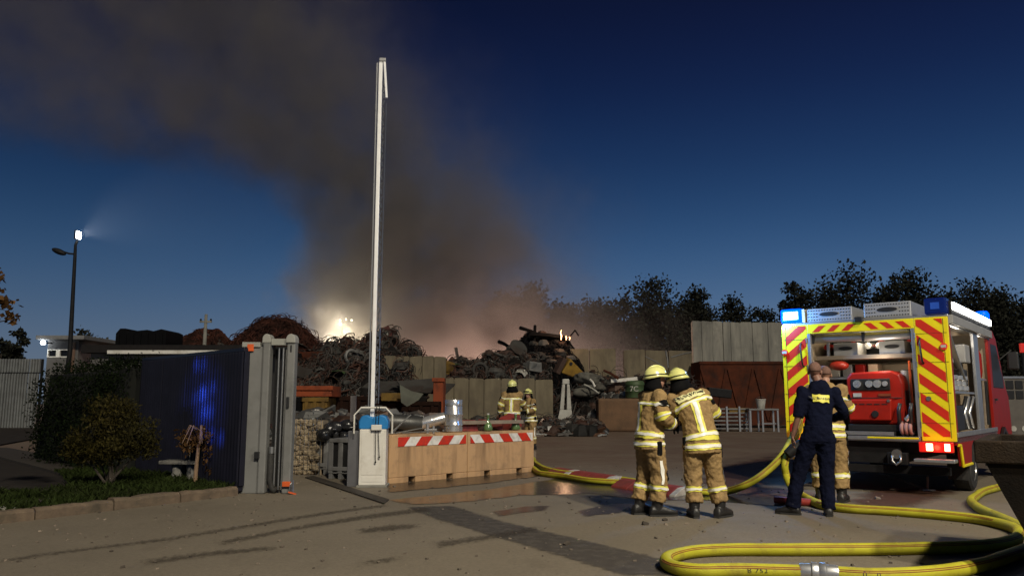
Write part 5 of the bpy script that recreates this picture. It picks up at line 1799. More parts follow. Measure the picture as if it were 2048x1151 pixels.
def stripes(parent, x0, x1, z0, z1, s, y, per=0.285, wd=0.15, slope=0.8, ph=0.0):
    for k in range(-6, 16):
        c = z0 - 0.6 + k * per + ph
        za = lambda x: c + s * slope * (x - x0)
        poly = clip_poly([(x0, za(x0)), (x1, za(x1)), (x1, za(x1) + wd), (x0, za(x0) + wd)], x0, x1, z0, z1)
        if len(poly) >= 3:
            MB().prism(poly, y - 0.003, y, 'y').build('red_stripe', MT['redfoil'], parent)


pn, x0, x1, z0, z1, s = panels[0]
stripes(pn, x0 + 0.07, x1 - 0.02, z0 + 0.06, z1 - 0.02, 1, -0.0265, ph=0.03)
pn, x0, x1, z0, z1, s = panels[1]
stripes(pn, x0 + 0.025, x1 - 0.075, z0 + 0.07, z1 - 0.025, -1, -0.0265, ph=0.24)
for k in range(3):
    for sgn in (-1, 1):
        a = sgn * (0.17 + 0.23 * k)
        poly = [(a, ZI1 + 0.02), (a + sgn * 0.11, ZI1 + 0.02), (a + sgn * 0.11 - sgn * 0.11, ZI1 + 0.12), (a - sgn * 0.11, ZI1 + 0.12)]
        MB().prism(poly, -0.0245, -0.0215, 'y').build('red_stripe', MT['redfoil'], tp)
# panel seams and hinges
for pn_, x0_, x1_, sg in ((panels[0][0], panels[0][1], panels[0][2], 1), (panels[1][0], panels[1][1], panels[1][2], -1)):
    xs_ = x0_ + 0.062 if sg > 0 else x1_ - 0.066
    MB().box(xs_, xs_ + 0.005, -0.0305, -0.0252, ZB + 0.05, ZR - 0.03).build('panel_seam', MT['black'], pn_)
    for zz in (1.06, 1.5, 1.95, 2.38):
        MB().box(x0_ + 0.02, x1_ - 0.02, -0.0302, -0.0253, zz, zz + 0.004).build('panel_seam', MT['black'], pn_)
        hx = x1_ - 0.012 if sg > 0 else x0_ + 0.004
        MB().cyl((hx, -0.034, zz - 0.06), (hx, -0.034, zz + 0.02), 0.009, n=8).build('hinge', MT['steel'], pn_)
# inner edge frames
tb_('opening_frame', XI0 - 0.018, XI0 + 0.03, -0.03, 0.05, ZI0, ZI1 - 0.002, MT['alu'], 0.004)
tb_('opening_frame', XI1 - 0.03, XI1 + 0.018, -0.03, 0.05, ZI0, ZI1 - 0.002, MT['alu'], 0.004)
tb_('sill', XI0, XI1, -0.03, 0.028, 0.80, 0.857, MT['alu'], 0.004)
tb_('yellow_sill_edge', 0.02, XI1 - 0.02, -0.036, -0.0305, 0.825, 0.85, MT['yellow'])
# rolled shutter at the top of the opening
sh = MB().cyl((XI0 + 0.03, 0.16, ZI1 - 0.07), (XI1 - 0.03, 0.16, ZI1 - 0.07), 0.075, n=18).build('rolled_shutter', MT['shutter'], ft, smooth='auto')
for x in (XI0 + 0.02, 0.0, XI1 - 0.06):
    MB().box(x, x + 0.04, 0.05, 0.09, ZI1 - 0.16, ZI1 - 0.01).build('shutter_bracket', MT['black'], sh)
# handles, lock
for x in (-0.92, 0.85):
    h_ = MB().tube([(x, -0.03, 2.32), (x, -0.075, 2.27), (x + 0.01, -0.08, 2.1), (x + 0.02, -0.075, 1.97), (x + 0.03, -0.03, 1.94)], 0.014, 8).build('grab_handle', MT['black'], ft, smooth=True)
MB().cyl((0.91, -0.04, 1.42), (0.91, -0.024, 1.42), 0.035, n=16).build('lock', MT['steel'], ft, smooth='auto')
for x, z in ((-1.19, 2.18), (1.165, 2.18)):
    c_ = MB().cyl((x, -0.06, z), (x, -0.026, z), 0.05, n=14).build('position_lamp', MT['redlamp'], ft, smooth='auto')
    MB().box(x - 0.035, x + 0.035, -0.075, -0.061, z - 0.02, z + 0.02).build('reflector', MT['lampwhite'] if 0 else MT['offwhite'], c_)
# tail lights
MT['tailred'] = material('tail_light_red', (0.35, 0.01, 0.01), 0.25, emit=(1, 0.02, 0.01), estr=0.5)
MT['tailwhite'] = material('tail_light_bright', (0.9, 0.5, 0.3), 0.25, emit=(1, 0.55, 0.25), estr=7.0)
for sx_ in (1, -1):
    xs = sorted((sx_ * 0.74, sx_ * 1.19))
    tl = MB().box(xs[0], xs[1], -0.07, 0.02, 0.645, 0.79).build('tail_light', MT['tailred'], ft, bevel=0.01)
    for f0, f1 in ((0.22, 0.42), (0.76, 0.92)):
        a = xs[0] + (xs[1] - xs[0]) * f0
        b = xs[0] + (xs[1] - xs[0]) * f1
        MB().box(a, b, -0.085, -0.071, 0.665, 0.77).build('lens', MT['tailwhite'], tl, bevel=0.008)
    st_ = tb_('bumper_step', xs[0] - 0.06, xs[1] + 0.03, -0.18, 0.05, 0.50, 0.55, MT['alu'], 0.01)
    lamp('tail_glow', ((xs[0] + xs[1]) / 2, -0.16, 0.71), 2.0, (1, 0.12, 0.05), tl, 0.04)
# chassis
tb_('chassis', -0.45, 0.45, 0.1, 5.4, 0.45, 0.775, MT['darkmetal'])
tb_('rear_underrun', -1.1, 1.1, 0.12, 0.2, 0.3, 0.42, MT['darkmetal'], 0.01)
tb_('undertray', -1.15, 1.15, 0.2, 3.6, 0.6, 0.777, MT['darkmetal'])
hk = tb_('tow_plate', 0.28, 0.56, -0.02, 0.1, 0.44, 0.62, MT['darkmetal'], 0.01)
MB().tube([(0.36, -0.05, 0.58), (0.36, -0.07, 0.5), (0.42, -0.08, 0.44), (0.48, -0.07, 0.5), (0.48, -0.05, 0.58)], 0.018, 8).build('tow_hook', MT['steel'], hk, smooth=True)
MB().cyl((0.42, -0.05, 0.6), (0.42, 0.0, 0.6), 0.07, n=14).build('tow_socket', MT['steel'], hk, smooth='auto')
# red side skirt with yellow edge and wheels
for sx_ in (1, -1):
    X0, X1 = sorted((sx_ * (TW - 0.05), sx_ * TW))
    prof = [(0.03, 0.858), (3.66, 0.858), (3.66, 0.46), (1.75, 0.46), (1.62, 0.7), (1.35, 0.80), (1.1, 0.7), (1.0, 0.44), (0.3, 0.44), (0.2, 0.8 - 0.05), (0.03, 0.8 - 0.05)]
    sk_ = MB().prism([(p[0], p[1]) for p in prof], X0, X1, 'x').build('side_skirt', MT['redpaint'], ft)
    e = [(X1 if sx_ > 0 else X0) + sx_ * 0.004] * 3
    MB().tube([(e[0], 0.05, 0.75), (e[0], 0.2, 0.75), (e[0], 0.3, 0.44), (e[0], 1.0, 0.44)], 0.022, 6).build('yellow_edge', MT['yellow'], sk_)
    for y in (1.36, 4.75):
        wh = bpy.data.objects.new('wheel', None)
        COL.objects.link(wh)
        wh.parent = ft
        wh.location = (sx_ * (TW - 0.17), y, 0.4)
        mtw = Matrix.Rotation(PI / 2, 4, 'Y')
        MB().lathe([(0.24, -0.12), (0.36, -0.13), (0.4, -0.1), (0.4, 0.1), (0.36, 0.13), (0.24, 0.12)], (0, 0, 0), 32, mtw).build('tyre', MT['rubber'], wh, smooth='auto')
        MB().lathe([(0.02, 0.06 * sx_), (0.1, 0.07 * sx_), (0.12, 0.02 * sx_), (0.2, 0.03 * sx_), (0.245, 0.125 * sx_), (0.245, -0.12 * sx_)], (0, 0, 0), 24, mtw).build('rim', MT['chrome'], wh, smooth='auto')
        tb_('mud_flap', sx_ * (TW - 0.17) - 0.14, sx_ * (TW - 0.17) + 0.14, y - 0.55, y - 0.53, 0.2, 0.6, MT['rubber'])
# right side: frame posts round two open lockers
RX = TW
posts = [(0.03, 0.13), (2.0, 2.42), (3.45, 3.68)]
for a, b in posts:
    tb_('side_post', RX - 0.05, RX, a, b, 0.862, 2.5, MT['alu'] if a < 2.2 and a > 1 else MT['redpaint'], 0.006)
tb_('side_post', RX - 0.04, RX + 0.004, 1.98, 2.1, 0.864, 2.5, MT['alu'], 0.004)
tb_('top_rail', RX - 0.06, RX, 0.031, 3.68, 2.502, ZR - 0.002, MT['alu'], 0.006)
tb_('sill_rail', RX - 0.02, RX + 0.015, 0.05, 3.66, 0.86, 0.93, MT['alu'], 0.004)
tb_('locker_divider', XI1 + 0.062, RX - 0.06, 2.2, 2.24, 0.862, 2.49, MT['interior'])
tb_('locker_shelf', XI1 + 0.062, RX - 0.03, 0.14, 1.9, 1.5, 1.53, MT['alu'])
tb_('locker_shelf', XI1 + 0.062, RX - 0.06, 2.3, 3.4, 1.75, 1.78, MT['alu'])
# locker contents that belong to the truck
for k in range(5):
    MB().tube([(RX - 0.045 - 0.03 * k, 0.25 + 0.1 * k, 2.42), (RX - 0.045 - 0.03 * k, 1.35 + 0.1 * k, 1.66)], 0.017, 6).build('ladder_rail', MT['alu'], ft)
for k in range(3):
    MB().lathe([(0.07, 0), (0.09, 0.02), (0.09, 0.08), (0.06, 0.1), (0.06, 0.16), (0.085, 0.18), (0.085, 0.24)], (RX - 0.1, 0.5 + 0.4 * k, 1.535), 16, None).build('hose_coupling', MT['chrome'], ft, smooth='auto')
tb_('equipment_bin', XI1 + 0.1, RX - 0.04, 0.2, 0.95, 0.94, 1.32, MT['black'], 0.02)
tb_('equipment_bin', XI1 + 0.1, RX - 0.1, 1.25, 1.85, 1.54, 1.9, MT['black'], 0.02)
tb_('equipment_bin', XI1 + 0.1, RX - 0.05, 1.5, 1.9, 2.0, 2.3, MT['greyboard'], 0.02)
for k in range(4):
    MB().tube([(RX - 0.05, 1.05 + 0.2 * k, 0.95), (RX - 0.1, 1.1 + 0.2 * k, 1.2), (RX - 0.04, 1.2 + 0.2 * k, 1.46)], 0.028, 6).build('suction_fitting', MT['chrome'] if k % 2 else MT['black'], ft, smooth=True)
for k in range(3):
    MB().tube([(RX - 0.05, 2.55 + 0.3 * k, 0.98), (RX - 0.05, 2.6 + 0.3 * k, 1.74)], 0.022, 6).build('tool_handle', MT['black'] if k != 1 else MT['wood'], ft)
MB().box(RX - 0.2, RX - 0.08, 2.5, 2.72, 0.94, 1.22).build('yellow_lantern', MT['yellow'], ft, bevel=0.03)
MB().lathe([(0.05, 0), (0.07, 0.1), (0.07, 0.4), (0.03, 0.5)], (RX - 0.09, 2.8, 1.785), 14).build('extinguisher', MT['redpaint'], ft, smooth='auto')
# floodlight strip on the right roof edge
MT['strip'] = material('floodlight_strip', (1, 1, 1), 0.4, emit=(1.0, 0.97, 0.9), estr=9)
lsb = tb_('light_bar', RX - 0.06, RX + 0.03, 0.15, 3.66, ZR + 0.042, ZR + 0.25, MT['darkmetal'], 0.01)
for a, b in ((0.2, 1.9), (1.96, 3.6)):
    MB().box(RX + 0.031, RX + 0.06, a, b, ZR + 0.12, ZR + 0.23).build('light_strip', MT['strip'], lsb, bevel=0.008)
tb_('under_rail', RX - 0.03, RX + 0.05, 0.1, 3.66, ZR - 0.10, ZR + 0.035, MT['greyboard'], 0.008)
# rear beacons
MT['beaconlit'] = material('lit_blue_beacon', (0.0, 0.04, 0.4), 0.3, spec=0.1, emit=(0.0, 0.07, 1.0), estr=2.6)
MT['beaconcore'] = material('beacon_flash_core', (0.7, 0.9, 1), 0.3, emit=(0.35, 0.8, 1.0), estr=9)
MT['beacondim'] = material('dim_glow_blue_beacon', (0.004, 0.008, 0.06), 0.12, emit=(0.0, 0.02, 0.2), estr=0.25, col2=(0.004, 0.006, 0.04))  # unlit beacon, with a faint blue glow put into its material
bL = MB().box(-TW - 0.02, -0.9, 0.0, 0.28, ZR + 0.042, ZR + 0.28).build('beacon', MT['beaconlit'], ft, bevel=0.04)
MB().box(-TW + 0.04, -0.96, -0.012, -0.001, ZR + 0.10, ZR + 0.225).build('flash_tube', MT['beaconcore'], bL, bevel=0.004)
MB().box(-0.9, -0.86, 0.02, 0.26, ZR + 0.042, ZR + 0.26).build('beacon_guard', MT['white'], bL)
lamp('beacon_light', (-TW - 0.12, -0.35, ZR + 0.12), 110, (0.12, 0.4, 1.0), bL, 0.08)
bR = MB().box(0.93, TW - 0.005, -0.01, 0.27, ZR + 0.042, ZR + 0.29).build('beacon', MT['beacondim'], ft, bevel=0.03)
MB().box(1.02, 1.14, -0.02, -0.011, ZR + 0.12, ZR + 0.22).build('reflector', material('glowing_blue_prism', (0.02, 0.06, 0.3), 0.1, emit=(0.02, 0.08, 0.4), estr=0.3), bR)  # prism given a weak glow of its own as a blue glint
MB().lathe([(0.1, 0), (0.12, 0.03), (0.12, 0.2), (0.09, 0.25), (0.01, 0.26)], (TW - 0.1, 3.75, ZR + 0.16), 16).build('front_beacon', MT['beaconlit'], ft, smooth='auto')
# roof boxes with perforated faces and hand slots
for x0, x1, zt in ((-0.84, -0.12, 2.88), (0.06, 0.74, 2.9)):
    rb = MB().box(x0, x1, 0.05, 3.2, ZR + 0.042, zt).build('roof_box', MT['checker'], ft, bevel=0.008)
    zc = (ZR + zt) / 2 + 0.03
    pol = [((x0 + x1) / 2 + 0.15 * math.cos(a) * (1 if 1 else 0), zc + 0.035 * math.sin(a)) for a in [2 * PI * t / 16 for t in range(16)]]
    MB().prism(pol, 0.04, 0.0495, 'y').build('hand_slot', MT['black'], rb)
    mb = MB()
    for i in range(16):
        for k in range(4):
            xx, zz = x0 + 0.04 + (x1 - x0 - 0.08) * i / 15, ZR + 0.075 + (zt - ZR - 0.11) * k / 3
            if abs(xx - (x0 + x1) / 2) > 0.17 or abs(zz - zc) > 0.05:
                mb.box(xx - 0.008, xx + 0.008, 0.044, 0.0495, zz - 0.008, zz + 0.008)
    tag(mb.build('perforation', MT['darkmetal'], rb), kind='stuff')
tb_('roof_camera', -0.06, 0.06, -0.08, 0.04, ZR - 0.01, ZR + 0.07, MT['black'], 0.01)
# cab
cabp = [(3.69, 0.62), (3.69, 2.55), (3.85, 2.72), (4.55, 2.74), (4.85, 2.62), (5.55, 1.75), (5.92, 1.5), (6.0, 1.1), (6.0, 0.5), (5.2, 0.45), (5.1, 0.75), (4.75, 0.9), (4.4, 0.75), (4.3, 0.45), (3.69, 0.45)]
cb_ = MB().prism(cabp, -TW + 0.06, TW - 0.06, 'x').build('cab', MT['redpaint'], ft, bevel=0.04)
for sx_ in (1, -1):
    X = sx_ * (TW - 0.06)
    a, b = sorted((X + sx_ * 0.003, X + sx_ * 0.012))
    MB().prism([(4.05, 1.65), (4.05, 2.45), (4.7, 2.45), (5.3, 1.72), (5.3, 1.65)], a, b, 'x').build('side_window', MT['black'], cb_)
    MB().box(min(X, X + sx_ * 0.05), max(X, X + sx_ * 0.05), 4.02, 4.16, 1.4, 1.44).build('door_handle', MT['black'], cb_)
    mr_ = MB().box(min(X + sx_ * 0.12, X + sx_ * 0.32), max(X + sx_ * 0.12, X + sx_ * 0.32), 5.15, 5.22, 2.0, 2.35).build('mirror', MT['black'], cb_, bevel=0.03)
    MB().tube([(X, 5.1, 2.2), (X + sx_ * 0.2, 5.17, 2.38)], 0.015, 6).build('mirror_arm', MT['black'], mr_)
    MB().box(min(X, X + sx_ * 0.03), max(X, X + sx_ * 0.03), 3.78, 3.88, 1.06, 1.16).build('side_marker', MT['tailwhite'], cb_, bevel=0.01)
    MB().prism([(4.28, 0.46), (4.4, 0.76), (4.75, 0.91), (5.1, 0.76), (5.22, 0.46), (5.14, 0.46), (5.05, 0.7), (4.75, 0.83), (4.45, 0.7), (4.36, 0.46)], X, X + sx_ * 0.05, 'x').build('wheel_arch', MT['black'], cb_)
MB().add([(-TW + 0.16, 4.93, 2.55), (TW - 0.16, 4.93, 2.55), (TW - 0.12, 5.58, 1.78), (-TW + 0.12, 5.58, 1.78)], [(0, 1, 2, 3)]).build('windscreen', MT['glass'], cb_)
# rear bay fittings
shf = tb_('shelf', XI0 + 0.02, XI1 + 0.02, 0.28, 1.84, 2.06, 2.1, MT['interior'], 0.006)
tb_('shelf_edge', XI0 + 0.02, XI1 + 0.02, 0.25, 0.279, 2.05, 2.115, MT['wood'], 0.006)
for x in (XI0 + 0.2, 0.72):
    tb_('shelf_post', x - 0.02, x + 0.02, 0.3, 0.34, 2.1, 2.44, MT['alu'])
tb_('backboard', -0.12, 0.72, 1.2, 1.23, 1.3, 2.0, MT['interior'], 0.05)
tb_('slide_tray', -0.6, 0.42, -0.02, 1.2, 0.862, 0.93, MT['darkmetal'], 0.01)
tb_('tray_plate', -0.45, 0.4, -0.03, -0.021, 0.87, 0.925, MT['alu'])
MB().tube([(0.62, 0.25, 2.0), (0.63, 0.22, 1.5), (0.64, 0.2, 0.95)], 0.018, 6).build('orange_strap', MT['reflector'], ft)
tb_('upper_locker', XI0 + 0.05, XI1, 1.0, 1.8, 2.12, 2.42, MT['darkmetal'])
for k in range(6):
    MB().cyl((XI0 + 0.22 + 0.22 * k, 0.9, 2.3), (XI0 + 0.22 + 0.22 * k, 0.99, 2.3), 0.06 + 0.02 * (k % 2), n=14).build('rolled_gear', MT['redpaint'] if k % 2 else MT['chrome'], ft, smooth='auto')
MT['binlamp'] = material('interior_lamp', (1, 0.9, 0.75), 0.4, emit=(1, 0.86, 0.62), estr=9)
for x in (-0.5, 0.0, 0.4):
    MB().box(x - 0.12, x + 0.12, 0.3, 0.34, 2.43, 2.45).build('interior_lamp', MT['binlamp'], ft)
lamp('interior_light', (0.0, 0.5, 2.36), 12, (1, 0.86, 0.64), ft, 0.2)
lamp('interior_light', (0.25, 0.12, 1.98), 10, (1, 0.88, 0.7), ft, 0.15)
lamp('locker_light', (RX - 0.12, 1.0, 2.42), 4, (1, 0.9, 0.75), ft, 0.1)
lamp('locker_light', (RX - 0.12, 2.9, 2.42), 3, (1, 0.9, 0.75), ft, 0.1)


def on_truck(x, y, z):
    return TM @ Vector((x, y, z))


# fixed gear on the shelves of the rear bay
rg_ = random.Random(88)
for k in range(9):
    x = XI0 + 0.1 + 0.165 * k
    r_ = rg_.uniform(0.035, 0.06)
    MB().cyl((x, 0.55, 2.32 - r_), (x, 0.95, 2.34 - r_), r_, n=12).build('nozzle', MT['chrome'] if k % 3 else MT['redpaint'], ft, smooth='auto')
for k in range(4):
    x = XI0 + 0.12 + 0.2 * k
    MB().box(x, x + 0.15, 0.6, 0.9, 1.78, 1.98).build('gear_box', (MT['offwhite'], MT['greyboard'], MT['redpaint'], MT['interior'])[k], ft, bevel=0.015)
tb_('side_shelf', XI0, XI0 + 0.75, 0.5, 1.2, 1.74, 1.775, MT['alu'], 0.004)
MB().cyl((0.5, 0.5, 1.35), (0.5, 0.5, 1.86), 0.07, n=14).build('gas_bottle', MT['greyboard'], ft, smooth='auto')
for k in range(5):
    MB().box(0.3 + 0.085 * k, 0.36 + 0.085 * k, 1.16, 1.198, 1.45, 1.9).build('tool_clip', MT['darkmetal'], ft)
# loose gear in the rear bay
for i, (x0, lab) in enumerate(((-0.52, 'grey equipment case on the left of the truck shelf'), (0.18, 'grey equipment case on the right of the truck shelf'))):
    c_ = thing('equipment_case', lab, 'case', on_truck(x0 + 0.19, 0.32, 2.1), TA, 'cases on the truck shelf')
    MB().box(-0.19, 0.19, 0.0, 0.5, 0.003, 0.22).build('shell', MT['greyboard'], c_, bevel=0.012)
    pol = [(0.11 * math.cos(a), 0.13 + 0.03 * math.sin(a)) for a in [2 * PI * t / 14 for t in range(14)]]
    MB().prism(pol, -0.008, -0.0005, 'y').build('hand_slot', MT['black'], c_)
c_ = thing('red_helmet_box', 'rounded red container hanging beneath the shelf behind the man', 'container', on_truck(-0.45, 0.34, 1.86), TA)
MB().ball((0, 0, 0.1), (0.15, 0.12, 0.08), 18, 10).build('shell', material('bright_red_plastic', (0.4, 0.03, 0.015), 0.4), c_, smooth=True)
MB().box(-0.03, 0.03, -0.02, 0.02, 0.19, 0.24).build('hanger', MT['black'], c_)
pm = thing('portable_pump', 'red portable fire pump on its tray in the open rear', 'pump', on_truck(0.08, 0.0, 0.93), TA)
MT['pumpred'] = material('pump_red', (0.36, 0.015, 0.007), 0.4, 0, (0.28, 0.013, 0.007), 3, spec=0.3, dirt=(0.2, 0.015, 0.01), dscale=4)
pr_ = [(-0.36, 0.1), (0.42, 0.1), (0.46, 0.2), (0.46, 0.72), (0.42, 0.86), (0.3, 0.92), (-0.3, 0.9), (-0.37, 0.82)]
MB().prism(pr_, 0.12, 0.75, 'y').build('housing', MT['pumpred'], pm, bevel=0.03)
fr = MB().prism([(-0.33, 0.16), (0.28, 0.16), (0.3, 0.48), (-0.34, 0.48)], 0.03, 0.118, 'y').build('front_cover', MT['pumpred'], pm, bevel=0.02)
MB().cyl((0.06, 0.0, 0.26), (0.06, 0.029, 0.26), 0.05, n=16).build('crank_socket', MT['black'], fr, smooth='auto')
MB().box(-0.3, 0.28, 0.10, 0.118, 0.62, 0.8).build('instrument_recess', MT['black'], pm, bevel=0.02)
for x, r_ in ((-0.2, 0.06), (-0.02, 0.055), (0.1, 0.06), (0.21, 0.04)):
    MB().cyl((x, 0.07, 0.72), (x, 0.099, 0.72), r_, n=16).build('gauge', MT['chrome'] if x != 0.21 else MT['greyboard'], pm, smooth='auto')
MB().box(0.1, 0.28, 0.1, 0.118, 0.53, 0.57).build('type_plate', MT['orange'], pm)
for k in range(6):
    MB().box(0.461, 0.466, 0.2 + 0.08 * k, 0.24 + 0.08 * k, 0.4, 0.62).build('vent_slot', MT['black'], pm)
for k in range(5):
    MB().box(-0.28 + 0.11 * k, -0.2 + 0.11 * k, 0.024, 0.029, 0.40, 0.415).build('vent_slot', MT['black'], fr)
MB().box(-0.27, -0.15, 0.1, 0.118, 0.52, 0.58).build('type_plate', MT['offwhite'], pm)
MB().tube([(-0.34, 0.1, 0.5), (-0.1, 0.07, 0.5), (0.3, 0.08, 0.505), (0.44, 0.13, 0.5)], 0.008, 6).build('cover_seam', MT['black'], pm)
for x in (-0.31, 0.26):
    MB().box(x - 0.02, x + 0.02, 0.015, 0.029, 0.44, 0.48).build('latch', MT['steel'], fr)
MB().box(-0.36, 0.4, 0.05, 0.75, 0.0, 0.098).build('base_frame', MT['black'], pm, bevel=0.01)
for x in (0.4, 0.56):
    MB().tube([(x, 0.02, 0.02), (x, 0.0, 0.3), (x + 0.02, 0.02, 0.42)], 0.03, 8).build('carry_handle', MT['black'], pm, smooth=True)
hr = thing('hose_bundle', 'pinkish coiled hoses and couplings beside the pump', 'hose', on_truck(0.57, 0.1, 0.862), TA)
for k in range(3):
    mt_ = Matrix.Rotation(PI / 2, 4, 'Y') @ Matrix.Rotation(0.3 * k, 4, 'X')
    pts = [Vector((0.0 + 0.06 * (k - 1), 0.13 * math.cos(a), 0.115 + 0.085 * math.sin(a))) for a in [2 * PI * t / 20 for t in range(21)]]
    MB().tube(pts, 0.028, 7).build('coil', material('pink_hose', (0.4, 0.2, 0.18), 0.7), hr, smooth=True)
MB().cyl((0.0, -0.08, 0.24), (0.06, -0.08, 0.3), 0.04, n=12).build('coupling', MT['chrome'], hr)
# jack bar lying under the rear
jk = thing('lever_bar', 'long steel lever bar lying under the rear of the truck', 'bar', G(1855, 981))
e0 = G(1735, 938, 0.2) - G(1855, 981)
MB().tube([(0, 0, 0.02), e0 * 0.5 + Vector((0, 0, 0.03)), e0], 0.022, 8).build('bar', MT['steel'], jk)
MB().cyl((0, 0, 0.0), (0.02, 0, 0.22), 0.018, n=8).build('peg', MT['wood'], jk)
MB().box(-0.1, 0.1, -0.06, 0.06, 0.0, 0.03).build('foot', MT['steel'], jk)
# ---------------------------------------------------------------- people
MT['skin'] = material('skin', (0.42, 0.23, 0.16), 0.55, 0, (0.36, 0.19, 0.13), 9)
MT['skindark'] = material('tanned_skin', (0.26, 0.13, 0.09), 0.55, 0, (0.22, 0.11, 0.075), 9)
MT['turnout'] = material('tan_turnout_fabric', (0.35, 0.235, 0.105), 0.9, 0, (0.26, 0.17, 0.072), 5, spec=0.15, bump=1.0, bscale=17, dirt=(0.12, 0.08, 0.045), dscale=3.5)
MT['yellowtape'] = material('lime_reflective_tape', (0.85, 0.80, 0.13), 0.4, 0, (0.74, 0.68, 0.1), 6)
MT['palepanel'] = material('pale_yellow_panel', (0.85, 0.82, 0.42), 0.45, 0, (0.75, 0.71, 0.34), 6)
MT['silvertape'] = material('silver_reflective_tape', (0.95, 0.94, 0.86), 0.35, 0, (0.85, 0.84, 0.76), 6)
MT['navycloth'] = material('navy_cloth', (0.006, 0.008, 0.022), 0.95, 0, (0.004, 0.005, 0.014), 6, spec=0.08, bump=1.0, bscale=16)
MT['blackcloth'] = material('black_cloth', (0.005, 0.005, 0.006), 0.95, 0, (0.009, 0.009, 0.009), 8, spec=0.08, bump=0.3)
MT['helmet'] = material('luminous_yellow_helmet', (0.8, 0.8, 0.3), 0.28, 0, (0.73, 0.73, 0.25), 4, coat=0.3)
MT['boot'] = material('black_boot_leather', (0.014, 0.013, 0.013), 0.45, 0, (0.022, 0.021, 0.02), 10, bump=0.2)
MT['hairshort'] = material('cropped_hair', (0.2, 0.105, 0.075), 0.8, 0, (0.13, 0.07, 0.05), 40, bump=0.4, bscale=200)
CLOUDS = bpy.data.textures.new('folds', 'CLOUDS')
CLOUDS.noise_scale = 0.085
CLOUDS.noise_depth = 3


def V(*a):
    return Vector(a)


def torso_rings(spec, n=24):
    """spec: list of (centre, a, b, side) -> list of rings; angle 0 = right, 90 = front"""
    out = []
    for i, (c, a, b, side) in enumerate(spec):
        ax = (spec[min(i + 1, len(spec) - 1)][0] - spec[max(i - 1, 0)][0]).normalized()
        s = (side - ax * side.dot(ax)).normalized()
        f = ax.cross(s)
        out.append([c + s * a * math.cos(2 * PI * k / n) + f * b * math.sin(2 * PI * k / n) for k in range(n)])
    return out


def torso_point(spec, t, ang, off=0.0):
    """t 0..1 along the spec by index"""
    u = t * (len(spec) - 1)
    i = min(int(u), len(spec) - 2)
    f_ = u - i
    A_, B_ = spec[i], spec[i + 1]
    c = A_[0].lerp(B_[0], f_)
    a = A_[1] + (B_[1] - A_[1]) * f_ + off
    b = A_[2] + (B_[2] - A_[2]) * f_ + off
    side = A_[3].lerp(B_[3], f_)
    ax = (B_[0] - A_[0]).normalized()
    s = (side - ax * side.dot(ax)).normalized()
    f = ax.cross(s)
    return c + s * a * math.cos(ang) + f * b * math.sin(ang)


def limb_pts(pts, rad, n=7):
    P, R = [], []
    for i in range(len(pts) - 1):
        for k in range(n):
            t = k / n
            P.append(pts[i].lerp(pts[i + 1], t))
            R.append(rad[i] + (rad[i + 1] - rad[i]) * t)
    P.append(pts[-1])
    R.append(rad[-1])
    # round the joint
    for _ in range(2):
        P = [P[0]] + [(P[i - 1] + P[i] * 2 + P[i + 1]) / 4 for i in range(1, len(P) - 1)] + [P[-1]]
    return P, R


def limb_at(pts, rad, t):
    P, R = limb_pts(pts, rad)
    u = t * (len(P) - 1)
    i = min(int(u), len(P) - 2)
    f = u - i
    return P[i].lerp(P[i + 1], f), R[i] + (R[i + 1] - R[i]) * f


def organic(mb, name, mat, parent, voxel, fold=0.0, smooth_it=4):
    o = mb.build(name, mat, parent, smooth=True)
    r = o.modifiers.new('remesh', 'REMESH')
    r.mode = 'VOXEL'
    r.voxel_size = voxel
    r.use_smooth_shade = True
    s = o.modifiers.new('smooth', 'SMOOTH')
    s.iterations = smooth_it
    s.factor = 0.5
    if fold:
        d = o.modifiers.new('folds', 'DISPLACE')
        d.texture = CLOUDS
        d.texture_coords = 'GLOBAL'
        d.strength = fold
        d.mid_level = 0.5
    return o


def wrap(o, target, off):
    w = o.modifiers.new('wrap', 'SHRINKWRAP')
    w.target = target
    w.wrap_method = 'NEAREST_SURFACEPOINT'
    w.wrap_mode = 'OUTSIDE_SURFACE'
    w.offset = off


def hand_parts(mb, wrist, d, palm_n, curl=0.5, scale=1.0, thumb_side=1):
    """palm + five fingers; d: direction of the hand, palm_n: direction the palm faces"""
    d = d.normalized()
    palm_n = (palm_n - d * palm_n.dot(d)).normalized()
    side = d.cross(palm_n) * thumb_side
    s = scale
    pc = wrist + d * 0.05 * s
    rg = []
    for t, w, th in ((0.0, 0.024, 0.018), (0.03, 0.034, 0.017), (0.06, 0.041, 0.016), (0.09, 0.041, 0.014)):
        c = wrist + d * t * s
        rg.append([c + side * w * s * math.cos(2 * PI * k / 12) + palm_n * th * s * math.sin(2 * PI * k / 12) for k in range(12)])
    mb.rings(rg)
    for i, (off, ln) in enumerate(((0.031, 0.072), (0.011, 0.08), (-0.010, 0.074), (-0.030, 0.058))):
        p = wrist + d * 0.085 * s + side * off * s
        q = [p]
        dirv = d
        for k in range(3):
            ang = curl * (0.35 + 0.35 * k)
            dirv = (d * math.cos(ang) + palm_n * math.sin(ang)).normalized()
            q.append(q[-1] + dirv * ln * s * (0.42, 0.32, 0.26)[k])
        mb.tube(q, [0.0095 * s, 0.009 * s, 0.0085 * s, 0.007 * s], 8)
    p = wrist + d * 0.025 * s + side * 0.028 * s
    td = (d * 0.7 + side * 0.75 + palm_n * 0.3).normalized()
    q = [p, p + td * 0.036 * s, p + td * 0.036 * s + (d * 0.85 + side * 0.25 + palm_n * 0.35).normalized() * 0.03 * s, p + td * 0.036 * s + (d * 0.9 + palm_n * 0.4).normalized() * 0.055 * s]
    mb.tube(q, [0.0125 * s, 0.011 * s, 0.010 * s, 0.008 * s], 8)


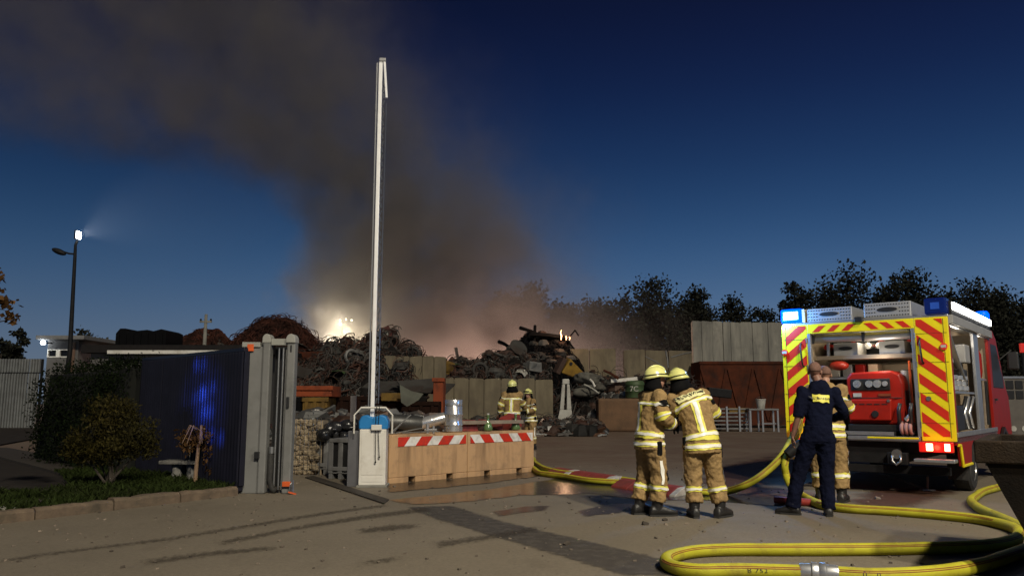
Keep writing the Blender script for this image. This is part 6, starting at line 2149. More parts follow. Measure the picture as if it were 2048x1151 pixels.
def head_parts(mb, c, fwd, up):
    fwd = (fwd - up * fwd.dot(up)).normalized()
    rt = fwd.cross(up)
    m = Matrix((rt, fwd, up)).transposed().to_4x4()
    mb.ball(c + up * 0.03, (0.076, 0.097, 0.088), 16, 12, m)
    mb.ball(c + fwd * 0.022 - up * 0.05, (0.058, 0.07, 0.068), 14, 10, m)
    mb.ball(c + fwd * 0.055 - up * 0.088, (0.03, 0.032, 0.024), 10, 8, m)
    mb.ball(c + fwd * 0.098 - up * 0.018, (0.013, 0.018, 0.026), 10, 8, m)
    mb.ball(c + fwd * 0.083 + up * 0.018, (0.052, 0.016, 0.012), 10, 8, m)
    mb.ball(c + fwd * 0.088 - up * 0.058, (0.024, 0.012, 0.01), 10, 8, m)
    for s in (-1, 1):
        mb.ball(c + rt * 0.079 * s - up * 0.012 - fwd * 0.005, (0.012, 0.02, 0.032), 10, 8, m)
    return rt, fwd


def person(label, loc, rz, J, kind='turnout', helmet=True, hood=True, gloves=False, skin='skin', head_fwd=(0, 1, 0), head_up=(0, 0, 1), group=None, scale=1.0, back_panel=None, detail=1.0, jk=None, foot_yaw=(0.15, -0.15), hold=None):
    root = thing('person', label, 'person', loc, rz, group)
    root.scale = (scale,) * 3
    J = {k: Vector(v) for k, v in J.items()}
    sideS = (J['shR'] - J['shL']).normalized()
    sideH = (J['hipR'] - J['hipL']).normalized()
    up = Vector(head_up).normalized()
    fw = Vector(head_fwd).normalized()
    vox = 0.0085 / detail
    turn = kind == 'turnout'
    # ---- body: one continuous figure
    mb = MB()
    ch = J['chest']
    body = [(J['pelvis'] - V(0, 0, 0.08), 0.13, 0.09, sideH), (J['pelvis'] + V(0, 0, 0.04), 0.145, 0.1, sideH), (J['pelvis'].lerp(ch, 0.5), 0.125, 0.09, sideH.lerp(sideS, 0.5)), (ch, 0.15, 0.105, sideS), (ch.lerp(J['neck'], 0.6), 0.15, 0.085, sideS), (J['neck'], 0.06, 0.06, sideS), (J['neck'].lerp(J['head'], 0.6), 0.054, 0.058, sideS)]
    mb.rings(torso_rings(body))
    for s in 'LR':
        P, R = limb_pts([J['sh' + s], J['el' + s], J['wr' + s]], [0.05, 0.042, 0.027])
        mb.tube(P, R, 12)
        mb.ball(J['sh' + s], 0.055)
        P, R = limb_pts([J['hip' + s], J['kn' + s], J['an' + s]], [0.082, 0.052, 0.036])
        mb.tube(P, R, 12)
        fy = foot_yaw[0 if s == 'L' else 1]
        fdir = V(math.sin(-fy), math.cos(fy), 0)
        mb.tube([J['an' + s] + V(0, 0, 0.02), J['an' + s] - V(0, 0, 0.04) + fdir * 0.05, J['an' + s] - V(0, 0, 0.06) + fdir * 0.14], [0.036, 0.034, 0.025], 10)
        hd = (J['wr' + s] - J['el' + s]).normalized()
        if 'hd' + s in J:
            hd = J['hd' + s].normalized()
        inward = sideS * (1 if s == 'L' else -1)
        pn = (inward - hd * inward.dot(hd))
        pn = pn if pn.length > 0.1 else V(0, 0, -1)
        hand_parts(mb, J['wr' + s] - hd * 0.01, hd, pn + V(0, 0, -0.2), 0.7, 1.0, 1 if s == 'L' else -1)
    rt, fwd = head_parts(mb, J['head'], fw, up)
    bo = organic(mb, 'body', MT[skin], root, vox * 0.8, 0, 3)
    for s in (-1, 1):
        e_ = J['head'] + fwd * 0.086 + rt * 0.031 * s + up * 0.005
        ey = MB().ball(e_, 0.0095, 10, 8).build('eye', MT['offwhite'], root, smooth=True)
        MB().ball(e_ + fwd * 0.0065, 0.0048, 8, 6).build('iris', MT['black'], ey, smooth=True)
    # ---- jacket
    ex = 0.0 if turn else -0.038
    hem = J.get('hem', J['pelvis'] - V(0, 0, 0.16))
    jk_ = [(hem, 0.228 + ex, 0.18 + ex, sideH), (J['pelvis'] + V(0, 0, 0.0), 0.205 + ex, 0.16 + ex, sideH), (J['pelvis'].lerp(ch, 0.5), 0.195 + ex, 0.15 + ex, sideH.lerp(sideS, 0.5)), (ch, 0.205 + ex, 0.155 + ex, sideS), (ch.lerp(J['neck'], 0.55), 0.20 + ex, 0.135 + ex, sideS), (ch.lerp(J['neck'], 0.86), 0.13, 0.105, sideS), (J['neck'] + (J['head'] - J['neck']) * 0.2, 0.088, 0.09, sideS)]
    mb = MB()
    mb.rings(torso_rings(jk_))
    slv = {}
    for s in 'LR':
        cut = 0.97 if turn else (0.93 if not J.get('bare' + s) else 0.0)
        end = J['el' + s].lerp(J['wr' + s], cut if cut else 0.08)
        slv[s] = ([J['sh' + s] + (J['chest'] - J['sh' + s]) * 0.12, J['el' + s], end] if cut else [J['sh' + s] + (J['chest'] - J['sh' + s]) * 0.12, J['sh' + s].lerp(J['el' + s], 0.5), end], [0.098 + ex * 0.55, 0.078 + ex * 0.35, 0.066 + ex * 0.4] if cut else [0.088, 0.075, 0.066])
        P, R = limb_pts(*slv[s])
        mb.tube(P, R, 16)
        mb.ball(J['sh' + s] + V(0, 0, -0.005), 0.094 + ex * 0.5, 14, 10)
    mat = MT['turnout'] if turn else MT['navycloth']
    jo = organic(mb, 'jacket', mat, root, vox * 1.4, 0.042 if turn else 0.03, 2)
    # ---- trousers
    mb = MB()
    tr_ = [(J['pelvis'] - V(0, 0, 0.13), 0.165, 0.13, sideH), (J['pelvis'] - V(0, 0, 0.04), 0.18, 0.14, sideH), (J['pelvis'] + V(0, 0, 0.1), 0.16, 0.125, sideH)]
    mb.rings(torso_rings(tr_))
    legs = {}
    for s in 'LR':
        foot = J['an' + s] + V(0, 0, 0.085 if turn else -0.01)
        legs[s] = ([J['hip' + s], J['kn' + s], foot], [0.128, 0.104, 0.1] if turn else [0.118, 0.092, 0.082])
        P, R = limb_pts(*legs[s])
        mb.tube(P, R, 16)
        mb.ball(J['hip' + s], 0.122, 14, 10)
    to = organic(mb, 'trousers', mat, root, vox * 1.4, 0.05 if turn else 0.042, 2)
    # ---- boots
    for s in 'LR':
        fy = foot_yaw[0 if s == 'L' else 1]
        fdir = V(math.sin(-fy), math.cos(fy), 0)
        sd = V(fdir.y, -fdir.x, 0)
        a = J['an' + s]
        bs_ = 1.22 if turn else 1.05
        mb = MB()
        rg = []
        for t, hw, z0, z1 in [(q[0] * bs_, q[1] * bs_, q[2], q[3] * bs_) for q in ((-0.085, 0.03, 0.0, 0.07), (-0.07, 0.042, 0.0, 0.1), (0.0, 0.047, 0.0, 0.125), (0.07, 0.05, 0.0, 0.105), (0.13, 0.053, 0.0, 0.082), (0.18, 0.046, 0.0, 0.066), (0.205, 0.026, 0.006, 0.045))]:
            c = V(a.x, a.y, 0) + fdir * t
            rg.append([c + sd * hw * math.cos(q) * (1 if abs(math.sin(q)) < 0.99 else 0.6) + V(0, 0, z0 + (z1 - z0) * (0.5 + 0.5 * math.sin(q))) for q in [2 * PI * k / 14 for k in range(14)]])
        mb.rings(rg)
        top = 0.25 if turn else 0.13
        mb.tube([V(a.x, a.y, 0.05), V(a.x, a.y, 0.14).lerp(a + V(0, 0, 0.05), 0.3), a.lerp(J['kn' + s], 0.0) + V(0, 0, top - a.z)], [0.055, 0.066, 0.078 if turn else 0.05], 12)
        bt = organic(mb, 'boot', MT['boot'], root, 0.009 / detail, 0, 2)
        MB().prism([((V(a.x, a.y, 0) + fdir * t * bs_ + sd * w * bs_)[0], (V(a.x, a.y, 0) + fdir * t * bs_ + sd * w * bs_)[1]) for t, w in ((-0.09, -0.03), (-0.09, 0.03), (0.0, 0.05), (0.13, 0.057), (0.2, 0.035), (0.213, 0.0), (0.2, -0.035), (0.13, -0.057), (0.0, -0.05))], 0.0, 0.022, 'z').build('sole', MT['rubber'], bt)

    # ---- reflective tape
    def tband(spec, t0, t1, a0=0.0, a1=2 * PI, y=True):
        vert = (a1 - a0) < 2.0
        for nm, mt, sh_, of in (('reflective_stripe', 'yellowtape', 0.0, 0.007), ('silver_band', 'silvertape', 0.25, 0.013)):
            mb = MB()
            q0, q1, e0, e1 = t0, t1, a0, a1
            if vert:
                e0, e1 = a0 + (a1 - a0) * sh_, a1 - (a1 - a0) * sh_
            else:
                q0, q1 = t0 + (t1 - t0) * sh_, t1 - (t1 - t0) * sh_
            n = 6 if vert else 44
            nr = 16 if vert else 3
            rows = [[torso_point(spec, q0 + (q1 - q0) * r / nr, e0 + (e1 - e0) * k / n, 0.03) for k in range(n + 1)] for r in range(nr + 1)]
            mb.rings(rows, closed=False, cap=False)
            o = mb.build(nm, MT[mt], root if nm == 'reflective_stripe' else last[0], smooth=True)
            wrap(o, target[0], of)
            last[0] = o

    def lband(limb, t0, t1):
        for nm, mt, q0, q1, of in (('reflective_stripe', 'yellowtape', t0, t1, 0.006), ('silver_band', 'silvertape', t0 + (t1 - t0) * 0.27, t1 - (t1 - t0) * 0.27, 0.012)):
            mb = MB()
            pts, rs = [], []
            for r in range(4):
                p, ra = limb_at(limb[0], limb[1], q0 + (q1 - q0) * r / 3)
                pts.append(p)
                rs.append(ra + 0.03)
            mb.tube(pts, rs, 22, cap=False)
            o = mb.build(nm, MT[mt], root if nm == 'reflective_stripe' else last[0], smooth=True)
            wrap(o, target[0], of)
            last[0] = o
    last, target = [None], [jo]
    if turn:
        tband(jk_, 0.045, 0.115)
        tband(jk_, 0.15, 0.22)
        tband(jk_, 0.52, 0.585)
        ba_, fa = 1.5 * PI, 0.5 * PI
        tband(jk_, 0.22, 0.53, ba_ - 0.24, ba_ + 0.24)
        tband(jk_, 0.22, 0.53, fa - 0.24, fa + 0.24)
        for s in 'LR':
            lband(slv[s], 0.40, 0.52)
            lband(slv[s], 0.78, 0.89)
        target[0] = to
        for s in 'LR':
            lband(legs[s], 0.70, 0.80)
            # side seam stripe down the thigh
            P, R = limb_pts(*legs[s])
            mb = MB()
            rows = []
            for r in range(9):
                p, ra = limb_at(legs[s][0], legs[s][1], 0.28 + 0.4 * r / 8)
                o_ = sideH * (1 if s == 'R' else -1)
                f_ = V(-o_.y, o_.x, 0)
                rows.append([p + o_ * (ra + 0.03) + f_ * w for w in (-0.026, 0, 0.026)])
            mb.rings(rows, closed=False, cap=False)
            o = mb.build('reflective_stripe', MT['silvertape'], root, smooth=True)
            wrap(o, to, 0.008)
    if back_panel:
        t0, t1, da, txt, tsz = back_panel
        mb = MB()
        rows = [[torso_point(jk_, t0 + (t1 - t0) * r / 5, 1.5 * PI - da + 2 * da * k / 10, 0.05) for k in range(11)] for r in range(6)]
        mb.rings(rows, closed=False, cap=False)
        bp_o = mb.build('back_panel', MT['palepanel'] if turn else MT['yellowtape'], root, smooth=True)
        wrap(bp_o, jo, 0.012)
        for li, line in enumerate(txt):
            tm = (t0 + t1) / 2 + ((len(txt) - 1) / 2 - li) * (t1 - t0) * 0.46
            c = torso_point(jk_, tm, 1.5 * PI, 0.05)
            u_ = (torso_point(jk_, tm + 0.02, 1.5 * PI, 0.05) - torso_point(jk_, tm - 0.02, 1.5 * PI, 0.05)).normalized()
            r_ = (torso_point(jk_, tm, 1.5 * PI + 0.2, 0.05) - torso_point(jk_, tm, 1.5 * PI - 0.2, 0.05)).normalized()
            n_ = r_.cross(u_)
            mt4 = Matrix((r_, u_, n_)).transposed().to_4x4()
            mt4.translation = c
            to_ = text_mesh(line, tsz, MT['lettering'], bp_o, mt4, extrude=0.0)
            wrap(to_, jo, 0.017)
    if turn:
        # radio pouch with strap, glove hung at the belt, dark knee and shoulder patches
        for nm, tt, an_, sz, of in (('belt_pouch', 0.12, PI * 1.02, (0.08, 0.05, 0.16), -0.005), ('radio_pouch', 0.50, PI * 0.36, (0.07, 0.05, 0.14), 0.015), ('hung_glove', 0.02, PI * 0.04, (0.07, 0.045, 0.17), -0.005)):
            c = torso_point(jk_, tt, an_, of)
            out_ = (c - torso_point(jk_, tt, an_ + PI, 0)).normalized()
            mb = MB()
            mb.obox((0, 0, 0), sz, (0, 0, math.atan2(out_.y, out_.x) + PI / 2))
            mb.build(nm, MT['blackcloth'], root, bevel=0.018, loc=c)
        for s in 'LR':
            p, ra = limb_at(legs[s][0], legs[s][1], 0.52)
            fw_ = V(-sideH.y, sideH.x, 0)
            mb = MB()
            rows = []
            for r_ in range(5):
                p, ra = limb_at(legs[s][0], legs[s][1], 0.44 + 0.17 * r_ / 4)
                rows.append([p + (fw_ * math.cos(q) + sideH * math.sin(q)) * (ra + 0.03) for q in (-0.8, -0.4, 0, 0.4, 0.8)])
            mb.rings(rows, closed=False, cap=False)
            o = mb.build('knee_patch', MT['blackcloth'], root, smooth=True)
            wrap(o, to, 0.006)
            p, ra = limb_at(slv[s][0], slv[s][1], 0.16)
            o = MB().ball(p + sideS * (0.07 if s == 'R' else -0.07), (0.05, 0.06, 0.045), 10, 8).build('shoulder_patch', MT['blackcloth'], root, smooth=True)
            wrap(o, jo, 0.006)
    # ---- helmet / hair
    if helmet:
        c = J['head'] + up * 0.035
        m = Matrix((rt, fwd, up)).transposed().to_4x4()
        mb = MB()
        rg = []
        for lat in range(0, 11):
            a = PI / 2 * lat / 10
            rr, zz = math.cos(a) ** 0.85, math.sin(a)
            fl = 1.0 + (0.10 if lat == 0 else (0.03 if lat == 1 else 0))
            ring = []
            for k in range(28):
                q = 2 * PI * k / 28
                x, y = math.cos(q), math.sin(q)
                dip = -0.035 * max(0, -y) if lat < 3 else 0
                fr_ = 1.10 if (lat == 0 and y > 0) else 1.0
                ring.append(c + m.to_3x3() @ V(0.122 * rr * fl * x, 0.152 * rr * fl * fr_ * y - 0.012, 0.135 * zz - 0.012 + dip * (1 - lat / 3)))
            rg.append(ring)
        rg = [[p.lerp(c, 0.08) for p in rg[0]]] + rg
        mb.rings(rg, cap=True)
        hm = mb.build('helmet', MT['helmet'], root, smooth=True)
        mb = MB()                              # comb along the crown
        crest = [c + fwd * (0.145 * math.cos(a)) + up * (0.139 * math.sin(a) - 0.008) for a in [PI * (0.18 + 0.64 * t / 10) for t in range(11)]]
        mb.tube(crest, [0.006] + [0.011] * 9 + [0.006], 8)
        mb.build('comb', MT['helmet'], hm, smooth=True)
        mb = MB()
        band = [c + m.to_3x3() @ V(0.127 * math.cos(q), 0.158 * math.sin(q) - 0.012, 0.022 - 0.02 * max(0, -math.sin(q))) for q in [2 * PI * k / 30 for k in range(31)]]
        mb.tube(band, 0.006, 6, cap=False)
        mb.build('helmet_band', MT['black'], hm, smooth=True)
        mb = MB()
        vs = [[c + m.to_3x3() @ V(0.118 * math.cos(q), 0.165 * math.sin(q) + 0.012, z) for q in [PI * (0.16 + 0.68 * k / 14) for k in range(15)]] for z in (0.035, 0.062)]
        mb.rings(vs, closed=False, cap=False)
        mb.build('visor', MT['glass'], hm, smooth=True)
        if hood:                               # dark neck guard
            mb = MB()
            rows = []
            for r, (zz, ra, rb) in enumerate(((0.0, 0.108, 0.135), (-0.05, 0.112, 0.13), (-0.11, 0.142, 0.15), (-0.175, 0.17, 0.155))):
                rows.append([c + m.to_3x3() @ V(ra * math.cos(q), rb * math.sin(q) - 0.012, zz - 0.012) for q in [PI * (0.95 + 1.1 * k / 20) for k in range(21)]])
            mb.rings(rows, closed=False, cap=False)
            ng = mb.build('neck_guard', MT['blackcloth'], hm, smooth=True)
            sf = ng.modifiers.new('thick', 'SOLIDIFY')
            sf.thickness = 0.012
    else:
        mb = MB()
        m = Matrix((rt, fwd, up)).transposed().to_4x4()
        rg = []
        for lat in range(0, 9):
            a = -0.35 + (PI / 2 + 0.35) * lat / 8
            ring = []
            for k in range(24):
                q = 2 * PI * k / 24
                low = 0.03 * max(0, math.sin(q)) * (1 - lat / 8) * 2.4
                ring.append(J['head'] + up * (0.03 + low) + m.to_3x3() @ V(0.0785 * math.cos(a) * math.cos(q), 0.0995 * math.cos(a) * math.sin(q), 0.0905 * math.sin(a)))
            rg.append(ring)
        mb.rings(rg)
        mb.build('hair', MT['hairshort'], root, smooth=True)
    if gloves:
        for s in 'LR':
            mb = MB()
            hd = (J['wr' + s] - J['el' + s]).normalized()
            inward = sideS * (1 if s == 'L' else -1)
            pn = inward - hd * inward.dot(hd)
            hand_parts(mb, J['wr' + s] - hd * 0.015, hd, (pn if pn.length > 0.1 else V(0, 0, -1)) + V(0, 0, -0.2), 0.7, 1.22, 1 if s == 'L' else -1)
            mb.tube([J['wr' + s] - hd * 0.07, J['wr' + s] + hd * 0.01], [0.05, 0.036], 12)
            organic(mb, 'glove', MT['blackcloth'], root, vox * 0.8, 0, 2)
    return root, J, jo


def std(dx=0.0, lean=0.0):
    return dict(pelvis=(0, 0, 0.95), chest=(0, 0.02 + lean * 0.4, 1.29), neck=(0, 0.03 + lean, 1.52), head=(0, 0.06 + lean * 1.3, 1.655),
                shL=(-0.19, 0.02 + lean * 0.8, 1.44), shR=(0.19, 0.02 + lean * 0.8, 1.44), elL=(-0.27, 0.0, 1.16), elR=(0.27, 0.0, 1.16), wrL=(-0.25, 0.12, 0.93), wrR=(0.25, 0.12, 0.93),
                hipL=(-0.1, 0, 0.88), hipR=(0.1, 0, 0.88), knL=(-0.12, 0.03, 0.49), knR=(0.12, 0.03, 0.49), anL=(-0.13, -0.01, 0.09), anR=(0.13, -0.01, 0.09))


# firefighter with his back to us, leaning over to the left
j = std()
j.update(pelvis=(0.0, 0.0, 0.93), hem=(0.01, -0.01, 0.75), chest=(-0.06, 0.08, 1.28), neck=(-0.15, 0.19, 1.50), head=(-0.21, 0.27, 1.625), shR=(0.06, 0.12, 1.455), shL=(-0.31, 0.13, 1.385),
         elR=(0.225, 0.17, 1.22), wrR=(0.16, 0.41, 1.2), elL=(-0.37, 0.28, 1.12), wrL=(-0.27, 0.48, 1.12), hipL=(-0.1, 0, 0.86), hipR=(0.1, 0, 0.86), knL=(-0.11, 0.03, 0.48), knR=(0.15, 0.03, 0.48), anL=(-0.11, 0.0, 0.09), anR=(0.2, 0.0, 0.09))
person('firefighter in tan gear bending forward with lettered yellow back panel', (2.30, 9.88, 0), 0.0, j, gloves=True, head_fwd=(-0.35, 0.85, -0.25), head_up=(-0.22, 0.2, 0.95), back_panel=(0.60, 0.74, 0.85, ['FEUERWEHR'], 0.072), foot_yaw=(0.0, -0.75), group='firefighters')
# firefighter beside him seen from the side
j = std(lean=0.05)
j.update(elR=(0.27, 0.06, 1.18), wrR=(0.15, 0.27, 1.08), elL=(-0.26, 0.14, 1.18), wrL=(-0.12, 0.36, 1.14), anL=(-0.12, -0.09, 0.09), knL=(-0.12, 0.0, 0.49), anR=(0.1, 0.04, 0.09), knR=(0.11, 0.07, 0.49))
person('firefighter in tan gear standing sideways and looking at his bending colleague', (1.70, 10.08, 0), math.radians(-72), j, gloves=True, head_fwd=(0.12, 1, -0.1), group='firefighters')
# man in navy with his back to us
j = std()
j.update(pelvis=(0.07, 0.0, 0.98), hem=(0.07, 0, 0.88), chest=(0.11, 0.03, 1.34), neck=(0.12, 0.05, 1.60), head=(0.085, 0.08, 1.745), shL=(-0.085, 0.03, 1.50), shR=(0.31, 0.05, 1.49), elL=(-0.15, -0.02, 1.2), wrL=(-0.225, 0.05, 0.94), hdL=(-0.05, 0.1, -1.0),
         elR=(0.41, 0.05, 1.22), wrR=(0.3, 0.3, 1.16), hipL=(-0.03, 0, 0.9), hipR=(0.16, 0, 0.9), knL=(-0.17, 0.05, 0.5), knR=(0.15, 0.03, 0.5), anL=(-0.27, -0.01, 0.09), anR=(0.14, -0.05, 0.09), bareL=(1, 0, 0))
person('man in navy hoodie and trousers watching with yellow lettered patch on his back', (3.72, 10.08, 0), math.radians(-12), j, 'navy', False, False, False, 'skindark', head_fwd=(0.25, 1, 0), back_panel=(0.52, 0.63, 0.58, ['FEUERWEHR'], 0.046), foot_yaw=(1.15, -0.1))
# firefighter between him and the truck
j = std(lean=0.02)
j.update(elR=(0.27, 0.1, 1.2), wrR=(0.17, 0.34, 1.2), elL=(-0.27, 0.05, 1.18), wrL=(-0.2, 0.3, 1.12))
person('firefighter in tan gear without helmet facing the open truck behind the navy man', (4.44, 11.42, 0), math.radians(-25), j, 'turnout', False, False, True, 'skin', head_fwd=(-0.4, 1, 0), group='firefighters', scale=1.06)
# two colleagues in the yard
j = std(lean=0.0)
j.update(elR=(0.26, 0.15, 1.2), wrR=(0.3, 0.38, 1.05), elL=(-0.3, -0.02, 1.18), wrL=(-0.33, 0.08, 0.95))
pz = 0.145
person('distant firefighter with his back turned standing behind the barrier blocks', (0.0, 20.6, pz), math.radians(-8), j, gloves=True, group='firefighters', detail=0.7, scale=0.99, head_fwd=(0.1, 1, 0))
pal = thing('pallet', 'wooden pallet under the distant firefighter behind the blocks', 'pallet', (0.0, 20.6, 0))
for i in range(5):
    MB().box(-0.6, 0.6, -0.5 + i * 0.22, -0.38 + i * 0.22, 0.122, 0.144).build('deck_board', MT['wood'], pal)
for x in (-0.52, 0.0, 0.52):
    MB().box(x - 0.07, x + 0.07, -0.5, 0.5, 0.0, 0.12).build('bearer', MT['wood'], pal)
j = std(lean=0.03)
j.update(elR=(0.28, 0.08, 1.17), wrR=(0.14, 0.3, 1.1), elL=(-0.28, 0.08, 1.17), wrL=(-0.12, 0.32, 1.12))
person('distant firefighter turned towards his colleague at the end of the blocks', (0.56, 24.2, 0), math.radians(125), j, gloves=True, group='firefighters', detail=0.7, scale=0.98, head_fwd=(-0.35, 1, -0.2))
# ---------------------------------------------------------------- hoses
def spline(pts, n=10):
    P = [Vector(p) for p in pts]
    out = []
    for i in range(len(P) - 1):
        a, b, c, d = P[max(i - 1, 0)], P[i], P[i + 1], P[min(i + 2, len(P) - 1)]
        for k in range(n):
            t = k / n
            out.append(0.5 * ((2 * b) + (c - a) * t + (2 * a - 5 * b + 4 * c - d) * t * t + (3 * b - a - 3 * c + d) * t ** 3))
    out.append(P[-1])
    return out


HR = 0.056
MT['hoseline'] = material('brown_marking_line', (0.3, 0.1, 0.02), 0.7)


def hose(label, pts, r=HR, group='yellow fire hoses'):
    o = thing('fire_hose', label, 'hose', (0, 0, 0), 0, group)
    path = spline(pts)
    rr = []
    for i, p in enumerate(path):               # slight slack and dents
        rr.append(r * (1 + 0.05 * noise.noise(p * 2.1) + 0.03 * noise.noise(p * 7.0)))
        path[i] = p + Vector((0.02 * noise.noise(p * 1.3), 0.02 * noise.noise(p * 1.3 + Vector((5, 0, 0))), 0.0))
    MB().tube(path, rr, 16).build('hose_tube', MT['hose'], o, smooth=True)
    for ang in (0.5, 0.75):                    # woven marking lines along the jacket
        q = []
        for i in range(len(path)):
            t = (path[min(i + 1, len(path) - 1)] - path[max(i - 1, 0)]).normalized()
            s_ = Vector((t.y, -t.x, 0)).normalized()
            if s_.y > 0:
                s_ = -s_
            u = s_.cross(t)
            u = u if u.z > 0 else -u
            q.append(path[i] + (s_ * math.cos(ang) + u * math.sin(ang)) * (rr[i] - 0.0012))
        MB().tube(q, 0.0045, 5).build('marking_line', MT['hoseline'], o, smooth=True)
    return o, path


def coupling(parent, p, d, r=HR):
    d = d.normalized()
    mb = MB()
    mb.tube([p + d * t for t in (-0.14, -0.12, -0.06, -0.05, -0.01, 0.0, 0.01, 0.05, 0.06, 0.12, 0.14)], [r * 1.12, r * 1.18, r * 1.18, r * 1.4, r * 1.4, r * 1.3, r * 1.4, r * 1.4, r * 1.18, r * 1.18, r * 1.12], 18)
    mb.build('coupling', MT['alu'], parent, smooth='auto')


g = lambda px, py: G(px, py, HR)
# big loop in the foreground
h1, pth = hose('long yellow hose laid in a wide loop across the foreground', [g(1600, 988), g(1635, 1006), g(1690, 1015), g(1780, 1021), g(1880, 1029), g(1960, 1038), g(2022, 1052), g(2040, 1066), g(2022, 1080), g(1960, 1090), g(1800, 1096), g(1600, 1098), g(1460, 1098), g(1385, 1102), g(1340, 1113), g(1333, 1124), g(1352, 1135), g(1400, 1141), g(1480, 1140), g(1632, 1143)])
h2, pth2 = hose('short yellow hose after the silver coupling running under the dark skip', [g(1645, 1144), g(1760, 1150), g(1880, 1143), g(1965, 1128), g(2048, 1100), g(2140, 1070)])
coupling(h1, g(1638, 1144), g(1700, 1147) - g(1600, 1141))


def hose_text(txt, px, py, parent, d):
    c = G(px, py, HR)
    d = d.normalized()
    view = (Vector((0, 0, CAMH)) - c).normalized()
    n = (view - d * view.dot(d)).normalized()
    u = n.cross(d)
    m = Matrix((d, u, n)).transposed().to_4x4()
    m.translation = c + n * (HR * 1.0 + 0.0015)
    o = text_mesh(txt, 0.062, MT['lettering'], parent, m, extrude=0.0, spacing=1.1)
    tube = [ch for ch in parent.children if ch.name.startswith('hose_tube')][0]
    w = o.modifiers.new('wrap', 'SHRINKWRAP')
    w.target = tube
    w.wrap_method = 'NEAREST_SURFACEPOINT'
    w.wrap_mode = 'ABOVE_SURFACE'
    w.offset = 0.002


hose_text('B 752', 1513, 1141, h1, g(1632, 1143) - g(1480, 1140))
hose_text('0110', 1742, 1149, h2, g(1760, 1150) - g(1645, 1144))
h3, _ = hose('yellow hose bending round on the ground beside the dark skip', [g(2075, 960), g(2035, 967), g(1990, 975), g(1958, 986), g(1944, 1000), g(1953, 1013), g(1985, 1027), g(2020, 1042), g(2052, 1056), g(2110, 1075)])
# hose from the barrier through the bridges up to the truck
tl = on_truck(-1.0, -0.1, 0.95)
q1 = A(1578, 905, 11.7)
h4, _ = hose('yellow hose running from the barrier blocks through the hose bridges to the truck', [g(1064, 915), g(1072, 926), g(1085, 934), g(1110, 942), g(1150, 948), g(1200, 953), g(1245, 958), g(1300, 968), g(1360, 979), g(1410, 983), g(1450, 982), A(1490, 970, 11.9), A(1530, 945, 11.9), A(1560, 917, 11.9), A(1578, 890, 12.0), A(1592, 858, 12.3), A(1604, 825, 12.9)], 0.052)
h5, _ = hose('second yellow hose dropping from the truck inlet behind the navy man', [A(1600, 850, 12.6), A(1584, 890, 12.0), A(1571, 925, 11.8), A(1573, 950, 11.8), A(1582, 972, 11.6) , g(1600, 988)], 0.05)
h6, _ = hose('dark wet yellow hose lying along the foot of the barrier blocks end', [g(1066, 935), g(1078, 944), g(1100, 948), g(1130, 952), g(1180, 960), g(1240, 964)], 0.05)
cp = thing('hose_divider', 'dark red divider coupling hanging on the hoses by the truck', 'coupling', A(1588, 900, 11.75))
MB().tube([(-0.1, 0, -0.06), (0, 0, 0.02), (0.12, 0, 0.1)], [0.07, 0.085, 0.075], 14).build('body', MT['darkmetal'], cp, smooth='auto')
MB().cyl((0.06, -0.09, -0.06), (0.08, -0.06, -0.1), 0.035, n=12).build('red_lever', MT['redfoil'], cp, smooth='auto')
MB().tube([(0.1, -0.05, 0.1), (0.16, -0.07, 0.02), (0.14, -0.07, -0.08)], 0.02, 8).build('handle', MT['black'], cp, smooth=True)
rc = thing('red_hose_end', 'red suction hose end lying between the navy man and the truck', 'hose', G(1615, 1012))
MB().tube(spline([(-0.35, 0.25, 0.06), (-0.15, 0.12, 0.055), (0.05, 0.02, 0.05), (0.22, -0.06, 0.05)]), 0.05, 12).build('hose_tube', material('red_rubber', (0.3, 0.03, 0.02), 0.5, 0, (0.2, 0.02, 0.015), 6), rc, smooth=True)
MB().cyl((0.2, -0.05, 0.05), (0.3, -0.1, 0.05), 0.06, n=14).build('coupling', MT['darkmetal'], rc, smooth='auto')

# litter and grit on the concrete
rl_ = random.Random(17)
mb = MB()
for _ in range(900):
    x, y = rl_.uniform(-6, 6), rl_.uniform(5.5, 18)
    s_ = rl_.uniform(0.004, 0.016) * (1 + (rl_.random() < 0.04) * 1.5)
    a = rl_.uniform(0, 6.28)
    mb.obox((x, y, s_ * 0.4), (s_ * 2, s_ * rl_.uniform(1, 2), s_), (rl_.uniform(-0.3, 0.3), rl_.uniform(-0.3, 0.3), a))
tag(mb.build('grit', islands(material('grit_stones', (0.16, 0.13, 0.1), 0.9), 0.3, 1.8)), 'loose grit and crumbs scattered over the concrete yard', 'grit', kind='stuff')

# the yard floodlight itself, standing to the right behind the camera
yf = thing('yard_floodlight', 'tall grey post carrying the lit yard floodlight', 'floodlight', (FLOOD.x, FLOOD.y, 0))
MB().tube([(0.9, -0.4, 0), (0.9, -0.4, 7.6), (0.6, -0.3, 8.5), (0.1, 0.0, 8.62)], [0.1, 0.07, 0.05, 0.04], 12).build('mast', MT['steel'], yf, smooth=True)
MB().box(-0.3, 0.3, -0.22, 0.22, FLOOD.z + 0.3, FLOOD.z + 0.42).build('lamp_head', MT['darkmetal'], yf, bevel=0.03)
MB().box(-0.25, 0.25, -0.18, 0.18, FLOOD.z + 0.27, FLOOD.z + 0.298).build('lamp_glass', MT['lampwhite'], yf)

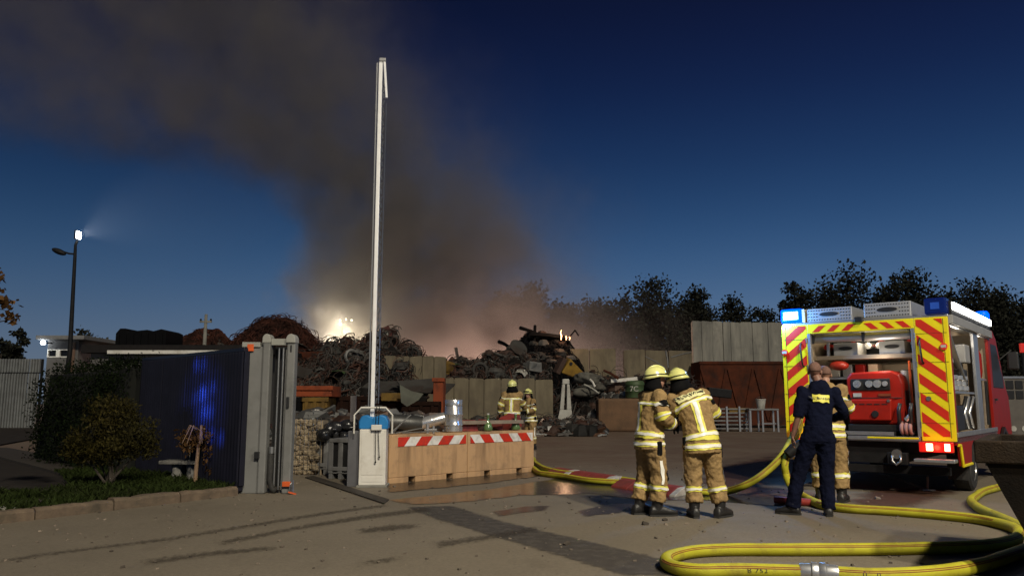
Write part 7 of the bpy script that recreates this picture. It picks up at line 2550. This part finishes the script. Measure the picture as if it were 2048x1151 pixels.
# hose bridges: red ramps with white ends
MT['bridgered'] = material('worn_red_ramp', (0.26, 0.035, 0.025), 0.6, 0, (0.17, 0.03, 0.02), 6, dirt=(0.08, 0.04, 0.03), dscale=4, bump=0.2)
MT['bridgewhite'] = material('worn_white_ramp', (0.55, 0.52, 0.46), 0.6, 0, (0.4, 0.37, 0.32), 6, dirt=(0.2, 0.17, 0.14), dscale=4)
for i, (a, b, segs, lab) in enumerate((((1112, 946), (1238, 966), 'RWRRW', 'red and white hose bridge ramp nearer the barrier blocks'), ((1246, 970), (1375, 990), 'RRWRW', 'red and white hose bridge ramp behind the standing firefighters'))):
    p0, p1 = G(*a), G(*b)
    d = (p1 - p0)
    L_ = d.length
    hb = thing('hose_bridge', lab, 'hose bridge', p0, math.atan2(d.y, d.x), 'hose bridges')
    x = 0.0
    wts = [1.0 if c == 'R' else 0.32 for c in segs]
    tot = sum(wts)
    rr = random.Random(50 + i)
    for c, w in zip(segs, wts):
        ln = L_ * w / tot
        x2 = x + ln - 0.015
        sh_ = 0.14
        hh_ = 0.11
        sec = lambda yy: [(-0.36, 0.0), (-0.34, 0.03), (-0.1, hh_), (0.1, hh_), (0.34, 0.03), (0.36, 0.0)]
        rg = []
        for xx in (x, x2):
            rg.append([Vector((xx - yy * 0.45, yy, zz + rr.uniform(0, 0.004))) for yy, zz in sec(0)])
        mb = MB()
        mb.rings(rg)
        mb.build('ramp_segment', MT['bridgered'] if c == 'R' else MT['bridgewhite'], hb, bevel=0.008)
        if c == 'R':
            mb = MB()
            for t in (0.28, 0.72):
                xm = x + (x2 - x) * t
                mb.obox((xm + 0.225 * 0.45 , -0.225, 0.075), (0.03, 0.22, 0.012), (-0.0, 0, 0.0))
            pass
        x += ln

# ---------------------------------------------------------------- dark skip in the right foreground
SY = 6.3
cA = A(1946, 880, SY)
ss = thing('dark_skip', 'dark rusty steel skip with sloping end in the right foreground', 'skip', (cA.x, SY, 0), -0.60)
zt = cA.z
MT['skipdark'] = material('dark_skip_steel', (0.010, 0.008, 0.006), 0.85, 0.0, (0.006, 0.005, 0.004), 3, spec=0.1, bump=0.3, dirt=(0.016, 0.01, 0.006), dscale=2.5)
MT['skiprim'] = material('worn_skip_rim', (0.03, 0.02, 0.012), 0.85, 0.0, (0.015, 0.011, 0.008), 4, spec=0.15, bump=0.4, dirt=(0.05, 0.04, 0.03), dscale=5)
dpt = 1.7
lipz = zt - 0.17
# walls: sloping end, long side, inner floor
x_s0, x_b = 0.07, 0.42
MB().box(0.0, 3.2, 0.0, 0.1, lipz, zt).build('rim', MT['skiprim'], ss, bevel=0.012)
MB().box(0.0, 0.1, 0.102, dpt - 0.102, lipz, zt).build('rim', MT['skiprim'], ss, bevel=0.012)
MB().box(0.0, 3.2, dpt - 0.1, dpt, lipz, zt).build('rim', MT['skiprim'], ss, bevel=0.012)
MB().prism([(x_s0, lipz - 0.001), (x_b, 0.1), (3.2, 0.1), (3.2, lipz - 0.001)], 0.03, 0.06, 'y').build('side_wall', MT['skipdark'], ss)
MB().prism([(x_s0, lipz - 0.001), (x_b, 0.1), (3.2, 0.1), (3.2, lipz - 0.001)], dpt - 0.06, dpt - 0.03, 'y').build('side_wall', MT['skipdark'], ss)
MB().prism([(x_s0, lipz - 0.001), (x_b, 0.1), (x_b + 0.03, 0.1), (x_s0 + 0.03, lipz - 0.001)], 0.062, dpt - 0.062, 'y').build('end_wall', MT['skipdark'], ss)
MB().box(x_b, 3.2, 0.03, dpt - 0.03, 0.06, 0.098).build('floor', MT['skipdark'], ss)
for y in (0.2, dpt - 0.32):
    MB().box(x_b + 0.1, 3.2, y, y + 0.12, 0.0, 0.058).build('runner', MT['skipdark'], ss)
for x in (1.1, 1.9, 2.7):
    MB().box(x, x + 0.1, -0.03, 0.028, 0.12, lipz - 0.003).build('stiffener', MT['skipdark'], ss, bevel=0.008)
MB().cyl((0.85, -0.02, zt - 0.09), (0.85, 0.0, zt - 0.09), 0.018, n=10).build('bolt', MT['alu'], ss)

# blue beacon of another engine, out of view on the street to the left: its light falls on the ribbed gate
for tx, ty, tz, sz_, en in ((-5.1, 13.3, 1.2, 12.0, 900), (-5.05, 13.25, 1.3, 5.0, 2600), (-5.08, 13.3, 1.5, 1.8, 13000), (-5.02, 13.22, 1.2, 1.6, 12000), (-5.3, 13.5, 1.98, 1.6, 6000), (-5.1, 13.32, 1.98, 1.4, 5000), (-5.3, 13.5, 1.45, 1.5, 4000), (-4.85, 13.08, 1.2, 1.7, 8000), (-4.8, 13.02, 0.85, 1.6, 9000), (-4.82, 13.05, 1.6, 1.3, 6000), (-4.55, 12.8, 0.8, 1.5, 9000), (-4.98, 13.2, 0.85, 1.4, 6000), (-5.75, 13.95, 0.6, 2.4, 1800)):
    s_ = Vector((-9.5, 4.5, 2.6))
    lamp('street_beacon_light', s_, en, (0.03, 0.10, 1.0), None, 0.1, 'SPOT', (Vector((tx, ty, tz)) - s_).to_track_quat('-Z', 'Y').to_euler(), (math.radians(sz_), 1.0))
# ---------------------------------------------------------------- smoke plume: one body of drifting smoke
def smoke():
    x0, x1, y0, y1, z0, z1 = -62.0, 34.0, 56.0, 78.0, 0.3, 60.0
    mb = MB().box(x0, x1, y0, y1, z0, z1)
    m = bpy.data.materials.new('smoke')
    m.use_nodes = True
    t = m.node_tree
    t.nodes.remove(t.nodes['Principled BSDF'])
    out = t.nodes['Material Output']
    tcn = t.nodes.new('ShaderNodeTexCoord')
    pos = tcn.outputs['Object']

    def node(kind, **kw):
        n = t.nodes.new(kind)
        for k, v in kw.items():
            setattr(n, k, v)
        return n

    def math_(op, a, b=None, c=None):
        n = node('ShaderNodeMath', operation=op)
        for i, x in enumerate((a, b, c)):
            if x is None:
                continue
            if isinstance(x, (int, float)):
                n.inputs[i].default_value = x
            else:
                t.links.new(x, n.inputs[i])
        return n.outputs[0]

    def mr(x, a, b, c, d, smooth=True):
        n = node('ShaderNodeMapRange')
        if smooth:
            n.interpolation_type = 'SMOOTHSTEP'
        for i, v in zip(('From Min', 'From Max', 'To Min', 'To Max'), (a, b, c, d)):
            if isinstance(v, (int, float)):
                n.inputs[i].default_value = v
            else:
                t.links.new(v, n.inputs[i])
        t.links.new(x, n.inputs['Value'])
        return n.outputs[0]
    sx = node('ShaderNodeSeparateXYZ')
    t.links.new(pos, sx.inputs[0])
    X, Y, Z = sx.outputs
    n1 = node('ShaderNodeTexNoise')
    n1.inputs['Scale'].default_value = 0.13
    n1.inputs['Detail'].default_value = 6
    n1.inputs['Roughness'].default_value = 0.55
    mp = node('ShaderNodeMapping')
    mp.inputs['Scale'].default_value = (1.0, 0.7, 0.85)
    t.links.new(pos, mp.inputs[0])
    t.links.new(mp.outputs[0], n1.inputs['Vector'])
    nf = n1.outputs['Fac']
    n3 = node('ShaderNodeTexNoise')
    n3.inputs['Scale'].default_value = 0.42
    n3.inputs['Detail'].default_value = 4
    t.links.new(pos, n3.inputs['Vector'])
    Xw = math_('MULTIPLY_ADD', math_('SUBTRACT', n3.outputs['Fac'], 0.5), 5.5, math_('MULTIPLY_ADD', math_('SUBTRACT', nf, 0.5), 12.0, X))

    ZM = 60.0

    def curve(pts, lo, hi):                    # height -> value
        n = node('ShaderNodeFloatCurve')
        c = n.mapping.curves[0]
        P = [(z / ZM, (v - lo) / (hi - lo)) for z, v in pts]
        c.points[0].location = P[0]
        c.points[1].location = P[-1]
        for p in P[1:-1]:
            c.points.new(*p)
        n.mapping.update()
        t.links.new(math_('DIVIDE', Z, ZM), n.inputs['Value'])
        return mr(n.outputs[0], 0, 1, lo, hi, False)
    YP = 64.0

    def zx(px, py):
        q = A(px, py, YP)
        return q.z, q.x
    left = curve([zx(640, 745), zx(606, 650), zx(590, 560), zx(572, 480), zx(515, 400), zx(440, 340), zx(310, 295), zx(60, 265), zx(-250, 230), zx(-420, 120), zx(-480, -60), (60, -78)], -80, 40)
    right = curve([zx(1090, 745), zx(1050, 650), zx(1010, 560), zx(975, 480), zx(945, 400), zx(895, 320), zx(830, 240), zx(760, 150), zx(710, 60), zx(620, -60), (60, -25)], -80, 40)
    far = curve([zx(1420, 745), zx(1370, 650), zx(1300, 560), zx(1280, 480), zx(1270, 400), zx(1190, 320), zx(1120, 240), zx(1060, 150), zx(960, 60), zx(860, -60), (60, -5)], -80, 40)
    eL = mr(Xw, left, math_('ADD', left, mr(Z, 9, 30, 1.3, 20.0, False)), 0, 1)
    eR = mr(Xw, math_('SUBTRACT', right, 6.0), math_('ADD', right, 5.0), 1, 0)
    core = math_('MULTIPLY', eL, eR)
    hz = math_('MULTIPLY', eL, mr(Xw, math_('SUBTRACT', far, 13.0), far, 1, 0))
    eY = math_('MULTIPLY', mr(Y, y0, y0 + 6, 0, 1), mr(Y, y1 - 6, y1, 1, 0))
    n2 = node('ShaderNodeTexNoise')
    n2.inputs['Scale'].default_value = 0.24
    n2.inputs['Detail'].default_value = 8
    n2.inputs['Roughness'].default_value = 0.6
    t.links.new(pos, n2.inputs['Vector'])
    puff = mr(n2.outputs['Fac'], 0.36, 0.62, 0.12, 1.15)
    thin = mr(Z, 6, 26, 1.6, 0.42, False)
    dens = math_('MULTIPLY', math_('ADD', math_('MULTIPLY', math_('MULTIPLY', core, puff), 0.24), math_('MULTIPLY', math_('MULTIPLY', hz, puff), 0.055)), math_('MULTIPLY', math_('MULTIPLY', eY, thin), mr(X, -46, -16, 0.4, 1.0)))
    pv = node('ShaderNodeVolumePrincipled')
    pv.inputs['Color'].default_value = (0.37, 0.335, 0.32, 1)
    pv.inputs['Anisotropy'].default_value = 0.0
    t.links.new(dens, pv.inputs['Density'])
    t.links.new(pv.outputs[0], out.inputs['Volume'])
    o = mb.build('smoke', m)
    tag(o, 'thick brown grey smoke plume rising and drifting over the scrap yard', 'smoke', kind='stuff')
    return o


# the seat of the fire, low behind the heaps
MT['ember'] = material('embers', (0.1, 0.03, 0.02), 0.8, emit=(1.0, 0.35, 0.12), estr=6, col2=(0.02, 0.01, 0.01))
rnd = random.Random(91)
fs_ = thing('burning_pile', 'glowing pile of burning scrap at the foot of the smoke plume', 'fire', (-5.0, 63.0, 0))
mb = MB()
for i in range(60):
    a, r_ = rnd.uniform(0, 6.28), rnd.random() ** 0.5
    s_ = rnd.uniform(0.3, 0.8)
    mb.ball((7 * r_ * math.cos(a), 3 * r_ * math.sin(a), 1.3 * (1 - r_)), (s_, s_, s_ * 0.7), 7, 5)
tag(mb.build('embers', MT['ember'], fs_), kind='stuff')
for x_, e_ in ((-9.0, 1900), (-5.0, 2300), (-1.0, 2700), (3.0, 2700), (7.0, 2300), (11.0, 1500)):
    lamp('fire_light', (x_, -2.0, 1.6), e_, (1.0, 0.68, 0.54), fs_, 1.0)


smoke()
